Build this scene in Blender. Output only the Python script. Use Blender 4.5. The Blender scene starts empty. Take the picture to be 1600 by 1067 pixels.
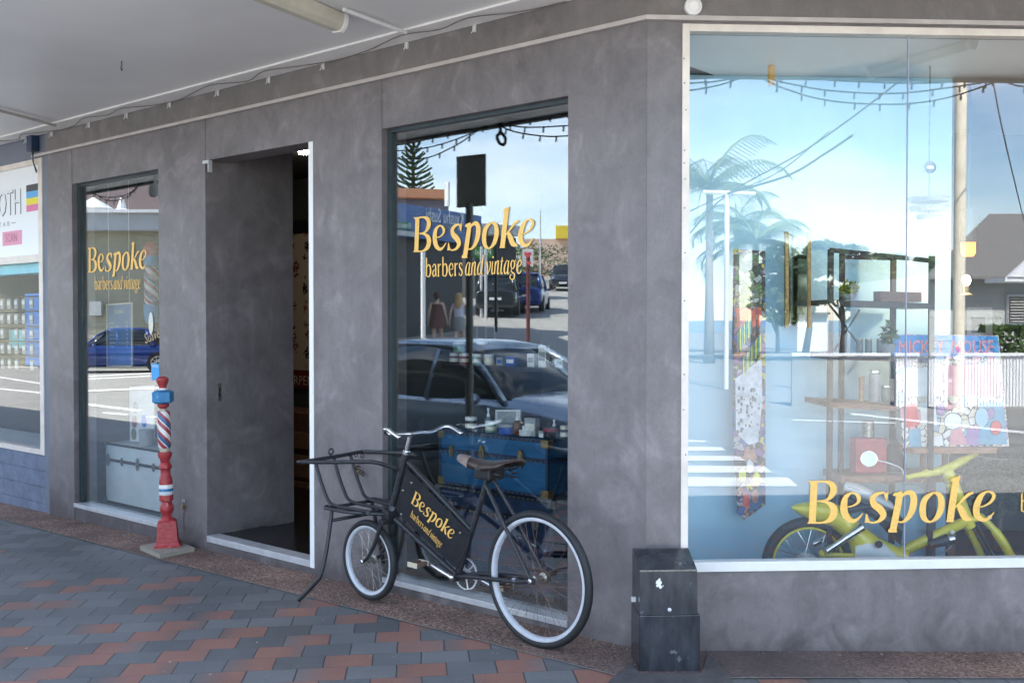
import bpy, bmesh, math, random
from mathutils import Vector, Matrix, noise
random.seed(7)
R = math.radians
scene = bpy.context.scene
V = Vector
# ---------------------------------------------------------------- camera
F = 1620.0
PITCH = math.atan(33.5 / F)
CAM = V((0, 0, 1.6))
cam_d = bpy.data.cameras.new('camera'); cam = bpy.data.objects.new('camera', cam_d)
scene.collection.objects.link(cam); scene.camera = cam
cam.location = CAM; cam.rotation_euler = (R(90) - PITCH, 0, 0)
cam_d.sensor_width = 36.0; cam_d.lens = 36.0 * F / 1600.0
cam_d.clip_start = 0.05; cam_d.clip_end = 9000
# ---------------------------------------------------------------- light
SUN_EL, SUN_AZ = 47.0, 4.0        # azimuth measured from +Y towards +X
world = bpy.data.worlds.new('World'); scene.world = world; world.use_nodes = True
wn, wl = world.node_tree.nodes, world.node_tree.links
for n in list(wn): wn.remove(n)
wo = wn.new('ShaderNodeOutputWorld'); bg = wn.new('ShaderNodeBackground')
sky = wn.new('ShaderNodeTexSky'); sky.sky_type = 'NISHITA'; sky.sun_disc = False
sky.sun_elevation = R(SUN_EL); sky.sun_rotation = R(SUN_AZ)
sky.air_density = 1.0; sky.dust_density = 0.2; sky.ozone_density = 2.4; sky.altitude = 0
tcw = wn.new('ShaderNodeTexCoord'); mpw = wn.new('ShaderNodeMapping'); mpw.inputs['Scale'].default_value = (1.0, 1.0, 3.2)
nzw = wn.new('ShaderNodeTexNoise'); nzw.inputs['Scale'].default_value = 2.3; nzw.inputs['Detail'].default_value = 7; nzw.inputs['Roughness'].default_value = .55
rmw = wn.new('ShaderNodeMapRange'); rmw.inputs['From Min'].default_value = .44; rmw.inputs['From Max'].default_value = .68; rmw.inputs['To Max'].default_value = .6
mxw = wn.new('ShaderNodeMix'); mxw.data_type = 'RGBA'; mxw.inputs[7].default_value = (8.6, 8.9, 9.4, 1)
wl.new(tcw.outputs['Generated'], mpw.inputs['Vector']); wl.new(mpw.outputs[0], nzw.inputs['Vector'])
wl.new(nzw.outputs[0], rmw.inputs['Value']); wl.new(rmw.outputs[0], mxw.inputs[0]); wl.new(sky.outputs[0], mxw.inputs[6])
wl.new(mxw.outputs[2], bg.inputs['Color']); bg.inputs['Strength'].default_value = 0.1
wl.new(bg.outputs[0], wo.inputs['Surface'])
sd = bpy.data.lights.new('sun', 'SUN'); sun = bpy.data.objects.new('sun', sd); scene.collection.objects.link(sun)
sd.energy = 3.6; sd.angle = R(0.5); sd.color = (1.0, .95, .87)
sdir = V((math.sin(R(SUN_AZ)) * math.cos(R(SUN_EL)), math.cos(R(SUN_AZ)) * math.cos(R(SUN_EL)), math.sin(R(SUN_EL))))
sun.rotation_euler = sdir.to_track_quat('Z', 'Y').to_euler(); sun.location = (0, 20, 30)
vs = scene.view_settings
scene.display_settings.display_device = 'sRGB'
vs.view_transform = 'Standard'; vs.look = 'None'; vs.exposure = 2.6; vs.gamma = 1; vs.use_curve_mapping = False
scene.cycles.max_bounces = 8; scene.cycles.transparent_max_bounces = 16; scene.cycles.glossy_bounces = 4
scene.cycles.caustics_reflective = False; scene.cycles.caustics_refractive = False
scene.cycles.sample_clamp_indirect = 6
# ---------------------------------------------------------------- the two facade planes, measured from the corner
aA, aB = R(40.8), R(3.3)
DA = V((-math.cos(aA), math.sin(aA), 0)); NA = V((-math.sin(aA), -math.cos(aA), 0))
DB = V((math.cos(aB), math.sin(aB), 0)); NB = V((math.sin(aB), -math.cos(aB), 0))
CO = V((.661, 5.1, 0)); Z = V((0, 0, 1))
def frame(o, x, y):
    m = Matrix.Identity(4)
    for i, c in enumerate((x, y, Z)):
        for j in range(3): m[j][i] = c[j]
    for j in range(3): m[j][3] = o[j]
    return m
MA = frame(CO, DA, NA)            # local x runs left along the angled wall, y outward to the street
MB_ = frame(CO, -DB, NB)          # same for the front wall (x negative to the right)
def ray(x, y):
    fw = V((0, math.cos(PITCH), -math.sin(PITCH))); up = V((0, math.sin(PITCH), math.cos(PITCH)))
    return fw + V((1, 0, 0)) * ((x - 800) / F) - up * ((y - 533.5) / F)
def hit(x, y, P0, n):
    r = ray(x, y); return CAM + r * ((P0 - CAM).dot(n) / r.dot(n))
def onA(x, y, o=0.): return hit(x, y, CO + NA * o, NA)
def onB(x, y, o=0.): return hit(x, y, CO + NB * o, NB)
def sA(x, y=500, o=0.): return (onA(x, y, o) - CO).dot(DA)
def sB(x, y=500, o=0.): return (onB(x, y, o) - CO).dot(-DB)
def zA(x, y, o=0.): return onA(x, y, o).z
def zB(x, y, o=0.): return onB(x, y, o).z
GA, GB = -.06, -.02               # glass planes, set back from the plaster
def mir(P, n, o):
    d = (P - (CO + n * o)).dot(n); return P - n * (2 * d)
def terr(x, y):                   # street level: nearly flat, climbing far off to the left
    f = max(0, min(1, (12 - y) / 6.0)); f = f * f * (3 - 2 * f)
    return -.13 + .076 * max(0, -x - 14) * f
def RA(x, y, D):                  # where a thing seen mirrored in the angled wall's glass really stands, D metres of view depth
    r = ray(x, y); return mir(CAM + r * (D / r.y), NA, GA)
def RB(x, y, D):
    r = ray(x, y); return mir(CAM + r * (D / r.y), NB, GB)
def RAg(x, y, z): r = ray(x, y); return mir(CAM + r * ((z - 1.6) / r.z), NA, GA)
def RBg(x, y, z): r = ray(x, y); return mir(CAM + r * ((z - 1.6) / r.z), NB, GB)
def gz(P):                        # footpath level
    d = V((P[0], P[1], 0)) - CO
    return -.038 - .0155 * max(0, d.dot(DA)) - .022 * max(0, d.dot(DB))
def ong(x, y):                    # a pixel of the footpath to its point
    z = -.05
    for _ in range(6):
        r = ray(x, y); P = CAM + r * ((z - 1.6) / r.z); z = gz(P)
    return P
# ---------------------------------------------------------------- materials
def mat(name, col, rough=.6, metal=0., var=0., vscale=8., bump=0., bscale=40., col2=None, spec=None, coat=0., streak=None, detail=6):
    m = bpy.data.materials.new(name); m.use_nodes = True
    nt = m.node_tree; n, l = nt.nodes, nt.links; b = n['Principled BSDF']
    b.inputs['Base Color'].default_value = (*col, 1); b.inputs['Roughness'].default_value = rough; b.inputs['Metallic'].default_value = metal
    if spec is not None: b.inputs['Specular IOR Level'].default_value = spec
    if coat: b.inputs['Coat Weight'].default_value = coat; b.inputs['Coat Roughness'].default_value = .06
    if var or col2 or bump:
        tc = n.new('ShaderNodeTexCoord'); mp = n.new('ShaderNodeMapping'); l.new(tc.outputs['Object'], mp.inputs['Vector'])
        if streak: mp.inputs['Scale'].default_value = streak
    if var or col2:
        nz = n.new('ShaderNodeTexNoise'); nz.inputs['Scale'].default_value = vscale; nz.inputs['Detail'].default_value = detail; nz.inputs['Roughness'].default_value = .62
        l.new(mp.outputs[0], nz.inputs['Vector'])
        rm = n.new('ShaderNodeMapRange'); rm.inputs['From Min'].default_value = .32; rm.inputs['From Max'].default_value = .68
        l.new(nz.outputs[0], rm.inputs['Value'])
        mx = n.new('ShaderNodeMix'); mx.data_type = 'RGBA'
        c2 = col2 if col2 else tuple(min(1, c * (1 + var)) for c in col)
        c1 = col if col2 else tuple(c * (1 - var) for c in col)
        mx.inputs[6].default_value = (*c1, 1); mx.inputs[7].default_value = (*c2, 1)
        l.new(rm.outputs[0], mx.inputs[0]); l.new(mx.outputs[2], b.inputs['Base Color'])
        rr = n.new('ShaderNodeMapRange'); rr.inputs['To Min'].default_value = max(0.02, rough - .08); rr.inputs['To Max'].default_value = min(1, rough + .1)
        l.new(nz.outputs[0], rr.inputs['Value']); l.new(rr.outputs[0], b.inputs['Roughness'])
    if bump:
        nb = n.new('ShaderNodeTexNoise'); nb.inputs['Scale'].default_value = bscale; nb.inputs['Detail'].default_value = 5
        l.new(mp.outputs[0], nb.inputs['Vector'])
        bp = n.new('ShaderNodeBump'); bp.inputs['Strength'].default_value = bump; bp.inputs['Distance'].default_value = .01
        l.new(nb.outputs[0], bp.inputs['Height']); l.new(bp.outputs[0], b.inputs['Normal'])
    return m
def chips(m, scale, thr, col):
    """worn paint: small patches where an older coat shows"""
    n, l = m.node_tree.nodes, m.node_tree.links; b = n['Principled BSDF']; src = b.inputs['Base Color'].links[0].from_socket
    tc = n.new('ShaderNodeTexCoord'); q = n.new('ShaderNodeTexNoise'); q.inputs['Scale'].default_value = scale; q.inputs['Detail'].default_value = 8; q.inputs['Roughness'].default_value = .7; l.new(tc.outputs['Object'], q.inputs['Vector'])
    r_ = n.new('ShaderNodeMapRange'); r_.inputs['From Min'].default_value = thr; r_.inputs['From Max'].default_value = thr + .03; l.new(q.outputs[0], r_.inputs['Value'])
    x = n.new('ShaderNodeMix'); x.data_type = 'RGBA'; x.inputs[7].default_value = (*col, 1); l.new(r_.outputs[0], x.inputs[0]); l.new(src, x.inputs[6]); l.new(x.outputs[2], b.inputs['Base Color'])
def emit(name, col, s):
    m = bpy.data.materials.new(name); m.use_nodes = True; b = m.node_tree.nodes['Principled BSDF']
    b.inputs['Base Color'].default_value = (*col, 1); b.inputs['Emission Color'].default_value = (*col, 1); b.inputs['Emission Strength'].default_value = s
    return m
def glass(name, fac, tint=(1, 1, 1), gt=(1, 1, 1)):
    m = bpy.data.materials.new(name); m.use_nodes = True; n, l = m.node_tree.nodes, m.node_tree.links
    n.remove(n['Principled BSDF'])
    t = n.new('ShaderNodeBsdfTransparent'); t.inputs[0].default_value = (*tint, 1)
    g = n.new('ShaderNodeBsdfGlossy'); g.inputs['Roughness'].default_value = 0.0; g.inputs['Color'].default_value = (*gt, 1)
    lw = n.new('ShaderNodeLayerWeight'); lw.inputs[0].default_value = .5
    pw = n.new('ShaderNodeMath'); pw.operation = 'POWER'; pw.inputs[1].default_value = 5; l.new(lw.outputs['Facing'], pw.inputs[0])
    ad = n.new('ShaderNodeMath'); ad.operation = 'MULTIPLY_ADD'; ad.inputs[1].default_value = .9; ad.inputs[2].default_value = fac + .04; ad.use_clamp = True
    l.new(pw.outputs[0], ad.inputs[0])
    x = n.new('ShaderNodeMixShader'); l.new(ad.outputs[0], x.inputs[0]); l.new(t.outputs[0], x.inputs[1]); l.new(g.outputs[0], x.inputs[2])
    l.new(x.outputs[0], n['Material Output'].inputs['Surface'])
    return m
M = {}
def plaster(name, dark, light, rough):
    """trowelled, waxed plaster: big clouds, smaller trowel smears, a soft sheen"""
    m = bpy.data.materials.new(name); m.use_nodes = True; n, l = m.node_tree.nodes, m.node_tree.links; b = n['Principled BSDF']
    tc = n.new('ShaderNodeTexCoord')
    def nz(sc, det, dist=0., st=(1, 1, 1)):
        mp = n.new('ShaderNodeMapping'); mp.inputs['Scale'].default_value = st; l.new(tc.outputs['Object'], mp.inputs['Vector'])
        q = n.new('ShaderNodeTexNoise'); q.inputs['Scale'].default_value = sc; q.inputs['Detail'].default_value = det; q.inputs['Distortion'].default_value = dist; q.inputs['Roughness'].default_value = .6
        l.new(mp.outputs[0], q.inputs['Vector']); return q
    a = nz(1.3, 6, 1.4); c = nz(5, 9, 1.2, (1, 1, .8)); d = nz(34, 5, 1.5, (1, 1, .7))
    s1 = n.new('ShaderNodeMath'); s1.operation = 'MULTIPLY_ADD'; s1.inputs[1].default_value = .5; l.new(a.outputs[0], s1.inputs[0])
    s2 = n.new('ShaderNodeMath'); s2.operation = 'MULTIPLY_ADD'; s2.inputs[1].default_value = .42; l.new(c.outputs[0], s2.inputs[0])
    s3 = n.new('ShaderNodeMath'); s3.operation = 'MULTIPLY'; s3.inputs[1].default_value = .16; l.new(d.outputs[0], s3.inputs[0])
    l.new(s3.outputs[0], s2.inputs[2]); l.new(s2.outputs[0], s1.inputs[2])
    rm = n.new('ShaderNodeMapRange'); rm.inputs['From Min'].default_value = .36; rm.inputs['From Max'].default_value = .72; l.new(s1.outputs[0], rm.inputs['Value'])
    mx = n.new('ShaderNodeMix'); mx.data_type = 'RGBA'; mx.inputs[6].default_value = (*dark, 1); mx.inputs[7].default_value = (*light, 1)
    l.new(rm.outputs[0], mx.inputs[0]); l.new(mx.outputs[2], b.inputs['Base Color'])
    rr = n.new('ShaderNodeMapRange'); rr.inputs['To Min'].default_value = rough - .1; rr.inputs['To Max'].default_value = rough + .14; l.new(c.outputs[0], rr.inputs['Value']); l.new(rr.outputs[0], b.inputs['Roughness'])
    st = nz(9, 8, .8, (1, 1, .16)); sc_ = nz(2.3, 9, 2.2); hi = nz(55, 6, 2.5, (1, 1, .4))
    def mp_(src, a, b_, c0, c1):
        q = n.new('ShaderNodeMapRange'); q.inputs['From Min'].default_value = a; q.inputs['From Max'].default_value = b_; q.inputs['To Min'].default_value = c0; q.inputs['To Max'].default_value = c1; l.new(src, q.inputs['Value']); return q.outputs[0]
    k1 = mp_(st.outputs[0], .3, .72, .93, 1.06); k2 = mp_(sc_.outputs[0], .54, .68, 1., 1.28); k3 = mp_(hi.outputs[0], .3, .75, .92, 1.08)
    m1 = n.new('ShaderNodeMath'); m1.operation = 'MULTIPLY'; l.new(k1, m1.inputs[0]); l.new(k2, m1.inputs[1])
    m2 = n.new('ShaderNodeMath'); m2.operation = 'MULTIPLY'; l.new(m1.outputs[0], m2.inputs[0]); l.new(k3, m2.inputs[1])
    # splashed dirt along the foot of the wall
    ge = n.new('ShaderNodeNewGeometry'); sz = n.new('ShaderNodeSeparateXYZ'); l.new(ge.outputs['Position'], sz.inputs[0])
    az = n.new('ShaderNodeMath'); az.operation = 'MULTIPLY_ADD'; az.inputs[1].default_value = .35; l.new(c.outputs[0], az.inputs[0]); l.new(sz.outputs[2], az.inputs[2])
    k4 = mp_(az.outputs[0], .1, .3, .62, 1.); m3 = n.new('ShaderNodeMath'); m3.operation = 'MULTIPLY'; l.new(m2.outputs[0], m3.inputs[0]); l.new(k4, m3.inputs[1])
    vs2 = n.new('ShaderNodeVectorMath'); vs2.operation = 'SCALE'; l.new(mx.outputs[2], vs2.inputs[0]); l.new(m3.outputs[0], vs2.inputs['Scale']); l.new(vs2.outputs[0], b.inputs['Base Color'])
    bp = n.new('ShaderNodeBump'); bp.inputs['Strength'].default_value = .12; bp.inputs['Distance'].default_value = .01; l.new(s2.outputs[0], bp.inputs['Height']); l.new(bp.outputs[0], b.inputs['Normal'])
    return m
M['plaster'] = plaster('plaster_purple_grey', (.115, .1, .102), (.235, .21, .212), .42)
M['plaster_dark'] = plaster('plaster_reveal', (.06, .055, .063), (.13, .12, .13), .5)
M['fascia'] = plaster('plaster_fascia', (.13, .115, .108), (.215, .195, .185), .6)
M['soffit'] = mat('soffit_paint', (.84, .82, .8), .4, var=.07, vscale=.7, bump=.04, bscale=2.2, detail=3)
M['cornice'] = mat('cornice_paint', (.92, .89, .85), .45, var=.05, vscale=5)
M['cable_brown'] = mat('grey_brown_cable', (.16, .13, .12), .6)
M['white'] = mat('white_paint', (.78, .77, .74), .4, var=.05, vscale=9)
M['trim'] = mat('cream_trim', (.5, .45, .42), .45, var=.1, vscale=9)
M['alu'] = mat('mill_aluminium', (.62, .62, .63), .38, .35, var=.12, vscale=14)
M['alu_dirty'] = mat('stained_sill', (.3, .29, .3), .6, 0, var=.3, vscale=14)
M['dark_frame'] = mat('dark_window_frame', (.03, .045, .05), .4, var=.2)
M['bframe'] = mat('cream_window_frame', (.74, .66, .58), .4, var=.12, vscale=6, bump=.05)
M['black'] = mat('black_paint', (.012, .013, .016), .35, var=.3, vscale=20, bump=.05, bscale=90)
M['black_frame'] = mat('worn_black_enamel', (.018, .019, .023), .42, var=.5, vscale=30, bump=.08, bscale=120)
M['black_gloss'] = mat('black_gloss_steel', (.012, .014, .018), .2, col2=(.05, .055, .065), vscale=11, bump=.08, bscale=16, streak=(1, 1, .35))
def collage(name, cols, scale, rough=.4):
    m = bpy.data.materials.new(name); m.use_nodes = True; n, l = m.node_tree.nodes, m.node_tree.links; b = n['Principled BSDF']
    tc = n.new('ShaderNodeTexCoord'); nz = n.new('ShaderNodeTexNoise'); nz.inputs['Scale'].default_value = scale * .5; l.new(tc.outputs['Object'], nz.inputs['Vector'])
    ad = n.new('ShaderNodeVectorMath'); ad.operation = 'MULTIPLY_ADD'; ad.inputs[1].default_value = (.12, .12, .12); l.new(nz.outputs['Color'], ad.inputs[0]); l.new(tc.outputs['Object'], ad.inputs[2])
    vo = n.new('ShaderNodeTexVoronoi'); vo.inputs['Scale'].default_value = scale; l.new(ad.outputs[0], vo.inputs['Vector']); sc = n.new('ShaderNodeSeparateColor'); l.new(vo.outputs['Color'], sc.inputs[0])
    rp = n.new('ShaderNodeValToRGB'); rp.color_ramp.interpolation = 'CONSTANT'; e = rp.color_ramp.elements; e[0].color = (*cols[0], 1); e[1].color = (*cols[1], 1); e[1].position = 1 / len(cols)
    for i, c in enumerate(cols[2:]): q = e.new((i + 2) / len(cols)); q.color = (*c, 1)
    l.new(sc.outputs[0], rp.inputs[0])
    ve = n.new('ShaderNodeTexVoronoi'); ve.feature = 'DISTANCE_TO_EDGE'; ve.inputs['Scale'].default_value = scale; l.new(ad.outputs[0], ve.inputs['Vector'])
    lt = n.new('ShaderNodeMath'); lt.operation = 'LESS_THAN'; lt.inputs[1].default_value = .045; l.new(ve.outputs['Distance'], lt.inputs[0])
    mx = n.new('ShaderNodeMix'); mx.data_type = 'RGBA'; mx.inputs[7].default_value = (.05, .05, .06, 1); l.new(lt.outputs[0], mx.inputs[0]); l.new(rp.outputs[0], mx.inputs[6]); l.new(mx.outputs[2], b.inputs['Base Color'])
    b.inputs['Roughness'].default_value = rough; return m
M['rubber'] = mat('tyre_rubber', (.014, .015, .017), .6, var=.25, vscale=40, bump=.25, bscale=160)
M['rim'] = mat('grey_painted_rim', (.52, .54, .58), .35, .1, var=.08, vscale=20)
M['chrome'] = mat('dull_chrome', (.72, .73, .75), .2, 1., var=.12, vscale=30)
M['rust'] = mat('rusty_steel', (.16, .1, .08), .55, .5, var=.4, vscale=60)
M['leather'] = mat('worn_brown_leather', (.022, .014, .012), .42, col2=(.085, .055, .045), vscale=18, bump=.15, bscale=60)
M['leather_pale'] = mat('faded_leather_nose', (.22, .16, .14), .5, var=.25, vscale=30, bump=.1)
M['gold'] = mat('gold_leaf', (.88, .53, .14), .42, .25, var=.14, vscale=120, bump=.12, bscale=260)
M['brass'] = mat('aged_brass', (.42, .28, .1), .42, .6, col2=(.2, .15, .08), vscale=50)
M['silver'] = mat('tarnished_nickel', (.3, .29, .26), .35, .8, var=.4, vscale=60)
M['red'] = mat('red_gloss_paint', (.3, .018, .024), .42, col2=(.46, .06, .06), vscale=30, bump=.35, bscale=45)
M['blue'] = mat('blue_gloss_paint', (.02, .2, .42), .35, var=.15, vscale=22)
chips(M['red'], 26, .63, (.5, .28, .24)); chips(M['blue'], 24, .62, (.3, .42, .5)); chips(M['black_frame'], 40, .64, (.13, .1, .09)); chips(M['black_gloss'], 14, .64, (.12, .13, .14))
M['pole_white'] = mat('pole_white', (.78, .77, .74), .4, var=.08, vscale=20)
M['bone'] = mat('bare_wood_ring', (.5, .44, .33), .6, var=.15, vscale=25)
M['timber'] = mat('weathered_board', (.34, .31, .25), .75, var=.25, vscale=10, bump=.2, streak=(3, 14, 14))
M['wood'] = mat('warm_wood', (.3, .15, .08), .5, var=.3, vscale=7, streak=(2, 14, 14), bump=.1)
M['wood_brown'] = mat('brown_wood', (.16, .075, .05), .45, var=.3, vscale=7, streak=(2, 14, 14), bump=.1)
M['navy'] = mat('navy_vinyl_trunk', (.012, .03, .075), .4, var=.3, vscale=12, bump=.1)
M['trunk_blue'] = mat('blue_vinyl_trunk', (.008, .075, .18), .35, col2=(.015, .125, .26), vscale=6, bump=.08, streak=(1, 1, 5))
M['trunk_white'] = mat('pale_grey_trunk', (.7, .74, .74), .45, var=.07, vscale=5)
M['iron'] = mat('dark_iron', (.03, .03, .032), .4, .5, var=.3)
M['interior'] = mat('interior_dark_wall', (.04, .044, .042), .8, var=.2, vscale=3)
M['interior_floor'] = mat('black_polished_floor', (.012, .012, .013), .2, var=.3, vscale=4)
M['grey_card'] = mat('slate_display_floor', (.1, .12, .125), .5, var=.15, vscale=6)
M['blue_wall'] = mat('pale_blue_display_wall', (.52, .8, .92), .55, col2=(.42, .72, .88), vscale=2.2, streak=(1, 1, .4))
M['glassA'] = glass('window_glass', .1, (.97, .985, .98), (.97, 1, 1))
M['glassN'] = glass('shop_window_glass', .02, (.98, .99, .99))
M['glassB'] = glass('front_window_glass', .05, (.985, .997, 1), (.98, .985, 1))
M['leaf'] = mat('foliage', (.045, .085, .02), .55, col2=(.11, .17, .045), vscale=1.4)
M['leaf_dark'] = mat('dark_foliage', (.022, .045, .018), .6, col2=(.06, .09, .03), vscale=1.2)
M['palm'] = mat('palm_foliage', (.1, .16, .06), .5, col2=(.2, .27, .11), vscale=1.5)
M['bark'] = mat('bark', (.14, .11, .085), .9, var=.3, vscale=6, bump=.3, bscale=20)
M['car_glass'] = mat('car_glass', (.012, .016, .018), .06, spec=.8)
M['lime'] = mat('lime_green_enamel', (.66, .58, .035), .28, var=.1, vscale=8, coat=.4)
# ---------------------------------------------------------------- mesh builder
class MB:
    def __init__(s): s.bm = bmesh.new()
    def quad(s, *p):
        vs_ = [s.bm.verts.new(V(q)) for q in p]; return s.bm.faces.new(vs_)
    def box(s, x0, x1, y0, y1, z0, z1, m=None, bev=0.):
        m = m or Matrix.Identity(4)
        if x0 > x1: x0, x1 = x1, x0
        if y0 > y1: y0, y1 = y1, y0
        if z0 > z1: z0, z1 = z1, z0
        c = [s.bm.verts.new(m @ V((x, y, z))) for z in (z0, z1) for y in (y0, y1) for x in (x0, x1)]
        fs = [s.bm.faces.new([c[i] for i in f]) for f in ((0, 2, 3, 1), (4, 5, 7, 6), (0, 1, 5, 4), (2, 6, 7, 3), (0, 4, 6, 2), (1, 3, 7, 5))]
        if bev:
            es = list({e for f in fs for e in f.edges}); bmesh.ops.bevel(s.bm, geom=es, offset=bev, segments=2, affect='EDGES', profile=.6)
        return s
    def prism(s, pts, h, m=None):
        """polygon in local xy pushed along local z by h (or from h[0] to h[1])"""
        m = m or Matrix.Identity(4); h0, h1 = h if isinstance(h, tuple) else (0, h)
        a = [s.bm.verts.new(m @ V((p[0], p[1], h0))) for p in pts]; b = [s.bm.verts.new(m @ V((p[0], p[1], h1))) for p in pts]
        n = len(pts); s.bm.faces.new(a[::-1]); s.bm.faces.new(b)
        for i in range(n): s.bm.faces.new([a[i], a[(i + 1) % n], b[(i + 1) % n], b[i]])
        return s
    def slab(s, P, n, t):
        """polygon of world points given thickness t along n"""
        a = [s.bm.verts.new(V(p)) for p in P]; b = [s.bm.verts.new(V(p) + n * t) for p in P]; k = len(P)
        s.bm.faces.new(a[::-1]); s.bm.faces.new(b)
        for i in range(k): s.bm.faces.new([a[i], a[(i + 1) % k], b[(i + 1) % k], b[i]])
        return s
    def tube(s, path, r, seg=8, closed=False, cap=True, flat=None):
        path = [V(p) for p in path]; n = len(path)
        rs = r if isinstance(r, (list, tuple)) else [r] * n
        rings = []; nrm = None
        for i, p in enumerate(path):
            if closed: t = path[(i + 1) % n] - path[i - 1]
            else: t = path[min(i + 1, n - 1)] - path[max(i - 1, 0)]
            t.normalize()
            if nrm is None:
                nrm = t.orthogonal() if flat is None else (flat - t * flat.dot(t))
            nrm = (nrm - t * nrm.dot(t));
            if nrm.length < 1e-6: nrm = t.orthogonal()
            nrm.normalize(); bi = t.cross(nrm)
            rings.append([s.bm.verts.new(p + (nrm * math.cos(2 * math.pi * k / seg) + bi * math.sin(2 * math.pi * k / seg)) * rs[i]) for k in range(seg)])
        m_ = n if closed else n - 1
        for i in range(m_):
            a, b = rings[i], rings[(i + 1) % n]
            for k in range(seg): s.bm.faces.new([a[k], a[(k + 1) % seg], b[(k + 1) % seg], b[k]])
        if not closed and cap:
            s.bm.faces.new(rings[0][::-1]); s.bm.faces.new(rings[-1])
        return s
    def lathe(s, prof, m=None, seg=24, sides=None):
        """prof: (radius, z) list"""
        m = m or Matrix.Identity(4); rings = []
        for r, z in prof:
            r = max(r, 1e-4)
            rings.append([s.bm.verts.new(m @ V((r * math.cos(2 * math.pi * k / seg), r * math.sin(2 * math.pi * k / seg), z))) for k in range(seg)])
        for a, b in zip(rings, rings[1:]):
            for k in range(seg): s.bm.faces.new([a[k], a[(k + 1) % seg], b[(k + 1) % seg], b[k]])
        s.bm.faces.new(rings[0][::-1]); s.bm.faces.new(rings[-1]); return s
    def loft(s, rings, closed_ends=True):
        rr = [[s.bm.verts.new(V(p)) for p in r] for r in rings]
        for a, b in zip(rr, rr[1:]):
            k = len(a)
            for i in range(k): s.bm.faces.new([a[i], a[(i + 1) % k], b[(i + 1) % k], b[i]])
        if closed_ends: s.bm.faces.new(rr[0][::-1]); s.bm.faces.new(rr[-1])
        return s
    def torus(s, c, ax, R_, r, seg=48, rs=10, flat=1.):
        ax = V(ax).normalized(); u = ax.orthogonal().normalized(); w = ax.cross(u); rings = []
        for i in range(seg):
            a = 2 * math.pi * i / seg; d = u * math.cos(a) + w * math.sin(a)
            rings.append([s.bm.verts.new(c + d * (R_ + r * math.cos(2 * math.pi * k / rs)) + ax * (r * flat * math.sin(2 * math.pi * k / rs))) for k in range(rs)])
        for i in range(seg):
            a, b = rings[i], rings[(i + 1) % seg]
            for k in range(rs): s.bm.faces.new([a[k], a[(k + 1) % rs], b[(k + 1) % rs], b[k]])
        return s
    def ball(s, c, r, sx=1, sy=1, sz=1, seg=12, m=None):
        mm = Matrix.Translation(V(c)) @ (m or Matrix.Identity(4)) @ Matrix.Diagonal((r * sx, r * sy, r * sz, 1))
        bmesh.ops.create_uvsphere(s.bm, u_segments=seg, v_segments=max(6, seg // 2 + 2), radius=1, matrix=mm); return s
    def mesh(s, mesh, m):
        s.bm.from_mesh(mesh); return s
def _link(o): scene.collection.objects.link(o); return o
def build(mb, name, m, parent=None, label=None, cat=None, group=None, kind=None, smooth=False, sub=0, origin=None):
    bm = mb.bm
    bmesh.ops.recalc_face_normals(bm, faces=bm.faces)
    me = bpy.data.meshes.new(name)
    if parent is None:
        if origin is None:
            xs = [v.co for v in bm.verts]
            lo = V([min(c[i] for c in xs) for i in range(3)]); hi = V([max(c[i] for c in xs) for i in range(3)])
            origin = V(((lo.x + hi.x) / 2, (lo.y + hi.y) / 2, lo.z))
        bmesh.ops.translate(bm, verts=bm.verts, vec=-V(origin))
    bm.to_mesh(me); bm.free()
    if smooth:
        for p in me.polygons: p.use_smooth = True
        if smooth is True:
            try: me.set_sharp_from_angle(angle=R(40))
            except Exception: pass
    mats = m if isinstance(m, (list, tuple)) else [m]
    for q in mats: me.materials.append(M[q] if isinstance(q, str) else q)
    o = _link(bpy.data.objects.new(name, me))
    if parent is None: o.location = origin
    else:
        o.parent = parent; o.matrix_parent_inverse = wmat(parent).inverted()
    if sub:
        md = o.modifiers.new('sub', 'SUBSURF'); md.levels = sub; md.render_levels = sub
    tag(o, label, cat, group, kind)
    return o
def wmat(o):
    m = Matrix.Translation(o.location) @ o.rotation_euler.to_matrix().to_4x4()
    return (wmat(o.parent) @ o.matrix_parent_inverse @ m) if o.parent else m
def tag(o, label=None, cat=None, group=None, kind=None):
    if label: o['label'] = label
    if cat: o['category'] = cat
    if group: o['group'] = group
    if kind: o['kind'] = kind
    return o
def thing(name, label, cat, loc, group=None, rz=0.):
    o = _link(bpy.data.objects.new(name, None)); o.location = V(loc); o.rotation_euler = (0, 0, rz); o.empty_display_size = .1
    return tag(o, label, cat, group)
def struct(mb, name, m, **k): return build(mb, name, m, kind='structure', **k)
def copy_tree(o, parent=None):
    c = o.copy(); scene.collection.objects.link(c); inv_ = o.matrix_parent_inverse.copy(); c.parent = parent; c.matrix_parent_inverse = inv_
    for ch in [q for q in bpy.data.objects if q.parent == o]: copy_tree(ch, c)
    return c
def crom(pts, n=8, closed=False):
    """Catmull-Rom through tuples of any length"""
    out = []; k = len(pts)
    rng = range(k) if closed else range(k - 1)
    for i in rng:
        if closed: p0, p1, p2, p3 = pts[i - 1], pts[i], pts[(i + 1) % k], pts[(i + 2) % k]
        else: p0, p1, p2, p3 = pts[max(i - 1, 0)], pts[i], pts[i + 1], pts[min(i + 2, k - 1)]
        for j in range(n):
            t = j / n
            out.append(tuple(.5 * ((2 * b) + (-a + c) * t + (2 * a - 5 * b + 4 * c - d) * t * t + (-a + 3 * b - 3 * c + d) * t ** 3) for a, b, c, d in zip(p0, p1, p2, p3)))
    if not closed: out.append(tuple(pts[-1]))
    return out
def curve3(pts, n=6): return [V(p) for p in crom([tuple(p) for p in pts], n)]
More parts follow.
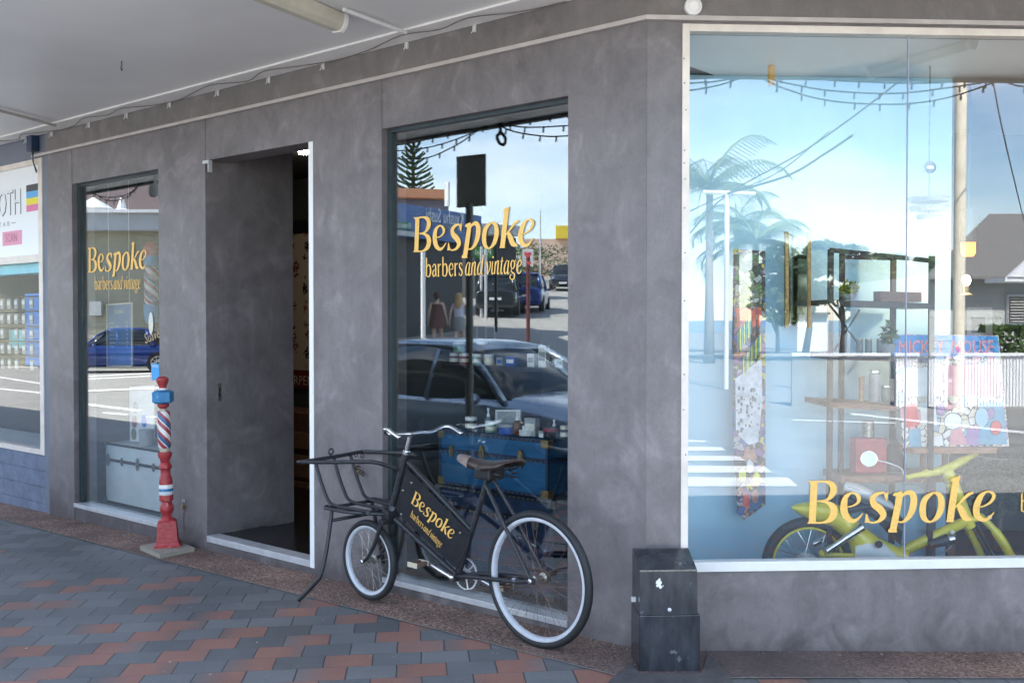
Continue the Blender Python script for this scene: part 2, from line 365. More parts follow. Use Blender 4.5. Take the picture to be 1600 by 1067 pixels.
# ---------------------------------------------------------------- lettering
GL = {}   # the swelling serif letters of the shop sign: strokes (x, y, width) and serif polygons, drawn in a 288 unit cap height
GL['Bespoke'] = dict(s=[
    [(136, 98, 48), (131, 240, 48), (125, 376, 48)], [(140, 98, 12), (210, 97, 16), (256, 116, 38), (272, 152, 47), (257, 192, 38), (222, 222, 16), (160, 230, 9)],
    [(160, 230, 9), (222, 237, 18), (264, 266, 44), (275, 302, 50), (258, 345, 42), (208, 373, 16), (130, 376, 12)],
    [(346, 272, 8), (396, 266, 10), (436, 244, 18), (446, 212, 30), (425, 184, 18), (394, 177, 13), (356, 205, 34), (342, 262, 48), (352, 322, 48), (388, 362, 32), (430, 360, 20), (474, 316, 7)],
    [(642, 200, 5), (620, 178, 13), (576, 184, 24), (541, 214, 36), (552, 256, 46), (592, 288, 50), (616, 328, 44), (592, 364, 26), (552, 379, 13), (520, 375, 12), (502, 360, 9)],
    [(733, 176, 46), (710, 300, 47), (682, 440, 48)], [(722, 235, 6), (756, 190, 20), (800, 178, 36), (826, 212, 47), (820, 282, 47), (790, 345, 34), (745, 378, 14), (698, 366, 8)],
    [(968, 177, 13), (1008, 202, 38), (1020, 262, 46), (997, 336, 38), (945, 378, 13), (900, 352, 38), (888, 290, 46), (908, 220, 38), (968, 177, 13)],
    [(1122, 80, 46), (1100, 230, 48), (1080, 376, 48)], [(1104, 292, 8), (1160, 240, 16), (1206, 196, 22), (1243, 182, 14)], [(1136, 262, 26), (1162, 305, 46), (1188, 352, 44), (1230, 366, 14)],
    [(1266, 285, 8), (1318, 274, 10), (1362, 248, 18), (1386, 208, 26), (1366, 182, 17), (1332, 178, 14), (1290, 214, 38), (1264, 282, 47), (1270, 338, 44), (1305, 367, 28), (1345, 362, 20), (1388, 318, 7)]],
    p=[[(86, 92), (150, 92), (150, 104), (118, 128), (108, 106)], [(88, 381), (102, 366), (125, 345), (152, 366), (160, 381)],
       [(652, 168), (640, 236), (632, 228), (618, 186), (634, 180)], [(486, 381), (496, 316), (504, 320), (512, 348), (524, 370), (510, 378)],
       [(678, 196), (690, 180), (744, 164), (742, 186), (712, 205)], [(652, 447), (648, 430), (660, 420), (706, 420), (712, 447)],
       [(1078, 98), (1090, 84), (1148, 66), (1144, 92), (1106, 110)], [(1052, 381), (1058, 360), (1104, 360), (1108, 381)]],
    w=1405 - 88, x0=88, y0=380, u=288.)
def S(*a): return list(a)
# lower-case serif letters: x-height 100, strokes as above but y up, advance width last
lc = {
 'b': ([[(14, 150, 12), (14, 75, 14), (14, 4, 12)], [(14, 70, 5), (30, 94, 9), (50, 92, 13), (60, 52, 17), (50, 10, 12), (30, 2, 8), (14, 12, 5)]], [[(2, 150), (20, 156), (20, 144)]], 74),
 'a': ([[(8, 80, 8), (24, 98, 9), (40, 92, 11), (44, 66, 14), (44, 20, 14), (54, 3, 8)], [(44, 60, 5), (18, 46, 11), (10, 24, 14), (22, 3, 10), (44, 22, 6)]], [[(4, 84), (14, 84), (14, 70)]], 60),
 'r': ([[(14, 98, 13), (14, 4, 14)], [(16, 70, 5), (28, 92, 8), (42, 94, 14)]], [[(2, 98), (18, 103), (18, 92)], [(2, 0), (28, 0), (20, 8), (8, 8)]], 50),
 'e': ([[(12, 52, 5), (48, 56, 6), (46, 88, 10), (30, 99, 8), (12, 76, 12), (10, 40, 15), (22, 6, 12), (38, 2, 9), (52, 20, 5)]], [], 60),
 's': ([[(40, 84, 5), (26, 99, 7), (11, 86, 12), (16, 62, 14), (34, 42, 15), (40, 18, 13), (24, 1, 8), (8, 12, 5)]], [[(44, 100), (41, 70), (36, 84)], [(4, 0), (6, 32), (12, 16)]], 50),
}
li = {
 'a': ([[(52, 98, 12), (40, 10, 13), (50, 2, 8), (58, 14, 5)], [(50, 90, 7), (32, 99, 7), (12, 60, 14), (8, 22, 14), (18, 1, 9), (38, 20, 6)]], [], 64),
 'n': ([[(16, 98, 10), (10, 50, 12), (4, 2, 12)], [(8, 50, 5), (28, 92, 8), (44, 96, 12), (40, 50, 13), (36, 8, 12), (46, 2, 8), (54, 16, 5)]], [], 60),
 'd': ([[(70, 152, 12), (54, 60, 13), (46, 10, 13), (54, 2, 8), (60, 14, 5)], [(56, 90, 7), (36, 99, 7), (14, 60, 14), (10, 22, 14), (20, 1, 9), (42, 20, 6)]], [], 68),
 'v': ([[(6, 84, 5), (16, 98, 10), (22, 50, 12), (20, 2, 9)], [(20, 2, 8), (44, 40, 9), (52, 86, 10), (44, 99, 10)]], [], 58),
 'i': ([[(16, 98, 11), (8, 20, 12), (16, 2, 8), (24, 14, 5)], [(20, 136, 13), (22, 124, 13)]], [], 30),
 't': ([[(24, 126, 8), (14, 60, 12), (10, 14, 12), (18, 1, 9), (28, 14, 5)], [(2, 96, 6), (36, 98, 6)]], [], 36),
 'g': ([[(38, 97, 7), (20, 96, 9), (10, 68, 13), (18, 40, 8), (36, 42, 9), (46, 72, 13), (38, 97, 7)], [(22, 38, 6), (10, 20, 7), (26, 8, 11), (44, -6, 13), (40, -36, 10), (16, -44, 8), (0, -26, 10), (14, -2, 6)], [(44, 90, 5), (60, 98, 10)]], [], 62),
 'e': ([[(12, 44, 5), (44, 64, 7), (46, 92, 10), (32, 99, 8), (14, 70, 12), (8, 34, 15), (18, 4, 12), (34, 2, 9), (50, 20, 5)]], [], 56),
}
def stroke(mb, pts, m, k):
    q = crom(pts, 7) if len(pts) > 2 else crom(pts, 2)
    L, Rr = [], []
    for i, (x, y, w) in enumerate(q):
        a = q[max(i - 1, 0)]; b = q[min(i + 1, len(q) - 1)]
        tx, ty = b[0] - a[0], b[1] - a[1]; d = math.hypot(tx, ty) or 1; nx, ny = -ty / d, tx / d
        w = max(w, 4)
        L.append(mb.bm.verts.new(m @ V((x + nx * w / 2, y + ny * w / 2, k)))); Rr.append(mb.bm.verts.new(m @ V((x - nx * w / 2, y - ny * w / 2, k))))
    for i in range(len(q) - 1): mb.bm.faces.new([Rr[i], Rr[i + 1], L[i + 1], L[i]])
def logo(mb, m, width):
    """'Bespoke' with its baseline on local x, reading along +x; m maps to the world"""
    g = GL['Bespoke']; s = width / g['w']; t = m @ Matrix.Diagonal((s, -s, 1, 1)) @ Matrix.Translation((-g['x0'], -g['y0'], 0))
    for i, st in enumerate(g['s']): stroke(mb, st, t, .0002 * (i % 4))
    for i, p in enumerate(g['p']):
        mb.bm.faces.new([mb.bm.verts.new(t @ V((x, y, .0009 + .0001 * (i % 3)))) for x, y in p])
    return mb
def tagline(mb, m, width, only=None):
    x = 0; items = []
    for ch in 'barbers': items.append((lc[ch], x)); x += lc[ch][2]
    x += 20
    for ch in 'and': items.append((li[ch], x)); x += li[ch][2]
    x += 22
    for ch in 'vintage': items.append((li[ch], x)); x += li[ch][2]
    s = width / x; t = m @ Matrix.Diagonal((s, s, 1, 1))
    for j, ((ss, pp, w), dx) in enumerate(items):
        if only and j >= only: break
        for i, st in enumerate(ss): stroke(mb, [(a + dx, b, c * .98) for a, b, c in st], t, .0002 * i)
        for i, p in enumerate(pp): mb.bm.faces.new([mb.bm.verts.new(t @ V((a + dx, b, .0008))) for a, b in p])
    return mb
def plane_m(P, right, up):
    right = V(right).normalized(); up = V(up).normalized(); n = right.cross(up).normalized(); m = Matrix.Identity(4)
    for j in range(3): m[j][0], m[j][1], m[j][2], m[j][3] = right[j], up[j], n[j], P[j]
    return m
def words(mb, txt, m, width=None, height=None, depth=0.):
    """plain sans lettering on the plane m (origin = left end of the baseline)"""
    cu = bpy.data.curves.new('t', 'FONT'); cu.body = txt; cu.size = 1; cu.resolution_u = 2; cu.extrude = 0
    o = bpy.data.objects.new('t', cu); scene.collection.objects.link(o)
    dg = bpy.context.evaluated_depsgraph_get(); me = bpy.data.meshes.new_from_object(o.evaluated_get(dg))
    xs = [v.co.x for v in me.vertices]; ys = [v.co.y for v in me.vertices]
    w = max(xs) - min(xs); h = .73
    sx = width / w if width else height / h; sy = height / h if height else sx
    me.transform(m @ Matrix.Diagonal((sx, sy, 1, 1)) @ Matrix.Translation((-min(xs), 0, depth)))
    mb.bm.from_mesh(me); bpy.data.objects.remove(o); bpy.data.meshes.remove(me); bpy.data.curves.remove(cu)
    return mb
def fromto(P, Q):
    """plane for upright lettering starting at P and running level towards Q, and its width"""
    d = Q - P; return plane_m(P, d, Z - d * (d.z / d.length_squared)), d.length
# ================================================================ GROUND
def nd(n, t, **k):
    q = n.new(t)
    for a, b in k.items(): setattr(q, a, b)
    return q
def paver_mat():
    m = bpy.data.materials.new('clay_and_slate_pavers'); m.use_nodes = True; n, l = m.node_tree.nodes, m.node_tree.links; b = n['Principled BSDF']
    def mth(op, a, c=None, d=None, cl=False):
        q = n.new('ShaderNodeMath'); q.operation = op; q.use_clamp = cl
        for i, v in enumerate((a, c, d)):
            if v is None: continue
            if isinstance(v, (int, float)): q.inputs[i].default_value = v
            else: l.new(v, q.inputs[i])
        return q.outputs[0]
    geo = n.new('ShaderNodeNewGeometry'); mp = n.new('ShaderNodeMapping'); mp.vector_type = 'POINT'
    mp.inputs['Rotation'].default_value = (0, 0, -R(5.5)); mp.inputs['Location'].default_value = (.07, .02, 0)
    # a faint wobble so that joints are not ruler straight
    nz0 = nd(n, 'ShaderNodeTexNoise'); nz0.inputs['Scale'].default_value = 3.; nz0.inputs['Detail'].default_value = 2; l.new(geo.outputs['Position'], nz0.inputs['Vector'])
    vm = nd(n, 'ShaderNodeVectorMath', operation='MULTIPLY_ADD'); vm.inputs[1].default_value = (.012, .012, 0); l.new(nz0.outputs['Color'], vm.inputs[0]); l.new(geo.outputs['Position'], vm.inputs[2])
    l.new(vm.outputs[0], mp.inputs['Vector'])
    sp = n.new('ShaderNodeSeparateXYZ'); l.new(mp.outputs[0], sp.inputs[0])
    L, W = .235, .185
    v = mth('DIVIDE', sp.outputs[1], W); row = mth('FLOOR', v); fv = mth('SUBTRACT', v, row)
    u = mth('MULTIPLY_ADD', row, -.5, mth('DIVIDE', sp.outputs[0], L)); col = mth('FLOOR', u); fu = mth('SUBTRACT', u, col)
    cb = n.new('ShaderNodeCombineXYZ'); l.new(col, cb.inputs[0]); l.new(row, cb.inputs[1])
    wn_ = nd(n, 'ShaderNodeTexWhiteNoise', noise_dimensions='2D'); l.new(cb.outputs[0], wn_.inputs['Vector'])
    par = mth('FLOORED_MODULO', col, 2.)
    # red weight: every other paver in a course, many of them missing or half fired; fading out to the left
    far = mth('MULTIPLY_ADD', sp.outputs[1], -.33, 2.75, True)
    left = mth('MULTIPLY_ADD', sp.outputs[0], .45, 2.05, True)
    rs = mth('LESS_THAN', wn_.outputs['Value'], mth('MULTIPLY', .80, mth('MULTIPLY', far, left)))
    red = mth('MULTIPLY', rs, par)
    rare = mth('MULTIPLY', mth('GREATER_THAN', wn_.outputs['Value'], .975), .8); red = mth('MAXIMUM', red, rare)
    sc = nd(n, 'ShaderNodeSeparateColor'); l.new(wn_.outputs['Color'], sc.inputs[0])
    # half-fired gradient along the brick
    side = mth('GREATER_THAN', sc.outputs[1], .5)
    g = mth('ABSOLUTE', mth('SUBTRACT', side, fu)); g2 = mth('SMOOTH_MIN', 1., mth('ADD', mth('MULTIPLY', g, 1.3), mth('MULTIPLY', sc.outputs[2], .75)), .1)
    rw = mth('MULTIPLY', red, g2, None, True)
    nz = nd(n, 'ShaderNodeTexNoise'); nz.inputs['Scale'].default_value = 9; nz.inputs['Detail'].default_value = 8; nz.inputs['Roughness'].default_value = .65; l.new(geo.outputs['Position'], nz.inputs['Vector'])
    fine = nd(n, 'ShaderNodeTexNoise'); fine.inputs['Scale'].default_value = 190; fine.inputs['Detail'].default_value = 3; l.new(geo.outputs['Position'], fine.inputs['Vector'])
    slate = nd(n, 'ShaderNodeMix', data_type='RGBA'); slate.inputs[6].default_value = (.07, .075, .078, 1); slate.inputs[7].default_value = (.2, .203, .203, 1)
    l.new(mth('ADD', mth('MULTIPLY', nz.outputs[0], .6), mth('MULTIPLY', sc.outputs[0], .5)), slate.inputs[0])
    clay = nd(n, 'ShaderNodeMix', data_type='RGBA'); clay.inputs[6].default_value = (.22, .105, .08, 1); clay.inputs[7].default_value = (.33, .175, .135, 1); l.new(nz.outputs[0], clay.inputs[0])
    mx = nd(n, 'ShaderNodeMix', data_type='RGBA'); l.new(rw, mx.inputs[0]); l.new(slate.outputs[2], mx.inputs[6]); l.new(clay.outputs[2], mx.inputs[7])
    # joints
    eu = mth('MINIMUM', fu, mth('SUBTRACT', 1., fu)); ev = mth('MINIMUM', fv, mth('SUBTRACT', 1., fv))
    du = mth('MULTIPLY', eu, L); dv = mth('MULTIPLY', ev, W)
    wv = mth('MULTIPLY_ADD', nz0.outputs[0], .0028, .0003)
    ju = mth('LESS_THAN', du, mth('MULTIPLY_ADD', sc.outputs[0], .0016, .0024)); jv = mth('LESS_THAN', dv, mth('MULTIPLY', wv, .65))
    j = mth('MAXIMUM', ju, jv)
    jm = nd(n, 'ShaderNodeMix', data_type='RGBA'); l.new(mth('MULTIPLY', j, .8), jm.inputs[0]); l.new(mx.outputs[2], jm.inputs[6]); jm.inputs[7].default_value = (.022, .024, .03, 1)
    # dust, gum and grit
    sp2 = nd(n, 'ShaderNodeTexNoise'); sp2.inputs['Scale'].default_value = 1.3; sp2.inputs['Detail'].default_value = 4; l.new(geo.outputs['Position'], sp2.inputs['Vector'])
    vo = nd(n, 'ShaderNodeTexVoronoi'); vo.inputs['Scale'].default_value = 5.; l.new(geo.outputs['Position'], vo.inputs['Vector'])
    gum = mth('LESS_THAN', vo.outputs['Distance'], .045)
    fm = nd(n, 'ShaderNodeMix', data_type='RGBA', blend_type='MULTIPLY'); fm.inputs[0].default_value = 1.; l.new(jm.outputs[2], fm.inputs[6])
    k = mth('MULTIPLY_ADD', sp2.outputs[0], .75, mth('MULTIPLY_ADD', fine.outputs[0], .7, .28)); cc = n.new('ShaderNodeCombineColor')
    for i in range(3): l.new(k, cc.inputs[i])
    l.new(cc.outputs[0], fm.inputs[7])
    gm = nd(n, 'ShaderNodeMix', data_type='RGBA'); l.new(mth('MULTIPLY', gum, .35), gm.inputs[0]); l.new(fm.outputs[2], gm.inputs[6]); gm.inputs[7].default_value = (.3, .31, .32, 1)
    l.new(gm.outputs[2], b.inputs['Base Color'])
    l.new(mth('MULTIPLY_ADD', nz.outputs[0], .3, .42), b.inputs['Roughness'])
    h = mth('ADD', mth('MULTIPLY', mth('SUBTRACT', 1., j), .6), mth('MULTIPLY', fine.outputs[0], .12))
    h = mth('ADD', h, mth('MULTIPLY', sc.outputs[1], .35))
    bp = n.new('ShaderNodeBump'); bp.inputs['Strength'].default_value = .55; bp.inputs['Distance'].default_value = .006; l.new(h, bp.inputs['Height']); l.new(bp.outputs[0], b.inputs['Normal'])
    return m
def aggregate_mat():
    m = bpy.data.materials.new('exposed_pebble_aggregate'); m.use_nodes = True; n, l = m.node_tree.nodes, m.node_tree.links; b = n['Principled BSDF']
    geo = n.new('ShaderNodeNewGeometry'); vo = nd(n, 'ShaderNodeTexVoronoi'); vo.inputs['Scale'].default_value = 95; l.new(geo.outputs['Position'], vo.inputs['Vector'])
    rp = n.new('ShaderNodeValToRGB'); e = rp.color_ramp.elements; e[0].color = (.1, .062, .048, 1); e[1].color = (.5, .4, .33, 1); e[1].position = 1
    for p, c in ((.25, (.2, .115, .085)), (.5, (.27, .165, .125)), (.75, (.33, .21, .165)), (.93, (.38, .27, .22))): q = e.new(p); q.color = (*c, 1)
    sc = n.new('ShaderNodeSeparateColor'); l.new(vo.outputs['Color'], sc.inputs[0]); l.new(sc.outputs[0], rp.inputs[0])
    nz = nd(n, 'ShaderNodeTexNoise'); nz.inputs['Scale'].default_value = 2.2; nz.inputs['Detail'].default_value = 6; l.new(geo.outputs['Position'], nz.inputs['Vector'])
    mr = n.new('ShaderNodeMapRange'); mr.inputs['From Min'].default_value = .3; mr.inputs['From Max'].default_value = .7; mr.inputs['To Min'].default_value = .55; mr.inputs['To Max'].default_value = 1.15; l.new(nz.outputs[0], mr.inputs['Value'])
    # towards the corner the strip turns darker grey
    ln = nd(n, 'ShaderNodeVectorMath', operation='DISTANCE'); ln.inputs[1].default_value = (1.1, 4.9, -.05); l.new(geo.outputs['Position'], ln.inputs[0])
    gr = n.new('ShaderNodeMapRange'); gr.inputs['From Min'].default_value = .3; gr.inputs['From Max'].default_value = 1.1; gr.inputs['To Min'].default_value = .75; gr.inputs['To Max'].default_value = 0.; l.new(ln.outputs['Value'], gr.inputs['Value'])
    g = nd(n, 'ShaderNodeMix', data_type='RGBA'); l.new(gr.outputs[0], g.inputs[0]); l.new(rp.outputs[0], g.inputs[6]); g.inputs[7].default_value = (.09, .08, .085, 1)
    mu = nd(n, 'ShaderNodeVectorMath', operation='SCALE'); l.new(g.outputs[2], mu.inputs[0]); l.new(mr.outputs[0], mu.inputs['Scale']); l.new(mu.outputs[0], b.inputs['Base Color'])
    b.inputs['Roughness'].default_value = .7
    bp = n.new('ShaderNodeBump'); bp.inputs['Strength'].default_value = .7; bp.inputs['Distance'].default_value = .006; bp.invert = True; l.new(vo.outputs['Distance'], bp.inputs['Height']); l.new(bp.outputs[0], b.inputs['Normal'])
    return m
M['paver'] = paver_mat(); M['agg'] = aggregate_mat()
M['asphalt'] = mat('sun_bleached_asphalt', (.3, .295, .28), .9, var=.12, vscale=1.1, bump=.2, bscale=60)
M['dark_asphalt'] = mat('dark_asphalt', (.028, .032, .03), .85, var=.2, vscale=2)
M['kerb'] = mat('concrete_kerb', (.3, .29, .27), .85, var=.15, vscale=5)
M['path'] = mat('far_path_concrete', (.34, .3, .26), .9, var=.12, vscale=1.5)
M['paint'] = mat('road_paint', (.8, .8, .78), .6, var=.06, vscale=4)
M['sea'] = mat('sea', (.03, .1, .16), .25, bump=.3, bscale=.5)
M['litter'] = mat('grit', (.3, .27, .22), .8, var=.5, vscale=60)
mb = MB()                                   # the ground: one sheet of road surface out to the town's edge
xs = [-600, -300, -200, -150, -110, -80, -60, -50, -40, -34, -28, -24, -20, -17, -14, -10, -5, 0, 10, 30, 80, 200, 600]
ys = [-130, -90, -60, -30, -15, -5, 0, 3, 6, 7, 8, 9, 10, 11, 12, 14, 18, 25, 40, 80, 200, 600]
RZ = -.2
def tz(x, y): return terr(x, y) + .13 + RZ
gv = [[mb.bm.verts.new((x, y, tz(x, y))) for x in xs] for y in ys]
for j in range(len(ys) - 1):
    for i in range(len(xs) - 1): mb.bm.faces.new([gv[j][i], gv[j][i + 1], gv[j + 1][i + 1], gv[j + 1][i]])
for i in range(len(xs) - 1):                # the bank down to the water
    a, b = gv[0][i].co, gv[0][i + 1].co; mb.quad(a, b, (b.x, -134, -3), (a.x, -134, -3))
struct(mb, 'road', 'asphalt', smooth=True, origin=(0, 0, RZ))
mb = MB(); mb.quad((-6000, -6000, -2.2), (6000, -6000, -2.2), (6000, -131, -2.2), (-6000, -131, -2.2))
struct(mb, 'sea', 'sea')
KW = 3.05                                   # footpath width
mit = (NA + NB) / (1 + NA.dot(NB))
def off2(oa, ob):
    """corner point lying oa out from the angled wall and ob out from the front wall"""
    det = NA.x * NB.y - NA.y * NB.x; return CO + V(((oa * NB.y - ob * NA.y) / det, (NA.x * ob - NB.x * oa) / det, 0))
def strip_pts(frA, w, n0, n1, k):
    """points along the wall line and w out from it: A side from the corner to the left, or B side"""
    D, N = (DA, NA) if frA else (DB, NB); out = []
    for i in range(k + 1):
        s = n0 + (n1 - n0) * i / k; P = CO + D * s
        Q = (CO + mit * w) if (i == 0 and n0 == 0) else P + N * w
        out.append((P, Q))
    return out
def lay(w0, w1, dz, mname, name, mb=None):
    mb = mb or MB()
    for A, L_ in ((True, 40), (False, 24)):
        a = strip_pts(A, w0, 0, L_, 40); b = strip_pts(A, w1, 0, L_, 40)
        for i in range(40):
            q = []
            for P in (a[i][1], b[i][1], b[i + 1][1], a[i + 1][1]): q.append(V((P.x, P.y, max(gz(P), -.175) + dz)))
            mb.quad(*q)
    return mb
bmv = lay(-.05, KW, 0, 'paver', 'p')
struct(bmv, 'pavement', 'paver')
mb = lay(-.04, .385, .004, 'agg', 'a'); struct(mb, 'pebble_strip', 'agg')
mb = lay(.385, .392, .0055, 'kerb', 'a'); struct(mb, 'strip_edging', 'kerb')
mb = MB()
for A, L_ in ((True, 40), (False, 24)):
    a = strip_pts(A, KW, 0, L_, 40); b = strip_pts(A, KW + .15, 0, L_, 40)
    for i in range(40):
        P, Q, P1, Q1 = a[i][1], b[i][1], a[i + 1][1], b[i + 1][1]
        h = lambda p: V((p.x, p.y, max(gz(p), -.175) + .002)); g = lambda p: V((p.x, p.y, RZ - .05))
        mb.quad(h(P), h(Q), h(Q1), h(P1)); mb.quad(h(Q), g(Q), g(Q1), h(Q1)); mb.quad(h(P), h(P1), g(P1), g(P))
struct(mb, 'kerb', 'kerb')
q = [(940, 1085), (955, 1062), (985, 1038), (1001, 1054), (1096, 1054), (1106, 1022), (1140, 1058), (1150, 1085)]
mb = MB(); mb.bm.faces.new([mb.bm.verts.new(ong(*p) + Z * .008) for p in q]); struct(mb, 'concrete_patch', mat('patched_concrete', (.06, .058, .06), .75, col2=(.11, .105, .105), vscale=9, bump=.4, bscale=22))
random.seed(5); mb = MB()
for i in range(150):
    if i < 60: P = ong(random.uniform(0, 1600), random.uniform(880, 1066))
    else:
        a = random.random(); P = (CO + DA * random.uniform(0, 6.3) + NA * random.uniform(.01, .07)) if a < .7 else (CO + DB * random.uniform(.3, 2.4) + NB * random.uniform(.01, .08)); P = V((P.x, P.y, gz(P)))
    r_ = random.uniform(.002, .006); mb.prism([(r_ * math.cos(t) * random.uniform(.5, 1.5), r_ * math.sin(t)) for t in (0, 1.2, 2.3, 3.6, 5)], random.uniform(.002, .005), Matrix.Translation(P + Z * .005))
build(mb, 'grit', 'litter', kind='stuff', label='scattered pale grit and crumbs along the foot of the walls and on the paving', cat='litter')
# ================================================================ THE SHOP
s_w2r, s_w2l = sA(888, 560), sA(598, 560)
s_dr, s_dl = sA(491, 560), sA(323, 560)
s_w1r, s_w1l = sA(250, 540), sA(115, 540)
s_end = sA(76, 520)
ZT, ZS, ZST = 2.765, .022, 3.255           # window head, sill, underside of canopy
ZTB, ZSB = 3.011, .405
shop = thing('barber_shop', 'purple-grey plastered corner barber shop with two tall windows and an open doorway', 'building', (CO.x, CO.y, -.05))
TH = .2
def wbox(mb, s0, s1, z0, z1, y1=0., y0=-TH): mb.box(s0, s1, y0, y1, z0, z1, MA)
mb = MB(); pr = .004
# pillars stand a few mm proud of lintels and sills
for a, b in ((s_w2l, s_dr), (s_dl, s_w1r), (s_w1l, s_end)): wbox(mb, a, b, -.5, 3.06, pr)
a = [(0, .0), (s_w2r, pr), (s_w2r, -TH), (0, -TH)]
wbox(mb, 0.0, s_w2r, -.5, 3.06, pr)
wbox(mb, s_w2r + .001, s_w2l - .001, ZT, 3.06); wbox(mb, s_w2r + .001, s_w2l - .001, -.5, -.012)
wbox(mb, s_dr + .001, s_dl - .001, ZT, 3.06); wbox(mb, s_dr + .001, s_dl - .001, -.5, -.03)
wbox(mb, s_w1r + .001, s_w1l - .001, ZT, 3.06); wbox(mb, s_w1r + .001, s_w1l - .001, -.5, -.01)
# front wall
xB0 = -.175; xB1 = -2.75
def bbox(mb, x0, x1, z0, z1, y1=0., y0=-TH): mb.box(x0, x1, y0, y1, z0, z1, MB_)
bbox(mb, 0, xB0 + .001, -.5, 3.06, .0, -.14)
bbox(mb, xB0, xB1, -.5, .352, -.003); bbox(mb, xB0, xB1, 3.05, 3.06)
bbox(mb, xB1, -7, -.5, 3.06, .0)
build(mb, 'wall', 'plaster', shop)
# filler wedge hides the notch behind the corner
mb = MB()
pA, pB = CO + DA * .25 - NA * .2, CO + DB * .16 - NB * .14
mb.prism([(p.x, p.y) for p in (CO + (NA + NB) * -.002, CO + DA * .18 - NA * .01, pA, pB, CO + DB * .1 - NB * .01)], (-.5, 3.05)); build(mb, 'corner_post', 'plaster', shop)
# band above the conduit, slightly proud
mb = MB(); of = .012
mb.prism([(p.x, p.y) for p in (CO + mit * of, CO + DA * s_end + NA * of, CO + DA * s_end - NA * TH, CO - mit * TH)], (3.085, 3.4))
mb.prism([(p.x, p.y) for p in (CO + mit * (of + .001), CO + DB * 7 + NB * of, CO + DB * 7 - NB * TH, CO - mit * TH)], (3.0851, 3.4))
build(mb, 'fascia_band', 'fascia', shop)
mb = MB(); of = .028
for D, N, L_ in ((DA, NA, s_end + .25), (DB, NB, 7)):
    mb.prism([(p.x, p.y) for p in (CO + mit * of, CO + D * L_ + N * of, CO + D * L_ - N * .02, CO - mit * .02)], (3.061, 3.083))
build(mb, 'conduit_strip', 'trim', shop)
# reveals, frames and glass of the two angled windows
def awindow(s0, s1, z0, z1, sill):
    mb = MB(); t = .035; y0, y1 = GA - .03, GA + .018
    mb.box(s0, s0 + t * .5, y0, y1, z0, z1, MA); mb.box(s1 - t, s1, y0, y1, z0, z1, MA); mb.box(s0 + t * .5, s1 - t, y0, y1, z1 - t * .6, z1, MA)
    w = build(mb, 'window', 'dark_frame', shop)
    mb = MB(); mb.box(s0 + .018, s1 - t, GA - .006, GA, z0 + .0, z1 - t * .6, MA); build(mb, 'pane', 'glassA', w)
    mb = MB(); mb.box(s0, s1, y0, .012, z0 - .035, z0 - .001, MA, .003); mb.box(s0, s1, y0, .006, z0 - sill, z0 - .036, MA); build(mb, 'sill', 'alu', w)
    return w
win2 = awindow(s_w2r, s_w2l, ZS, ZT, .033)
win1 = awindow(s_w1r, s_w1l, ZS, ZT, .031)
# gold lettering on the glass
def lettA(w, x0, y0, x1, y1, tx0, ty0, tx1, ty1):
    P, Q = onA(x0, y0, GA), onA(x1, y1, GA); m, wd = fromto(P + NA * .002, Q + NA * .002)
    mb = MB(); logo(mb, m, wd); build(mb, 'lettering', 'gold', w)
    P, Q = onA(tx0, ty0, GA), onA(tx1, ty1, GA); m, wd = fromto(P + NA * .002, Q + NA * .002)
    mb = MB(); tagline(mb, m, wd); build(mb, 'tagline', 'gold', w)
lettA(win2, 646, 394, 836, 385, 665, 433, 816, 427)
lettA(win1, 138, 426, 230, 420, 148, 453, 220, 451)
# the wide front window
fo = -.008
mb = MB(); x0, x1, z0, z1 = -.173, -2.75, .355, 3.048; t = .036
mb.box(x0, x0 - t, -.05, .012, z0, z1, MB_, .003); mb.box(x1, x1 + t, -.05, .012, z0, z1, MB_, .003)
mb.box(x0 - t, x1 + t, -.05, .011, z1 - t, z1, MB_, .003)
win3 = build(mb, 'window', 'bframe', shop)
mb = MB(); mb.box(x0 - t, x1 + t, -.05, .014, z0, z0 + .048, MB_, .003); build(mb, 'sill', 'white', win3)
xm = sB(1416, 450, GB)
mb = MB(); mb.box(x0 - t, xm + .002, GB - .006, GB, z0 + .048, z1 - t, MB_); build(mb, 'pane', 'glassB', win3)
mb = MB(); mb.box(xm - .003, x1 + t, GB - .006, GB, z0 + .048, z1 - t, MB_); build(mb, 'pane', 'glassB', win3)
mb = MB(); mb.box(xm + .0015, xm - .0025, GB - .008, GB + .003, z0 + .048, z1 - t, MB_); build(mb, 'pane_joint', mat('silicone_joint', (.36, .37, .45), .35), win3)
P, Q = onB(1260, 815.5, GB), onB(1556, 815.5, GB); P.z = Q.z = (P.z + Q.z) / 2
m, wd = fromto(P + NB * .005, Q + NB * .005); mb = MB(); logo(mb, m, wd); build(mb, 'lettering', 'gold', win3)
P = onB(1593, 799, GB); Q = P + DB * .62; m, wd = fromto(P + NB * .005, Q + NB * .005); mb = MB(); tagline(mb, m, wd); build(mb, 'tagline', 'gold', win3)
# screws along the cream frame
for yy in (92, 130, 172, 235, 255, 280, 325, 395, 470, 585, 640, 710):
    P = onB(1070 + random.uniform(-2, 2), yy, .0125); build(MB().ball(P, .0035, seg=6), 'screw', 'rust', win3)
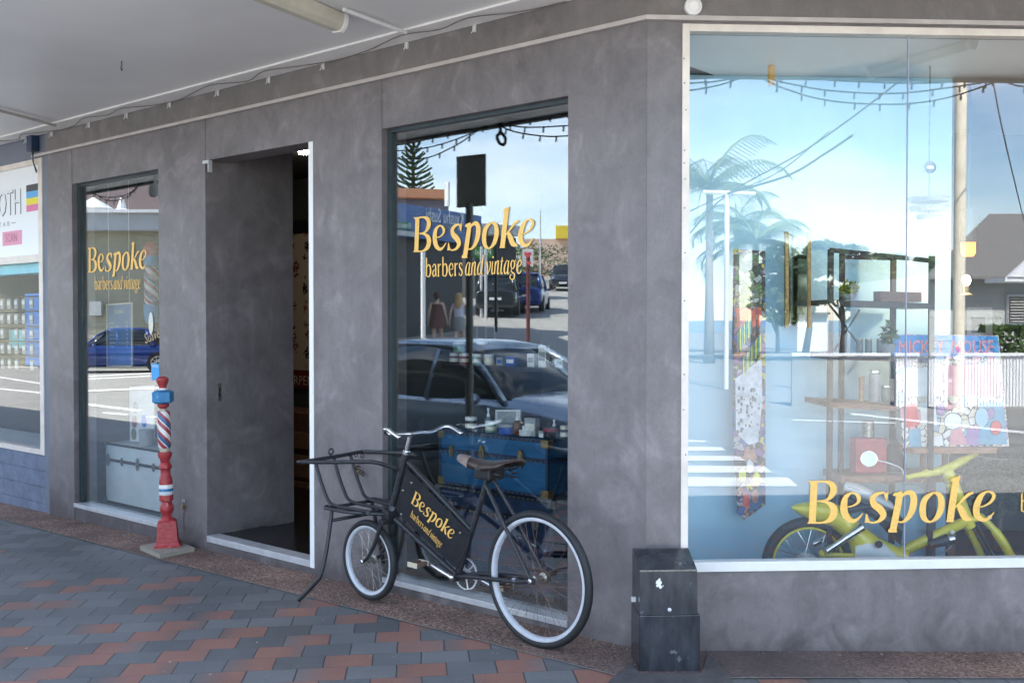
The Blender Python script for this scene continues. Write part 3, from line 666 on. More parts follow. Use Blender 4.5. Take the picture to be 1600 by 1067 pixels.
# doorway: reveal, steel edge, threshold, dark lobby
dd = .78
mb = MB(); mb.box(s_dl - .002, s_dl + .05, -dd, -TH - .0015, -.03, 3.06, MA); mb.box(s_dl, s_dl + .05, -dd, -TH, ZT, 3.06, MA)
build(mb, 'door_reveal', 'plaster', shop)
mb = MB(); mb.box(s_dl - .0035, s_dl - .0005, -.12, -.093, 1.00, 1.13, MA); lk = build(mb, 'lock_plate', 'silver', shop)
mb = MB(); mb.box(s_dl - .0045, s_dl - .0036, -.112, -.102, 1.03, 1.10, MA); build(mb, 'keyhole', 'black', lk)
mb = MB(); mb.box(s_dr - .001, s_dr + .042, -.012, .0075, -.03, ZT - .002, MA); build(mb, 'door_jamb', mat('jamb_white', (.85, .85, .83), .35), shop)
mb = MB(); mb.box(s_dr + .043, s_dl - .001, -.1, .01, -.029, .016, MA, .003); build(mb, 'threshold', 'alu', shop)
mb = MB(); mb.box(s_dr + .043, s_dl - .001, -.5, -.101, -.029, .012, MA); build(mb, 'door_step', 'interior_floor', shop)
mb = MB(); P = onA(331, 257, .0); mb.box(s_dl - .055, s_dl + .02, -.02, .012, ZT - .025, ZT - .003, MA); mb.box(s_dl - .055, s_dl - .045, -.02, .012, ZT - .09, ZT - .026, MA); build(mb, 'door_bracket', 'alu', shop)
# rooms behind
mb = MB()
ztop = 3.05
mb.box(s_dr + .0, 6.15, -2.5, -.501, -.1, .0, MA)                                # lobby floor
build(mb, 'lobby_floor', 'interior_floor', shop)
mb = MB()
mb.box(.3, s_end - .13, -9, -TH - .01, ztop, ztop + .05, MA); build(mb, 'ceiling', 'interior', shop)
mb = MB()
# back and side walls of each display, lobby sides
mb.box(s_w2r - .25, s_w2l + .12, -1.75, -1.7, -.2, ztop, MA); mb.box(s_w2l + .13, s_w2l + .18, -1.7, -TH - .003, -.2, ztop, MA)
mb.prism([(.44, 5.56), (.47, 5.56), (.47, 7.7), (.44, 7.7)], (-.2, ztop))
mb.box(s_w1r - .26, s_w1l + .1, -.96, -.93, -.2, ztop, MA); mb.box(s_w1l + .11, s_w1l + .16, -.93, -TH - .003, -.2, ztop, MA); mb.box(s_w1r - .29, s_w1r - .261, -.93, -dd - .02, -.2, ztop, MA)
mb.box(s_dr - .9, s_dr - .85, -4.5, -1.8, -.2, ztop, MA)
mb.box(s_dr - .85, s_dr - .3, -1.8, -1.75, -.2, ztop, MA)
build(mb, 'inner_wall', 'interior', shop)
mb = MB(); mb.box(s_w2r - .25, s_w2l + .12, -1.7, -TH - .002, -.12, -.012, MA); mb.box(s_w2r, s_w2l, -TH - .001, GA - .031, -.1, -.013, MA)
build(mb, 'display_floor', 'grey_card', shop)
mb = MB(); mb.box(s_w1r - .25, s_w1l + .1, -.929, -TH - .002, -.12, -.012, MA); mb.box(s_w1r, s_w1l, -TH - .001, GA - .031, -.1, -.013, MA)
build(mb, 'display_floor', 'grey_card', shop)
# tattoo-flash wallpaper at the back of the lobby
yb = -2.4
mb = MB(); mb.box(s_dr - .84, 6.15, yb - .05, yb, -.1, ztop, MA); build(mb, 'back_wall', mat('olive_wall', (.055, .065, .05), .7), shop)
def wallpaper():
    m = bpy.data.materials.new('tattoo_flash_wallpaper'); m.use_nodes = True; n, l = m.node_tree.nodes, m.node_tree.links; b = n['Principled BSDF']
    tc = n.new('ShaderNodeTexCoord')
    vo = nd(n, 'ShaderNodeTexVoronoi'); vo.inputs['Scale'].default_value = 6.5; vo.inputs['Randomness'].default_value = .55; l.new(tc.outputs['Object'], vo.inputs['Vector'])
    nz = nd(n, 'ShaderNodeTexNoise'); nz.inputs['Scale'].default_value = 26; nz.inputs['Detail'].default_value = 3; l.new(tc.outputs['Object'], nz.inputs['Vector'])
    ad = nd(n, 'ShaderNodeMath', operation='MULTIPLY_ADD'); l.new(nz.outputs[0], ad.inputs[0]); ad.inputs[1].default_value = 1.0; l.new(vo.outputs['Distance'], ad.inputs[2])
    lt = nd(n, 'ShaderNodeMath', operation='LESS_THAN'); l.new(ad.outputs[0], lt.inputs[0]); lt.inputs[1].default_value = .83
    n2 = nd(n, 'ShaderNodeTexNoise'); n2.inputs['Scale'].default_value = 45; n2.inputs['Detail'].default_value = 2; l.new(tc.outputs['Object'], n2.inputs['Vector'])
    g2 = nd(n, 'ShaderNodeMath', operation='GREATER_THAN'); l.new(n2.outputs[0], g2.inputs[0]); g2.inputs[1].default_value = .44
    an = nd(n, 'ShaderNodeMath', operation='MULTIPLY'); l.new(lt.outputs[0], an.inputs[0]); l.new(g2.outputs[0], an.inputs[1])
    sc = n.new('ShaderNodeSeparateColor'); l.new(vo.outputs['Color'], sc.inputs[0])
    rp = n.new('ShaderNodeValToRGB'); rp.color_ramp.interpolation = 'CONSTANT'; e = rp.color_ramp.elements; e[0].color = (.02, .015, .015, 1); e[1].color = (.25, .05, .04, 1); e[1].position = .72
    l.new(sc.outputs[0], rp.inputs[0])
    mx = nd(n, 'ShaderNodeMix', data_type='RGBA'); mx.inputs[6].default_value = (.6, .47, .33, 1); l.new(an.outputs[0], mx.inputs[0]); l.new(rp.outputs[0], mx.inputs[7]); l.new(mx.outputs[2], b.inputs['Base Color'])
    b.inputs['Roughness'].default_value = .7; return m
zb1 = zA(470, 362, yb); zb0 = zA(470, 578, yb)
mb = MB(); mb.box(s_dr - .84, 6.15, yb + .001, yb + .006, zb0, zb1, MA); build(mb, 'wallpaper', wallpaper(), shop)
mb = MB(); mb.box(s_dr - .84, 6.15, yb + .007, yb + .04, zb1 - .01, zb1 + .11, MA); build(mb, 'picture_rail', 'black', shop)
zc = zA(470, 606, yb)
mb = MB(); mb.box(4.6, 6.15, yb + .007, yb + .03, zc, zb0 - .002, MA); bn = build(mb, 'banner', mat('dark_red_banner', (.17, .02, .02), .6), shop)
P = onA(447, 602, yb + .035); Q = onA(490, 596, yb + .035); P.z = Q.z = zc + .035; mb = MB(); m, wd = fromto(P, Q); words(mb, 'SERPENT', m, wd * 1.18, .1); build(mb, 'banner_lettering', mat('banner_cream', (.6, .5, .4), .6), bn)
mb = MB(); mb.box(4.6, 6.14, yb + .05, yb + .5, 0.001, zA(470, 645, yb + .5), MA, .01); cab = build(mb, 'counter', 'wood_brown', shop)
for k, (ya, yc) in enumerate(((675, 700), (710, 745), (752, 800))):
    mb = MB(); mb.box(4.9, 5.62, yb + .501, yb + .53, zA(470, yc, yb + .5), zA(470, ya, yb + .5), MA, .006); build(mb, 'drawer', 'wood', cab)
mb = MB(); P = onA(474, 246, -1.2); mb.lathe([(.0, .0), (.04, .0), (.04, .03), (0, .03)], Matrix.Translation((P.x, P.y, 3.0)), 20); build(mb, 'ceiling_light', emit('lit_downlight', (1, .9, .75), 60.), shop)
# blue display room behind the front window
yw = -1.05
mb = MB(); xw = sB(1484, 600, yw)
mb.box(.06, xw, yw - .04, yw, -.2, ztop, MB_); build(mb, 'display_wall', 'blue_wall', shop)
mb = MB(); mb.box(.055, .03, yw + .001, -.33, -.2, ztop, MB_); build(mb, 'display_side_wall', 'blue_wall', shop)
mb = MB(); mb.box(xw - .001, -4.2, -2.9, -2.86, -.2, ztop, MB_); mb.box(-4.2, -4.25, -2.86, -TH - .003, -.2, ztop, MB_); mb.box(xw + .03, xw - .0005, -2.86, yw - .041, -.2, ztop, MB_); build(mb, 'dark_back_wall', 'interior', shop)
mb = MB(); mb.box(-.14, -4.2, -2.86, -TH - .002, -.12, -.06, MB_); build(mb, 'display_floor', 'grey_card', shop)
mb = MB(); mb.box(.1, -4.3, -2.95, -.14, ztop + .001, ztop + .05, MB_); build(mb, 'display_ceiling', 'soffit', shop)
# upper storey and outer shell: keeps the sun off the street front
mb = MB()
def ring(D0, D1, d): return [(p.x, p.y) for p in (CO - mit * .06, CO + DA * D0 - NA * .05, CO + DA * D0 - NA * d, CO + DB * D1 - NB * d, CO + DB * D1 - NB * .05)]
mb.prism(ring(s_end - .03, 6.99, 9.5), (3.41, 4.75)); build(mb, 'upper_storey', 'plaster', shop)
mb = MB()
mb.box(s_end - .12, s_end - .021, -9.4, -TH - .02, -.5, 3.04, MA); build(mb, 'party_wall', 'interior', shop); mb = MB(); mb.box(-6.9, -6.99, -9.4, -TH - .02, -.5, 3.04, MB_); build(mb, 'party_wall', 'interior', shop)
mb = MB(); mb.box(-4, s_end, -9.5, -9.41, -.5, 3.405, MA); mb.box(2, -6.99, -9.5, -9.42, -.5, 3.4, MB_); build(mb, 'rear_wall', 'plaster', shop)
# canopy
can = thing('street_canopy', 'white painted flat canopy sheltering the footpath above the shop fronts', 'canopy', (CO.x - .5, CO.y - 1, ZST))
def canopy(o, z0, z1, i=0.):
    P = [CO + mit * i, CO + DA * 34 + NA * i, CO + DA * 34 + NA * o, off2(o, o - .35), CO + DB * 20 + NB * (o - .35), CO + DB * 20 + NB * i]
    return MB().prism([(p.x, p.y) for p in P], (z0, z1))
build(canopy(2.2, ZST + .005, ZST + .12, .013), 'soffit_board', 'soffit', can)
mb = MB()
for D, N, L_, o in ((DA, NA, 34, 2.2), (DB, NB, 20, 2.2)):
    q = off2(2.2, 1.85)
    e = CO + D * L_ + N * (o if D is DA else o - .35); mb.slab([(q.x, q.y, ZST - .015), (e.x, e.y, ZST - .04), (e.x, e.y, ZST + .3), (q.x, q.y, ZST + .3)], N, .05)
build(mb, 'canopy_edge', 'fascia', can)
mb = MB()
o = .19; mb.prism([(p.x, p.y) for p in (CO + mit * .014, CO + DA * 34 + NA * .014, CO + DA * 34 + NA * o, CO + mit * o)], (ZST - .008, ZST + .004))
mb.prism([(p.x, p.y) for p in (CO + mit * .0141, CO + DB * 20 + NB * .014, CO + DB * 20 + NB * o, CO + mit * (o + .0002))], (ZST - .0081, ZST + .004))
build(mb, 'cornice', 'cornice', can)
# fluorescent batten, conduits, cable with clips, hook
def batten(P, d, L_, label, grp=None, k=1.):
    d = V(d).normalized(); t = thing('strip_light', label, 'light fitting', P, grp); m = plane_m(P, d, Z); n = d.cross(Z)
    prof = [(x * k, y * k) for x, y in [(-.062, 0), (-.062, -.03), (-.05, -.075), (-.025, -.1), (.025, -.1), (.05, -.075), (.062, -.03), (.062, 0)]]
    mm = Matrix.Identity(4)
    for j in range(3): mm[j][0], mm[j][1], mm[j][2], mm[j][3] = n[j], (0, 0, 1)[j], d[j], P[j]
    mb = MB(); mb.prism(prof, (.03, L_ - .03), mm); build(mb, 'diffuser', mat('yellowed_diffuser', (.6, .56, .45), .3, var=.12, vscale=5), t)
    for a, b in ((0, .029), (L_ - .029, L_)):
        mb = MB(); mb.prism([(x * 1.1, y * 1.06) for x, y in prof], (a, b), mm); build(mb, 'end_cap', 'cornice', t)
    return t
def onZ(x, y, z): r = ray(x, y); return CAM + r * ((z - 1.6) / r.z)
P = onZ(531, 26, ZST); d = onZ(430, -16, ZST) - P; batten(P, (d.x, d.y, 0), 1.25, 'yellowed fluorescent batten fixed under the canopy', None, .88)
cond = lambda P, Q: MB().tube([P + Z * -.012, P.lerp(Q, .33) + Z * -.013, P.lerp(Q, .66) + Z * -.012, Q + Z * -.012], .012)
c = build(cond(onZ(537, 12, ZST), onZ(634, 48, ZST - .01)), 'conduit', 'white', label='white electrical conduit running from the batten to the wall edge', cat='conduit')
c = build(cond(onZ(-40, 160, ZST), onZ(87, 194, ZST - .01)), 'conduit', 'trim', label='thin grey conduit under the canopy at the far left', cat='conduit')
cb = thing('edge_cable', 'thin drooping cable clipped along the white cornice', 'cable', CO + DA * 2 + NA * .1 + Z * (ZST - .03))
pts = []
ks = [870, 742, 636, 505, 420, 340, 265, 197, 138, 80, 40, 0]
for i, x in enumerate(ks):
    s = sA(x, 60, .105); P = CO + DA * s + NA * (.03 if i % 3 == 0 else .15) + Z * (ZST - .013); pts.append(P)
    if i < len(ks) - 1: s2 = (s + sA(ks[i + 1], 60, .105)) / 2; pts.append(CO + DA * s2 + NA * (.11 if i % 2 else .07) + Z * (ZST - .02))
build(MB().tube([V(p) for p in crom([tuple(p) for p in pts], 4)], .0032, 5), 'cable', 'cable_brown', cb)
for x in ks[1:-1]:
    s = sA(x, 60, .02); P = CO + DA * s + NA * .03 + Z * (ZST - .04)
    mb = MB(); mb.box(s - .006, s + .006, .014, .026, ZST - .05, ZST - .009, MA); mb.tube([P + NA * .006 + Z * .02, P + NA * .008 - Z * .008, P + NA * .018 - Z * .02], .003, 5); build(mb, 'clip', 'white', cb)
P = onZ(190, 96, ZST); build(MB().tube([P, P - Z * .03, P - Z * .045 + DA * .01, P - Z * .06, P - Z * .05 - DA * .012], .004, 6), 'ceiling_hook', 'rust', label='small rusty hook screwed into the canopy underside', cat='hook')
P = onB(1083, 11, .03)
t = thing('wall_sensor', 'round white disc fitting above the wide front window', 'wall fitting', P)
mz = frame(P, DB, Z) ; mz = plane_m(P, DB, Z)
build(MB().lathe([(.042, -.018), (.044, .0), (.042, .012), (.03, .018)], mz, 28), 'body', 'white', t, smooth=True)
build(MB().lathe([(.024, .019), (.02, .022)], mz, 20), 'cap', 'cornice', t)
# ================================================================ THE CARRIER BICYCLE
RW, FW = ong(841, 1011), ong(582, 943)
BU = V((FW.x - RW.x, FW.y - RW.y, 0)).normalized(); BW = V((BU.y, -BU.x, 0)); BW = BW if BW.dot(-NA) > 0 else -BW
def bk(u, v, h): return V((RW.x, RW.y, RW.z)) + BU * u + BW * v + Z * h
def bp(x, y, v=0.): return hit(x, y, RW + BW * v, BW)
bike = thing('delivery_bicycle', 'black carrier bicycle with an empty front rack parked against the window', 'bicycle', bk(.6, 0, 0))
def arc(c, ax, r, a0, a1, n=16):
    ax = V(ax).normalized(); return [c + BU * (r * math.cos(a0 + (a1 - a0) * i / n)) + Z * (r * math.sin(a0 + (a1 - a0) * i / n)) for i in range(n + 1)]
def wheel(c, r, tw, rimw, nsp, hubw, name='wheel', steer=0.):
    ax = (BW + BU * steer).normalized(); side = ax.cross(Z).normalized()
    w = thing(name, None, None, c); w.parent = bike; w.matrix_parent_inverse = wmat(bike).inverted()
    mb = MB(); mb.torus(c, ax, r - tw, tw, 72, 12, 1.05); build(mb, 'tyre', 'rubber', w, smooth='all')
    mb = MB(); seg = 72; R1, R2 = r - 2 * tw + .006, r - 2 * tw - rimw; hw = tw * .82
    prof = [(R1, -hw), (R1 - .004, -hw - .001), (R2 + .006, -hw * .92), (R2, -hw * .45), (R2 - .001, hw * .45), (R2 + .006, hw * .92), (R1 - .004, hw + .001), (R1, hw)]
    rg = []
    for i in range(seg):
        a = 2 * math.pi * i / seg; d = side * math.cos(a) + Z * math.sin(a); rg.append([mb.bm.verts.new(c + d * q + ax * s) for q, s in prof])
    for i in range(seg):
        a, b = rg[i], rg[(i + 1) % seg]
        for k in range(8): mb.bm.faces.new([a[k], a[(k + 1) % 8], b[(k + 1) % 8], b[k]])
    build(mb, 'rim', 'rim', w, smooth=True)
    mb = MB()
    for i in range(nsp):
        a = 2 * math.pi * i / nsp; s = 1 if i % 2 else -1; off = (1 if (i // 2) % 2 else -1) * 1.05
        d = side * math.cos(a) + Z * math.sin(a); d2 = side * math.cos(a + off) + Z * math.sin(a + off)
        mb.tube([c + d2 * .022 + ax * s * hubw * .42, c + d * (R2 + .002)], .0012, 4)
    build(mb, 'spokes', 'rust' if nsp > 32 else 'silver', w)
    hm = plane_m(c, side, Z); mb = MB()
    h = hubw / 2; mb.lathe([(.006, -h - .03), (.006, -h - .002), (.026, -h + .004), (.027, -h + .009), (.014, -h + .016), (.014, h - .016), (.027, h - .009), (.026, h - .004), (.006, h + .002), (.006, h + .03)], hm, 20)
    build(mb, 'hub', 'silver', w, smooth=True)
    for s in (-1, 1):
        mb = MB(); mb.lathe([(.012, s * (h + .012)), (.012, s * (h + .022)), (.004, s * (h + .026))], hm, 6); build(mb, 'axle_nut', 'chrome', w)
    return w
rc = bk(0, 0, .345); fc = bk(1.318, 0, .235)
wheel(rc, .345, .0205, .015, 40, .09); wheel(fc, .237, .02, .014, 32, .08)
# frame
ht, hb_ = bk(.992, 0, .892), bk(1.138, 0, .50)
mb = MB(); bbp = bp(716, 900); st_ = bp(764, 742)
mb.tube([ht, hb_], .0195, 14); mb.tube([bp(638, 722), bp(738, 829)], .0145, 12); mb.tube([bp(618, 811), bbp], .0165, 12); mb.tube([st_, bbp], .0155, 12)
m_bb = plane_m(bbp, BU, Z); mb.lathe([(.026, -.036), (.026, .036)], m_bb, 18)
for s in (-1, 1):
    mb.tube([bbp + BW * s * .02, bk(.45, s * .045, .29), bk(.1, s * .056, .325), rc + BW * s * .058], [.012, .012, .0115, .0105], 10)
    mb.tube([st_ - Z * .02 + BW * s * .012, st_ - Z * .05 + BW * s * .036 - BU * .015, bk(.2, s * .052, .62), rc + BW * s * .056], [.009, .0105, .0105, .009], 10)
    mb.slab([rc + BW * s * .056 + BU * -.03 + Z * -.014, rc + BW * s * .056 + BU * .045 - Z * .016, rc + BW * s * .056 + BU * .045 + Z * .004, rc + BW * s * .056 - BU * .02 + Z * .02], BW, .006 * s)
for P, d in ((bk(.996, 0, .872), .1), (bk(1.13, 0, .522), .1)): mb.tube([P - Z * .012 - BU * -.004, P + Z * .012 + BU * -.004], .024, 14)
build(mb, 'frame', 'black_frame', bike, smooth=True)
mb = MB()
for s in (-1,):
    P, Q = bk(.455, s * .044, .289), rc + BW * s * .058; d = (Q - P).normalized(); T = P + d * ((Q - P).length * .74); mb.tube([T, T + d * .022], .0145, 12)
build(mb, 'stay_ferrule', 'chrome', bike)
# fork
mb = MB(); cr = bk(1.145, 0, .487)
mb.box(-.02, .02, -.062, .062, -.014, .016, frame(cr, BU, BW), .006)
for s in (-1, 1): mb.tube(curve3([cr + BW * s * .055, bk(1.172, s * .055, .42), bk(1.215, s * .053, .34), bk(1.275, s * .05, .265), fc + BW * s * .048], 6), [.0135] * 7 + [.0125] * 8 + [.0105] * 10, 10)
mb.tube([bk(1.10, .0, .56), bk(1.08, -.03, .57)], .016, 8)
build(mb, 'fork', 'black_frame', bike, smooth=True)
# cranks, ring, chain, pedals
cc_ = bk(.562, .045, .271); cm = plane_m(cc_, BU, Z)
mb = MB(); n = 40
for (ra, rb, teeth) in ((.092, .08, 1), (.03, .0, 0)):
    o_, i_ = [], []
    for k in range(n * 4):
        a = 2 * math.pi * k / (n * 4); rr = ra - (.005 if teeth and k % 4 < 2 else 0); o_.append((rr * math.cos(a), rr * math.sin(a))); i_.append((rb * math.cos(a), rb * math.sin(a)))
    if rb:
        for z0, z1 in ((-.002, .002),):
            vo = [[mb.bm.verts.new(cm @ V((*p, z))) for p in q] for z in (z0, z1) for q in (o_, i_)]
            for k in range(n * 4):
                j = (k + 1) % (n * 4); mb.bm.faces.new([vo[0][k], vo[0][j], vo[1][j], vo[1][k]]); mb.bm.faces.new([vo[2][k], vo[3][k], vo[3][j], vo[2][j]]); mb.bm.faces.new([vo[0][k], vo[2][k], vo[2][j], vo[0][j]]); mb.bm.faces.new([vo[1][k], vo[1][j], vo[3][j], vo[3][k]])
    else: mb.prism(o_[::4], (-.002, .002), cm)
for k in range(6):
    a = k * math.pi / 3 + .3; mb.tube([cm @ V((.025 * math.cos(a), .025 * math.sin(a), 0)), cm @ V((.083 * math.cos(a), .083 * math.sin(a), 0))], .0045, 6)
build(mb, 'chainring', 'alu', bike)
mb = MB(); sp = rc + BW * .045
for s in (-1, 1): mb.tube([cc_ + Z * s * .09 + BU * -.0, sp + Z * s * .036], .0035, 5)
build(mb, 'chain', 'rust', bike)
mb = MB(); sm = plane_m(sp, BU, Z); mb.lathe([(.038, -.0015), (.038, .0015)], sm, 24); build(mb, 'sprocket', 'rust', bike)
def crank(v, u1, h1, pv):
    a, b = bk(.562, v, .271), bk(u1, v * 1.15, h1)
    mb = MB(); mb.tube([a, b], [.013, .0095], 10); mb.ball(a, .017, seg=10); mb.ball(b, .013, seg=10); c = build(mb, 'crank', 'chrome', bike, smooth=True)
    s = 1 if v > 0 else -1; t = b + BW * s * .012
    mb = MB(); m = frame(t, BU, BW)
    for q in (-1, 1): mb.box(q * .024 - .011, q * .024 + .011, s * .008, s * pv, -.012, .012, m, .005)
    build(mb, 'pedal', 'rust', bike)
    mb = MB(); mb.box(-.038, .038, s * (pv + .001), s * (pv + .006), -.014, .014, m, .002); mb.box(-.038, .038, s * .003, s * .007, -.014, .014, m, .002); mb.tube([b, t + BW * s * (pv + .012)], .006, 8); build(mb, 'pedal_cage', 'bone', bike)
crank(-.062, .752, .325, .085); crank(.072, .372, .217, .085)
# saddle
mb = MB(); rings = []
for u, w, h, dz in ((.565, .012, .915, .022), (.558, .024, .924, .03), (.53, .03, .925, .04), (.47, .037, .915, .05), (.40, .052, .909, .05), (.33, .083, .911, .046), (.27, .108, .918, .042), (.21, .118, .926, .042), (.18, .108, .928, .032), (.168, .08, .925, .016)):
    r_ = []
    for k in range(13):
        a = math.pi * k / 12; x = math.cos(a); y = math.sin(a) ** .55 if math.sin(a) > 1e-6 else 0
        r_.append(bk(u, w * x, h - dz + dz * y))
    for k in range(11):
        a = math.pi * (1 - (k + 1) / 12); x = math.cos(a) * .93; y = max(0, math.sin(a)) ** .55; r_.append(bk(u, w * x, h - dz - .001 + (dz - .006) * y))
    rings.append(r_)
mb.loft(rings); sad = build(mb, 'saddle', 'leather', bike, smooth='all')
mb = MB(); rr = [r_[:] for r_ in rings[:4]]
rr = [[p + (p - bk(u, 0, h - .03)) * .03 + Z * .001 for p in r_[:13]] for r_, u, h in zip(rings[:4], (.565, .558, .53, .475), (.915, .924, .925, .915))]
for a, b in zip(rr, rr[1:]):
    for k in range(12): mb.quad(a[k], a[k + 1], b[k + 1], b[k])
build(mb, 'nose_patch', 'leather_pale', sad, smooth='all')
mb = MB()
for s in (-1, 1):
    hx = [bk(.225 + .019 * math.cos(t * .7), s * .062 + .019 * math.sin(t * .7), .822 + .0024 * t) for t in range(30)]; mb.tube(hx, .0035, 5)
    mb.tube(curve3([bk(.235, s * .062, .822), bk(.30, s * .03, .845), bk(.40, s * .025, .868), bk(.50, s * .02, .878), bk(.545, s * .008, .892)], 5), .0035, 6)
    mb.tube(curve3([bk(.18, s * .09, .895), bk(.24, s * .05, .868), bk(.36, s * .03, .855), bk(.5, s * .022, .87)], 5), .003, 6)
mb.tube([bk(.225, -.1, .895), bk(.19, 0, .888), bk(.225, .1, .895)], .005, 6)
build(mb, 'springs', 'iron', sad)
mb = MB(); mb.tube([st_ - Z * .02, bk(.335, 0, .868)], .0125, 10); mb.tube([bk(.335, -.035, .862), bk(.335, .035, .862)], .016, 10); build(mb, 'seat_post', 'black_frame', bike)
mb = MB(); P = bk(.31, -.05, .85); mb.box(-.05, .06, -.035, .09, -.03, .035, frame(P, BU, BW), .012); build(mb, 'under_frame', 'iron', sad)
# handlebar
mb = MB(); stem_t = bk(.957, 0, .998)
mb.tube([ht, stem_t], .0125, 12); mb.tube([ht - Z * .004, ht + Z * .012 - BU * .004], .022, 14)
mb.ball(stem_t, .018, seg=10); build(mb, 'stem', 'chrome', bike, smooth=True)
mb = MB()
bar = [bp(624.5, 684, -.19), bp(614, 677, -.2), bp(606, 671, -.205), bp(601, 671.5, -.19), bp(603, 677, -.16), bp(614, 678, -.12), bp(632, 678, -.05), bp(645, 677.5, 0), bp(660, 676, .08), bp(673, 675.5, .15), bp(686, 669.5, .22), bp(696, 666.5, .26), bp(706, 668, .27), bp(721, 677.5, .26)]
mb.tube(curve3(bar, 5), .0118, 10); build(mb, 'handlebar', 'chrome', bike, smooth='all')
# carrier rack and stand
mb = MB(); r0 = .0115
mb.tube(curve3([bp(622, 733, -.025), bp(604, 727, -.09), bp(585, 722, -.15), bp(560, 721.5, -.175), bp(510, 722, -.22), bp(468, 721.5, -.25), bk(1.655, -.22, .806), bk(1.655, 0, .812), bk(1.655, .2, .822), bk(1.6, .215, .828), bk(1.3, .19, .85), bk(1.12, .13, .868), bk(.98, .06, .872)], 5), r0, 10)
build(mb, 'rack_hoop', 'black_frame', bike, smooth='all')
for v in (-.14, 0, .13):
    mb = MB(); mb.tube(curve3([bk(1.655, v, .808), bk(1.605, v, .70), bk(1.555, v, .615), bk(1.515, v, .57), bk(1.45, v, .556), bk(1.3, v * .9, .552), bk(1.17, v * .8, .55)], 5), .0105, 8); build(mb, 'rack_upright', 'black_frame', bike, smooth='all')
mb = MB()
mb.tube([bk(1.48, -.2, .545), bk(1.48, .2, .545)], .0105, 8); mb.tube([bk(1.2, -.15, .54), bk(1.2, .15, .54)], .0105, 8)
for s in (-1, 1): mb.tube(curve3([bk(1.5, s * .16, .55), bk(1.48, s * .19, .548), bk(1.3, s * .18, .545), bk(1.17, s * .1, .54), bk(1.13, s * .02, .53)], 5), .0115, 8)
mb.box(-.03, .03, -.045, .045, -.03, .02, frame(bk(1.128, 0, .535), BU, BW), .006)
build(mb, 'rack_platform', 'black_frame', bike, smooth=True)
mb = MB()
for s in (-1, 1): mb.tube(curve3([bk(1.478, s * .15, .54), bk(1.472, s * .165, .47), bk(1.468, s * .2, .30), bk(1.475, s * .235, .165), bk(1.5, s * .25, .12), bk(1.575, s * .285, .035), bk(1.605, s * .298, .004)], 5), .0125, 8)
mb.tube([bk(1.472, -.168, .47), bk(1.472, .168, .47)], .011, 8)
build(mb, 'stand', 'black_frame', bike, smooth='all')
mb = MB(); P = bk(1.655, -.02, .824); mb.torus(P + Z * .022, BU, .017, .005, 16, 6); mb.tube([P - Z * .01, P + Z * .008], .007, 6); build(mb, 'ring', 'black_frame', bike)
mb = MB(); P = bp(566, 712, .18)
for k in range(9):
    a = k / 8; q = P + BU * (.03 * math.sin(a * 9)) + Z * (-.11 * math.sin(a * math.pi)) - BU * a * -.05; mb.torus(q, (BU, BW)[k % 2], .0125, .003, 10, 5)
ch = build(mb, 'lock_chain', 'iron', bike)
mb = MB(); q = bp(558, 738, .18); mb.box(-.014, .014, -.008, .008, -.022, .012, frame(q, BU, BW), .003); mb.torus(q + Z * .02, BW, .012, .003, 12, 5); build(mb, 'padlock', 'brass', ch)
# sign panel
pv = -.0195
pts = [bp(x, y, pv) for x, y in ((637, 733), (736, 834), (732, 850), (714, 889), (626, 806), (618, 795), (619, 789), (634, 735))]
mb = MB(); mb.slab(pts, BW, .004); pan = build(mb, 'sign_panel', 'black', bike)
def lett(x0, y0, x1, y1, fn, nm):
    P, Q = bp(x0, y0, pv - .004), bp(x1, y1, pv - .004); d = (Q - P).normalized(); up = BW.cross(d); up = up if up.z > 0 else -up
    mb = MB(); fn(mb, plane_m(P, d, up), (Q - P).length); build(mb, nm, 'gold', pan)
lett(642, 785, 706, 844, logo, 'lettering'); lett(640.5, 806, 688.5, 856, tagline, 'tagline')
for x, y in ((643, 754), (630, 766), (627, 803), (719, 832)):
    mb = MB(); mb.ball(bp(x, y, pv - .003), .007, seg=8); build(mb, 'bolt', 'silver', pan)
# ================================================================ BARBER POLE (a turned newel post on a board)
def stripe_mat():
    m = bpy.data.materials.new('barber_stripes'); m.use_nodes = True; n, l = m.node_tree.nodes, m.node_tree.links; b = n['Principled BSDF']
    tc = n.new('ShaderNodeTexCoord'); sp = n.new('ShaderNodeSeparateXYZ'); l.new(tc.outputs['Object'], sp.inputs[0])
    at = nd(n, 'ShaderNodeMath', operation='ARCTAN2'); l.new(sp.outputs[1], at.inputs[0]); l.new(sp.outputs[0], at.inputs[1])
    a = nd(n, 'ShaderNodeMath', operation='MULTIPLY'); a.inputs[1].default_value = 1 / (2 * math.pi); l.new(at.outputs[0], a.inputs[0])
    k = nd(n, 'ShaderNodeMath', operation='MULTIPLY_ADD'); k.inputs[1].default_value = 3.3; l.new(sp.outputs[2], k.inputs[0]); l.new(a.outputs[0], k.inputs[2])
    f = nd(n, 'ShaderNodeMath', operation='MULTIPLY'); f.inputs[1].default_value = 2.; l.new(k.outputs[0], f.inputs[0])
    g = nd(n, 'ShaderNodeMath', operation='FRACT'); l.new(f.outputs[0], g.inputs[0])
    rp = n.new('ShaderNodeValToRGB'); rp.color_ramp.interpolation = 'CONSTANT'; e = rp.color_ramp.elements
    e[0].color = (.72, .7, .66, 1); e[1].position = .28; e[1].color = (.36, .05, .06, 1)
    q = e.new(.52); q.color = (.72, .7, .66, 1); q = e.new(.6); q.color = (.06, .13, .25, 1); q = e.new(.84); q.color = (.36, .05, .06, 1)
    e[0].position = 0
    l.new(g.outputs[0], rp.inputs[0]); l.new(rp.outputs[0], b.inputs['Base Color']); b.inputs['Roughness'].default_value = .35
    return m
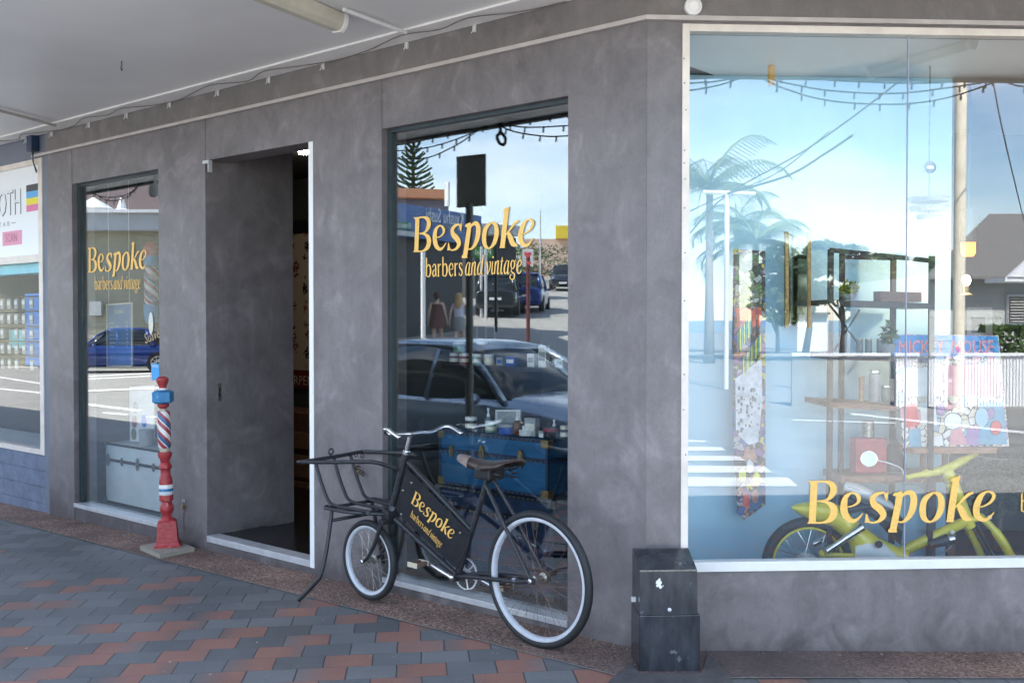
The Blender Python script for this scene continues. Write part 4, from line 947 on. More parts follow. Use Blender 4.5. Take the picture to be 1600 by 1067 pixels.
bc = [ong(219, 860), ong(250, 873), ong(304, 862)]
c4 = bc[0] + bc[2] - bc[1]; cen = (bc[0] + bc[2]) / 2; zb = cen.z
pole = thing('barber_pole', 'short turned wooden barber pole with red, white and blue paint on a board', 'barber pole', cen)
mb = MB(); mb.prism([(p.x, p.y) for p in (bc[0], bc[1], bc[2], c4)], (zb + .002, zb + .036)); build(mb, 'base_board', 'timber', pole)
pb = onZ(263, 851, zb + .036); pb = V((cen.x, cen.y, zb + .036)).lerp(pb, .7)
top = hit(253.5, 588, pb, V((0, -1, 0))); axz = (top - pb).normalized(); H = (top - pb).length
xa = axz.cross(V((0, 1, 0))).normalized(); ya = axz.cross(xa)
PM = Matrix.Identity(4)
for j in range(3): PM[j][0], PM[j][1], PM[j][2], PM[j][3] = xa[j], ya[j], axz[j], pb[j]
kz = H / (985 - 93.)
def seg(rows, nm, m, sides=28, tw=0.):
    mb = MB(); pr_ = [(w / 2 * kz * (1.0 if sides > 8 else 1.12), (985 - y) * kz) for y, w in rows][::-1]
    mb.lathe(pr_, PM @ Matrix.Rotation(tw, 4, 'Z'), sides); o = build(mb, nm, m, pole, smooth=(sides > 8)); return o
seg([(93, 16), (96, 44), (104, 62), (118, 63), (135, 48), (151, 34), (153, 34)], 'finial', 'red')
seg([(153.5, 40), (156, 50), (163, 52), (166.5, 40)], 'ring', 'pole_white')
seg([(167, 70), (176, 98), (226, 98), (235, 70)], 'block', 'blue', 6, .45)
seg([(235.5, 50), (240, 62), (250, 60), (260, 36), (262, 34)], 'collar', 'red')
seg([(262.5, 34), (265, 40), (271, 40), (274, 36)], 'ring', 'bone')
so = seg([(274.5, 60), (280, 67), (400, 69), (462, 66), (469, 56)], 'striped_shaft', 'red')
mb = MB(); n_ = 32
so.data.materials.clear(); so.data.materials.append(stripe_mat())
# give the striped shaft its own axis so that the stripes wind round it
inv = PM.inverted(); so.data.transform(inv @ wmat(so)); so.parent = pole; so.matrix_parent_inverse = wmat(pole).inverted() @ PM
seg([(469.5, 44), (473, 52), (485, 50), (490, 46)], 'ring', 'bone')
seg([(490.5, 60), (495, 72), (515, 70), (528, 54), (545, 42), (550, 54), (562, 66), (574, 68), (583, 54), (592, 48), (612, 52), (625, 62), (640, 66), (661, 68)], 'turning', 'red')
seg([(661.5, 70), (664, 73), (682, 73)], 'band', 'pole_white'); seg([(682.3, 72.5), (697, 72.5)], 'band', 'blue'); seg([(697.3, 73), (714, 73), (716, 70)], 'band', 'pole_white')
seg([(716.5, 70), (745, 72), (749, 60), (752, 48), (760, 54), (775, 68), (790, 72), (805, 66), (818, 50), (830, 44), (838, 60), (846, 78), (849, 80)], 'turning', 'red')
seg([(849.5, 100), (858, 118), (905, 126), (960, 134), (962, 140), (972, 150), (983, 172), (985, 176)], 'plinth', 'red', 4, math.pi / 4 + .25)
# ================================================================ BLACK STEEL BOX AT THE CORNER
f0 = ong(1003, 1047); f1 = ong(1094, 1048); yB = .295
x0b, x1b = sB(1003, 1000, yB), sB(1094, 1000, yB)
bxt = thing('steel_cabinet', 'black steel service box with a sloping lid at the foot of the corner', 'service box', CO + DB * .06 + NB * .2 + Z * -.04)
zm = zB(1045, 961, yB); zt = zB(1045, 889, yB - .02); ztb = zB(1040, 857, .1)
mb = MB(); mb.box(x0b + .012, x1b, .075, yB, -.06, zm, MB_, .004); build(mb, 'lower_case', 'black_gloss', bxt)
xu0, xu1 = x0b + .008, sB(1090, 925, yB - .006)
mu = MB_ @ Matrix(((0, 0, 1, 0), (1, 0, 0, 0), (0, 1, 0, 0), (0, 0, 0, 1)))     # profile in (outward, up), extruded along the wall
mb = MB(); mb.prism([(.08, zm + .001), (yB - .005, zm + .001), (yB - .016, zt - .004), (.1, ztb), (.08, ztb)], (min(xu0, xu1) , max(xu0, xu1)), mu)
hd = build(mb, 'lid', 'black_gloss', bxt)
mb = MB(); mb.box(xu0, xu1, yB - .019, yB - .012, zt - .008, zt - .002, MB_); build(mb, 'worn_edge', 'silver', hd)
mb = MB()
P0 = onB(1030, 912, yB - .008)
for k in range(26):
    a = random.uniform(0, 6.28); q = abs(random.gauss(0, 1)); P = P0 + DB * (.012 * q * math.cos(a)) + Z * (.016 * q * math.sin(a))
    r_ = random.uniform(.003, .009); mb.prism([(r_ * math.cos(t) * random.uniform(.5, 1.2), r_ * math.sin(t) * random.uniform(.5, 1.3)) for t in [i * .785 for i in range(8)]], (k * .00004, .0012 + k * .00005), plane_m(P, DB, Z))
build(mb, 'torn_sticker', 'pole_white', hd)
P = onB(1046, 952, yB - .005); mb = MB(); mb.lathe([(.009, 0), (.009, .004), (.005, .007)], plane_m(P, DB, Z), 16); build(mb, 'screw', 'alu', hd)
P = CO + MB_.to_3x3() @ V((xu0 + .004, .2, 0)); P.z = zB(997, 940, .25); mb = MB(); mb.box(-.022, 0, -.01, .01, -.011, .011, frame(P + DB * -.0, DB, NB), .002); build(mb, 'side_latch', 'alu', bxt)
# padlock on the plaster beside the barber pole
P = onA(285.5, 790, .02)
t = thing('wall_padlock', 'small brass padlock hooked to an eye low on the plaster pillar', 'padlock', P - Z * .03)
build(MB().box(-.014, .014, -.008, .008, -.026, .008, frame(P, DA, NA), .003), 'body', 'brass', t)
mb = MB(); mb.tube([P + DA * .009, P + DA * .009 + Z * .03, P + Z * .04, P - DA * .009 + Z * .03, P - DA * .009], .0032, 6); build(mb, 'shackle', 'silver', t)
build(MB().torus(P + Z * .036 - NA * .008, DA, .01, .003, 12, 6), 'eye', 'alu', t)
mb = MB(); mb.tube([P - Z * .03 - NA * .012, P - Z * .11 - NA * .01 + DA * .01, P - Z * .19 - NA * .012 + DA * .004], .0022, 5); build(mb, 'tether', 'silver', t)
# ================================================================ THINGS IN THE ANGLED WINDOWS
def jar(P, r, h, body, lid, label, cat='jar', grp=None, lidh=.25, neck=False, band=None, squash=1.):
    """a pot, tin or bottle standing at P; px sized"""
    t = thing(cat if cat in ('jar', 'tin', 'bottle') else 'jar', label, cat, P, grp)
    m = Matrix.Translation(P)
    if neck:
        build(MB().lathe([(r * .9, 0), (r, .004), (r, h * .5), (r * .8, h * .58), (r * .35, h * .64)], m, 16), 'body', body, t, smooth=True)
        build(MB().lathe([(r * .42, h * .64), (r * .42, h * .74), (r * .22, h * .76), (r * .2, h * .9), (r * .3, h * .91), (r * .3, h)], m, 14), 'spray_cap', lid, t, smooth=True)
    else:
        hl = h * (1 - lidh)
        build(MB().lathe([(r * .92, 0), (r * .96, .003), (r * .96, hl - .002), (r * .9, hl)], m, 20), 'body', body, t, smooth=True)
        build(MB().lathe([(r * .97, hl + .0005), (r, hl + .002), (r, h - .003), (r * .94, h)], m, 20), 'lid', lid, t, smooth=True)
    if band: build(MB().lathe([(r * .975 + .0005, h * .2), (r * .975 + .0005, h * .52)], m, 20), 'paper_label', band, t)
    return t
for k, c in dict(pot_cream=(.7, .66, .55), pot_white=(.75, .76, .76), pot_black=(.02, .02, .025), pot_red=(.25, .02, .04), pot_green=(.15, .3, .2), pot_blue=(.03, .1, .4), pot_glass=(.1, .13, .13), pot_amber=(.1, .04, .02), pot_grey=(.3, .32, .33), oval_blue=(.01, .12, .7), oval_olive=(.12, .12, .04), orange=(.6, .25, .08), cyan=(.03, .35, .75)).items():
    M[k] = mat(k, c, .35, var=.12, vscale=60)
def trunk(P0, P1, zb, zt, depth, body, edge, lid, label, latches, fit, grp=None, studs=True):
    """P0 left, P1 right end of the front bottom edge; the body runs back from the glass"""
    d = (P1 - P0); d.z = 0; L_ = d.length; d.normalize(); n = d.cross(Z)          # n points to the street
    if n.dot(NA) < 0: n = -n
    t = thing('trunk', label, 'trunk', V((P0.x, P0.y, zb)) + d * L_ / 2 - n * depth / 2, grp); m = frame(V((P0.x, P0.y, 0)), d, n)
    e = .018; H_ = zt - zb; zl = zt - H_ * lid
    build(MB().box(e * .2, L_ - e * .2, -depth + .004, -.004, zb + .004, zl - .002, m), 'body', body, t)
    build(MB().box(e * .2, L_ - e * .2, -depth + .004, -.004, zl + .002, zt - .004, m), 'lid', body, t)
    mb = MB()
    for z0, z1 in ((zb, zb + e), (zl - e * .7, zl - .001), (zl + .001, zl + e * .7), (zt - e, zt)):
        mb.box(0, L_, -.006, .002, z0, z1, m); mb.box(L_ - .006, L_ + .002, -depth, -.006, z0, z1, m); mb.box(-.002, .004, -depth, -.006, z0, z1, m)
    for x0, x1 in ((0, e), (L_ - e, L_)): mb.box(x0, x1, -.0055, .001, zb + e, zt - e, m)
    build(mb, 'edging', edge, t)
    if studs:
        mb = MB(); k = max(6, int(L_ / .035))
        for i in range(k):
            for z in (zb + e / 2, zt - e / 2, zl - e * .35): mb.ball(m @ V((L_ * (i + .5) / k, .003, z)), .0042, seg=5)
        o = build(mb, 'studs', fit, t); o['kind'] = 'stuff'
    for x in (0, 1):
        for z in (zb, zt):
            mb = MB(); sx = 1 if x == 0 else -1; sz = 1 if z == zb else -1
            mb.box(L_ * x, L_ * x + sx * .045, .0025, .006, z, z + sz * .045, m, .001); mb.box(L_ * x - sx * .004, L_ * x, -.045, .006, z, z + sz * .045, m, .001); build(mb, 'corner_cap', fit, t)
    for fx, big in latches:
        x = L_ * fx; mb = MB(); w = .022 if big else .016; hh = .06 if big else .04
        mb.prism([(x + w * math.cos(a) * (1 if abs(math.sin(a)) < .9 else .6), zl + hh * math.sin(a) * .9) for a in [i * math.pi / 6 for i in range(12)]], (.003, .012), m @ Matrix(((1, 0, 0, 0), (0, 0, 1, 0), (0, 1, 0, 0), (0, 0, 0, 1))))
        l_ = build(mb, 'latch', fit, t)
        mb = MB(); mb.box(x - .006, x + .006, .0125, .02, zl - hh * .5, zl + hh * .4, m, .002); build(mb, 'hasp', 'silver' if big else fit, l_)
    return t
# blue trunk over a navy one in the middle window
d1 = -.34
a, b = onA(686, 755, d1), onA(856, 779, d1); zt1 = zA(772, 680, d1); zb1_ = (a.z + b.z) / 2
trunk(a, b, zb1_, zt1, .36, 'trunk_blue', 'navy', .36, 'blue trunk with brass fittings, stacked on the navy trunk in the middle window', [(.13, False), (.42, True), (.77, True)], 'brass', 'old trunks')
a, b = onA(681, 905, d1 + .02), onA(866, 945, d1 + .02)
trunk(a, b, -.01, zb1_ - .004, .42, 'navy', 'black', .22, 'large navy trunk on the floor of the middle window under the blue one', [(.14, True), (.55, False), (.86, True)], 'silver', 'old trunks')
d2 = -.28
a, b = onA(164, 784, d2), onA(262, 806, d2); zt2 = zA(205, 697, d2)
trunk(a, b, -.005, zt2 - .0, .5, 'trunk_white', 'iron', .28, 'pale grey trunk with dark bands and nickel latches in the left window', [(.07, True), (.3, False), (.55, True), (.8, False)], 'silver', 'old trunks', studs=False)
# pots and bottles on the blue trunk
def row(items, d, z, where, grp):
    for x, y0, y1, w, body, lid, kind, desc in items:
        P = onA(x, y1, d); k = (P - CAM).y / F; P.z = z
        h = (y1 - y0) * k; r = w / 2 * k
        if kind == 'box':
            t = thing('product_box', desc + where, 'box', P, grp); build(MB().box(-r, r, -.02, .02, .0005, h, frame(P, DA, NA), .001), 'carton', body, t)
            build(MB().box(-r * .8, r * .8, .0205, .0215, h * .3, h * .7, frame(P, DA, NA)), 'printed_panel', lid, t)
        else: jar(P, r, h, body, lid, desc + where, kind, grp, neck=(kind == 'bottle'), band=('pot_cream' if kind == 'jar' else None), lidh=.28 if kind == 'jar' else .35)
row([(736, 651, 672, 19, 'pot_black', 'pot_white', 'jar', 'black tub with a white lid and pale band, leftmost'), (763, 627, 664, 12, 'pot_glass', 'pot_white', 'bottle', 'slim spray bottle behind the green-banded tub'),
     (767, 657, 675, 18, 'pot_green', 'pot_white', 'jar', 'green-banded tub with a white lid'), (794, 663, 679, 30, 'pot_blue', 'pot_grey', 'tin', 'wide blue tin'),
     (809, 631, 666, 17, 'pot_amber', 'pot_white', 'bottle', 'brown bottle with a white pump'), (824, 672, 681, 27, 'pot_white', 'pot_white', 'tin', 'flat white tin, lower of two'),
     (831, 640, 668, 22, 'pot_grey', 'pot_cream', 'box', 'upright pale grey carton'), (851, 672, 682, 20, 'pot_white', 'pot_grey', 'tin', 'flat silver-white tin beside the white pair'),
     (861, 659, 674, 26, 'pot_black', 'pot_red', 'tin', 'dark tin with a red lid'), (866, 635, 664, 13, 'pot_glass', 'pot_white', 'bottle', 'clear spray bottle behind the red-lidded tin'),
     (883, 655, 676, 16, 'pot_black', 'pot_cream', 'jar', 'dark jar half hidden by the pillar')], d1 - .1, zt1 + .004, ' on the blue trunk', 'grooming products on the blue trunk')
P = onA(826, 672, d1 - .1); P.z = zt1 + .004 + .031; jar(P, .041, .028, 'pot_white', 'pot_white', 'flat white tin stacked on top of the other on the blue trunk', 'tin', 'grooming products on the blue trunk')
P0, P1 = onA(776, 640, d1 - .28), onA(815, 640, d1 - .28)
t = thing('picture_frame', 'small white frame standing behind the pots on the blue trunk', 'frame', V((P0.x, P0.y, zt1)))
mb = MB(); L_ = (P1 - P0).length; m = frame(V((P0.x, P0.y, 0)), (P1 - P0).normalized(), NA); zz = P0.z; mb.box(0, L_, 0, .012, zz - .012, zz, m); mb.box(0, .012, 0, .012, zt1 + .005, zz - .013, m); mb.box(L_ - .012, L_, 0, .012, zt1 + .005, zz - .013, m); build(mb, 'frame_edge', 'pot_white', t)
build(MB().box(.013, L_ - .013, -.001, .003, zt1 + .006, zz - .014, m), 'backing', 'pot_grey', t)
# narrow black shelf with more products
d3 = -.75; zs = zA(700, 568, d3)
sh = thing('display_shelf', 'narrow black shelf on ornate legs crossing the middle window', 'shelf', onA(740, 568, d3))
s0, s1 = sA(900, 568, d3), sA(625, 568, d3)
build(MB().box(s0, s1, d3 - .12, d3 + .1, zs - .028, zs, MA, .003), 'board', 'black', sh)
for x, yb_ in ((630, 604), (650, 604)):
    s = sA(x, 590, d3); mb = MB(); z_ = zA(x, yb_, d3); mb.box(s - .012, s + .012, d3 - .02, d3 + .02, z_, zs - .029, MA); lg = build(mb, 'leg', 'black', sh)
    mb = MB()
    for k in range(9):
        q = CO + DA * (s + .018 * math.sin(k * 1.9)) + NA * (d3 + .028) + Z * (zs - .045 - k * (zs - z_ - .05) / 9); mb.ball(q, .009, 1.6, .5, .7, 6, Matrix.Rotation(k, 4, 'Y'))
    build(mb, 'leaf_ornament', 'brass', lg)
G2 = 'grooming products on the black shelf'
row([(645, 548, 565, 13, 'pot_red', 'pot_red', 'jar', 'round red pot at the left end'), (661, 540, 556, 9, 'pot_green', 'pot_white', 'jar', 'small pale green pot'), (667, 549, 566, 12, 'pot_red', 'pot_red', 'jar', 'second round red pot'),
     (680, 544, 567, 8, 'pot_amber', 'pot_white', 'jar', 'dark bottle-shaped jar with a white cap'), (689, 552, 567, 8, 'pot_amber', 'pot_red', 'jar', 'short dark jar beside the white-capped one'),
     (709, 551, 568, 15, 'pot_amber', 'pot_white', 'jar', 'brown tub, first of the lower row'), (725, 551, 568, 15, 'pot_red', 'pot_white', 'jar', 'reddish tub in the lower row'), (745, 551, 568, 15, 'pot_green', 'pot_white', 'jar', 'green tub in the lower row'), (764, 551, 568, 16, 'pot_cream', 'pot_white', 'jar', 'cream tub at the end of the lower row'),
     (783, 555, 568, 12, 'pot_grey', 'pot_blue', 'box', 'small pale blue carton'), (800, 553, 568, 18, 'pot_blue', 'pot_white', 'box', 'deep blue carton'), (832, 549, 570, 14, 'pot_white', 'pot_grey', 'box', 'white carton left of the tall one'), (850, 536, 570, 15, 'pot_white', 'pot_grey', 'box', 'tall white carton'), (876, 556, 570, 16, 'pot_white', 'pot_grey', 'box', 'white carton beside the right-hand pillar')], d3, zs + .0005, ' on the black shelf', G2)
for x, y0, y1, w, bd, ds in ((717, 534, 550.5, 19, 'pot_green', 'olive tub stacked on the brown ones'), (753, 534, 550.5, 18, 'pot_amber', 'brown tub stacked on the green ones')):
    P = onA(x, y1, d3); k = P.y / F; jar(P, w / 2 * k, (y1 - y0) * k, bd, 'pot_white', ds + ' of the black shelf', 'jar', G2)
mb = MB(); P = onA(656, 557, d3 + .06); mb.box(-.03, .03, -.004, .004, -.03, .03, frame(P, DA, NA), .004); build(mb, 'price_card', 'pot_white', label='white shaped card between the two red pots on the black shelf', cat='card')
# left window: card of ovals, grey pot, hanging price board, hanging pole light, stickers
P0, P1 = onA(203, 690, d2 - .15), onA(241, 690, d2 - .15); z0, z1 = zt2 + .003, zA(222, 606, d2 - .15)
t = thing('oval_sample_card', 'white card with red, blue and olive ovals leaning on the pale trunk', 'display card', P0); L_ = (P1 - P0).length
m = frame(V((P0.x, P0.y, 0)), (P1 - P0).normalized(), NA); build(MB().box(0, L_, -.006, 0, z0, z1, m), 'card', 'pot_white', t)
for x, y, c in ((210, 659, 'pot_red'), (225, 658, 'oval_blue'), (209, 678, 'oval_olive'), (224, 680, 'pot_grey'), (212, 636, 'pot_grey')):
    q = onA(x, y, d2 - .148); build(MB().ball(q, .043, 1, .25, 1.25, 14, frame(V((0, 0, 0)), DA, NA)), 'oval', c, t, smooth='all')
P = onA(229, 696, d2 - .1); P.z = zt2 + .003; jar(P, .065, .14, 'pot_grey', 'pot_grey', 'squat grey pot on the pale trunk beside the card of ovals')
P0, P1 = onA(167, 575, -.3), onA(207, 575, -.3); z1, z0 = zA(187, 475, -.3), zA(187, 574, -.3)
t = thing('price_board', 'blue glass price board with a pale frame hanging in the left window', 'price board', (P0 + P1) / 2); L_ = (P1 - P0).length; m = frame(V((P0.x, P0.y, 0)), (P1 - P0).normalized(), NA)
M['board_blue'] = mat('board_blue', (.1, .2, .38), .3, var=.15, vscale=3)
build(MB().box(.014, L_ - .014, -.006, 0, z0 + .014, z1 - .014, m), 'board', 'board_blue', t)
mb = MB(); f = .012; mb.box(0, L_, -.008, .004, z0, z0 + f, m); mb.box(0, L_, -.008, .004, z1 - f, z1, m); mb.box(0, f, -.008, .004, z0 + f, z1 - f, m); mb.box(L_ - f, L_, -.008, .004, z0 + f, z1 - f, m); build(mb, 'frame_edge', 'pot_cream', t)
mb = MB(); hz = z1 - z0
pm = plane_m(V((P0.x, P0.y, z0)) + NA * .0015, (P1 - P0), Z)
logo(mb, pm @ Matrix.Translation((L_ * .32, hz * .84, 0)), L_ * .36); build(mb, 'lettering', 'pot_cream', t)
mb = MB()
for i, (n_, p_) in enumerate((('Haircut', '40'), ('Haircut & Beard', '55'), ('Buzz Cut', '30'), ('Kids Cut', '30'), ('Beard Trim', '25'), ('Hot Shave', '50'), ('Restyle', '50'))):
    z = hz * (.68 - .062 * i); words(mb, n_, pm @ Matrix.Translation((L_ * .14, z, 0)), height=.018); words(mb, p_, pm @ Matrix.Translation((L_ * .78, z, 0)), height=.018)
for i, s_ in enumerate(('Mon - Fri', 'Sat', 'Sun')): words(mb, s_, pm @ Matrix.Translation((L_ * .16, hz * (.18 - .05 * i), 0)), height=.013)
build(mb, 'price_list', 'pot_white', t)
mb = MB()
for x in (.1, .9): P = V((P0.x, P0.y, z1)).lerp(V((P1.x, P1.y, z1)), x); mb.tube([P, V((P.x, P.y, 3.04))], .0018, 4)
build(mb, 'hanging_wires', 'pot_cream', t)
P = onA(238, 560, -.4); zz = [zA(238, y, -.4) for y in (470, 452, 418, 400, 388, 378)]
t = thing('hanging_barber_light', 'tall striped barber light hanging in the left window above the turned pole', 'barber light', V((P.x, P.y, zz[0] - .1)))
m = Matrix.Translation((P.x, P.y, 0)); r = .062
o = build(MB().lathe([(r * .8, -.03), (r, 0), (r, zz[2] - zz[0]), (r * .8, zz[2] - zz[0] + .01)], None, 24), 'striped_tube', stripe_mat(), t, smooth=True); o.matrix_parent_inverse = wmat(t).inverted() @ Matrix.Translation((P.x, P.y, zz[0]))
build(MB().lathe([(r * 1.1, zz[2] + .011), (r * 1.1, zz[3])], m, 24), 'blue_band', 'blue', t); build(MB().lathe([(r * 1.15, zz[3] + .001), (r * 1.15, zz[4]), (r * .5, zz[5])], m, 24), 'red_cap', 'red', t)
build(MB().lathe([(r * .9, zz[0] - .19), (r * 1.1, zz[0] - .1), (r * 1.1, zz[0] - .031)], m, 24), 'blue_foot', 'blue', t)
P, Q = onA(228, 537, GA), onA(250.5, 527, GA); m_, wd = fromto(P + NA * .002, Q + NA * .002); m_ = plane_m(P + NA * .003, (Q - P), NA.cross(Q - P))
mb = MB(); words(mb, 'Suave', m_, wd, .085); ls = build(mb, 'sticker_lettering', mat('sticker_gold', (.5, .36, .2), .5), win1)
P = onA(236, 505, GA); mb = MB(); mb.prism([(.05 * math.cos(a) * .7, .09 * math.sin(a)) for a in [i * .5236 for i in range(12)]], .001, plane_m(P + NA * .001, -DA, Z)); build(mb, 'oval_sticker', 'pot_cream', win1)
P = onA(243, 581, GA); pm = plane_m(P + NA * .001, -DA, Z); mb = MB(); mb.prism([(-.06, -.068), (.06, -.068), (.06, .064), (-.06, .064)], .001, pm); sk = build(mb, 'blue_sticker', 'cyan', win1)
mb = MB(); words(mb, 'OPEN', plane_m(P + NA * .003 - DA * -.045 + Z * .035, -DA, Z), .09, .02); build(mb, 'sticker_lettering', 'pot_white', sk)
# ================================================================ THE SHOP NEXT DOOR
M['nb_blue'] = mat('blue_grey_paint', (.15, .17, .215), .5, var=.12, vscale=3)
M['split_block'] = mat('split_face_block', (.16, .19, .26), .8, var=.2, vscale=8, bump=1., bscale=26)
nb = thing('print_shop', 'blue-grey shop next door with a white sign panel over its window at the far left', 'building', CO + DA * 9 - Z * .15)
sn0 = s_end + .005; sn1 = sA(68, 500); sf = sA(62, 500)
def zl(x, y, o=0.): return zA(x, y, o)
mb = MB(); mb.box(sn0, sn1, -TH, -.004, -.5, 3.25, MA); build(mb, 'pillar', 'nb_blue', nb)
zh = zl(62, 247)
mb = MB(); mb.box(sn1 + .001, 34, -TH, -.006, zh + .002, 3.4, MA); build(mb, 'fascia', 'nb_blue', nb)
mb = MB(); zsl = zl(68, 711)
r_ = 6; bh = (zsl + .5) / 6
for k in range(6):
    z1 = zsl - .004 - bh * k; s = sn1 + .001 - (.2 if k % 2 else 0)
    s = sn1 + .001
    mb.box(s, 34, -TH, -.012, z1 - bh + .008, z1, MA); mb.box(s + .001, 34, -TH, -.02, z1 - bh, z1 - bh + .0075, MA)
build(mb, 'block_base', 'split_block', nb)
fr_ = []
sw1 = 11.5
zsb, ztb2, zmb, zma = zl(62, 702), zl(62, 255), zl(62, 397), zl(62, 409)
mb = MB(); mb.box(sn1 + .002, sf, -.07, .004, zsl, zh, MA); mb.box(sf, sw1, -.07, .003, zsl, zsb, MA); mb.box(sf, sw1, -.07, .003, ztb2, zh, MA); mb.box(sf, sw1, -.07, .0035, zma, zmb, MA)
wn2 = build(mb, 'window', 'bframe', nb)
mb = MB(); mb.box(sf, sw1, -.05, -.044, zsb, zma, MA); build(mb, 'pane', 'glassN', wn2)
mb = MB(); mb.box(sw1 + .001, 34, -TH, -.007, zsl, zh, MA); build(mb, 'wall', 'nb_blue', nb)
mb = MB(); mb.box(sf, sw1, -.05, -.03, zmb, ztb2, MA); sg = build(mb, 'sign_panel', mat('sign_white', (.86, .87, .88), .4), nb)
pm = lambda x, y: onA(x, y, -.028)
def ntext(s_, x0, y, x1, h, mname, sxo=0):
    P, Q = pm(x0, y), pm(x1, y); P.z = Q.z = P.z; m_, wd = fromto(P, Q); return words(MB(), s_, m_, wd, h)
hh = zA(28, 292, -.028) - zA(28, 334, -.028)
mb = MB(); P, Q = pm(-24, 341), pm(33, 334); P.z = Q.z; m_, wd = fromto(P, Q); words(mb, 'BOOTH', m_, wd, hh); o = build(mb, 'sign_lettering', 'black', sg)
mb = MB(); m_ = m_ @ Matrix.Translation((-.008, .006, .002)); words(mb, 'BOOTH', m_, wd, hh); build(mb, 'sign_lettering_face', 'sign_white', sg) if 'sign_white' in M else build(mb, 'sign_lettering_face', mat('letter_face', (.8, .82, .84), .4), sg)
P, Q = pm(-2, 356), pm(15, 353); P.z = Q.z; m_, wd = fromto(P, Q); mb = MB(); words(mb, 'T A B', m_, wd, .045); mb.box(sA(24, 350, -.028), sA(18, 350, -.028), -.029, -.027, Q.z + .02, Q.z + .027, MA); build(mb, 'small_lettering', 'pot_grey', sg)
for i, c in enumerate(((.05, .055, .065), (.12, .4, .75), (.85, .72, .05), (.75, .2, .38))):
    y0 = 288 + i * 10.5; mb = MB(); z1, z0 = zA(51, y0, -.028), zA(51, y0 + 10.5, -.028); mb.box(sA(61.5, 300, -.028), sA(41, 300, -.028), -.0295, -.0275, z0, z1 - .0005, MA); build(mb, 'colour_bar', mat('bar_colour', c, .5), sg)
mb = MB(); mb.box(sA(34, 370, -.028), sA(4, 370, -.028), -.0295, -.0275, zA(20, 383, -.028), zA(20, 361, -.028), MA); pk = build(mb, 'pink_panel', mat('pink', (.8, .33, .45), .5), sg)
P, Q = pm(9, 380), pm(27, 377); P.z = Q.z; m_, wd = fromto(P + NA * .003, Q + NA * .003); mb = MB(); words(mb, 'SCAN', m_, wd, .085); build(mb, 'panel_lettering', mat('dim_pink', (.5, .2, .3), .5), pk)
mb = MB(); mb.box(sf, sw1, -.3, -.08, zA(50, 427, -.1), zma + .05, MA); build(mb, 'blind', mat('cyan_blind', (.25, .75, .9), .5, var=.15, vscale=4), nb)
mb = MB(); mb.box(sn1, sw1, -.95, -.9, -.3, 3.1, MA); mb.box(sn1 - .03, sn1 - .001, -.89, -TH - .001, -.3, 3.1, MA); mb.box(sw1, sw1 + .05, -.89, -TH - .001, -.3, 3.1, MA); build(mb, 'inner_wall', 'interior', nb)
mb = MB(); mb.box(sn1, sw1, -.89, -TH - .001, .3, .36, MA); build(mb, 'window_bench', 'pot_white', nb)
mb = MB(); mb.box(sn0, 34, -9.5, -.22, 3.41, 4.75, MA); build(mb, 'upper_storey', 'nb_blue', nb)
mb = MB(); mb.box(sw1 + .1, 34, -9.5, -9.4, -.5, 3.4, MA); mb.box(s_end + .1, sw1 + .1, -9.5, -9.4, -.5, 3.4, MA); build(mb, 'rear_wall', 'nb_blue', nb)
# phone-case racks in its window
dr = -.25
rk = thing('case_rack', 'wire rack hung with small packets behind the window of the shop next door', 'rack', CO + DA * 7 + NA * dr + Z * .9)
for y in (463, 486, 510, 534, 557, 580):
    z = zA(55, y, dr); mb = MB(); mb.tube([CO + DA * (sn1 + .05) + NA * dr + Z * z, CO + DA * 9.3 + NA * dr + Z * z], .007, 6); build(mb, 'rail', 'iron', rk)
random.seed(3)
for (x0, x1, y0, y1, c, ds) in ((39, 61, 459, 571, 'pb', 'tall bright blue display panel behind the packet rack'), (14, 38, 516, 545, 'pt', 'small teal display panel behind the packet rack')):
    M.setdefault('pb', mat('panel_blue', (.04, .3, .95), .4, var=.1)); M.setdefault('pt', mat('panel_teal', (.1, .65, .7), .4, var=.1))
    mb = MB(); mb.box(sA(x1, 500, dr - .05), sA(x0, 500, dr - .05), dr - .06, dr - .05, zA(50, y1, dr - .05), zA(50, y0, dr - .05), MA); build(mb, 'coloured_card', c, label=ds, cat='display card')
pk0 = None
for j, y in enumerate((472, 496, 520, 544, 568)):
    for i, x in enumerate((54, 42, 30, 19, 8, -3)):
        if (i, j) in ((5, 0), (3, 2), (1, 4)): continue
        s = sA(x, 500, dr); z = zA(55, y - 6, dr)
        if pk0 is None:
            pk0 = thing('hanging_packet', 'small pale hanging packet with a white header on the rack next door', 'packet', CO + DA * s + NA * (dr + .02) + Z * z, 'packets on the rack next door')
            p0 = pk0.location.copy(); m = frame(p0, DA, NA); build(MB().box(-.036, .036, 0, .012, -.1, 0, m, .003), 'pouch', 'pot_grey', pk0); build(MB().box(-.028, .028, .0125, .016, -.06, -.02, m), 'header', 'pot_white', pk0)
        else:
            c = copy_tree(pk0); c.location = CO + DA * s + NA * (dr + .02) + Z * z
M['nb_in'] = M['interior']
# blue junction box high on the dividing pillar
P = onA(57, 222, .0); t = thing('junction_box', 'small navy box with hanging cables above the white sign panel', 'box', P)
build(MB().box(-.05, .05, 0, .07, -.09, .09, frame(P, DA, NA), .006), 'case', 'navy', t)
build(MB().tube([P + NA * .03 - Z * .09, P + NA * .03 - Z * .17 + DA * .01, P + NA * .012 - Z * .28 - DA * .02], .006, 6), 'cable', 'black', t)
build(MB().tube([P + NA * .05 - Z * .09 - DA * .02, P + NA * .04 - Z * .2 - DA * .03, P + NA * .012 - Z * .27 - DA * .03], .005, 6), 'cable', 'black', t)
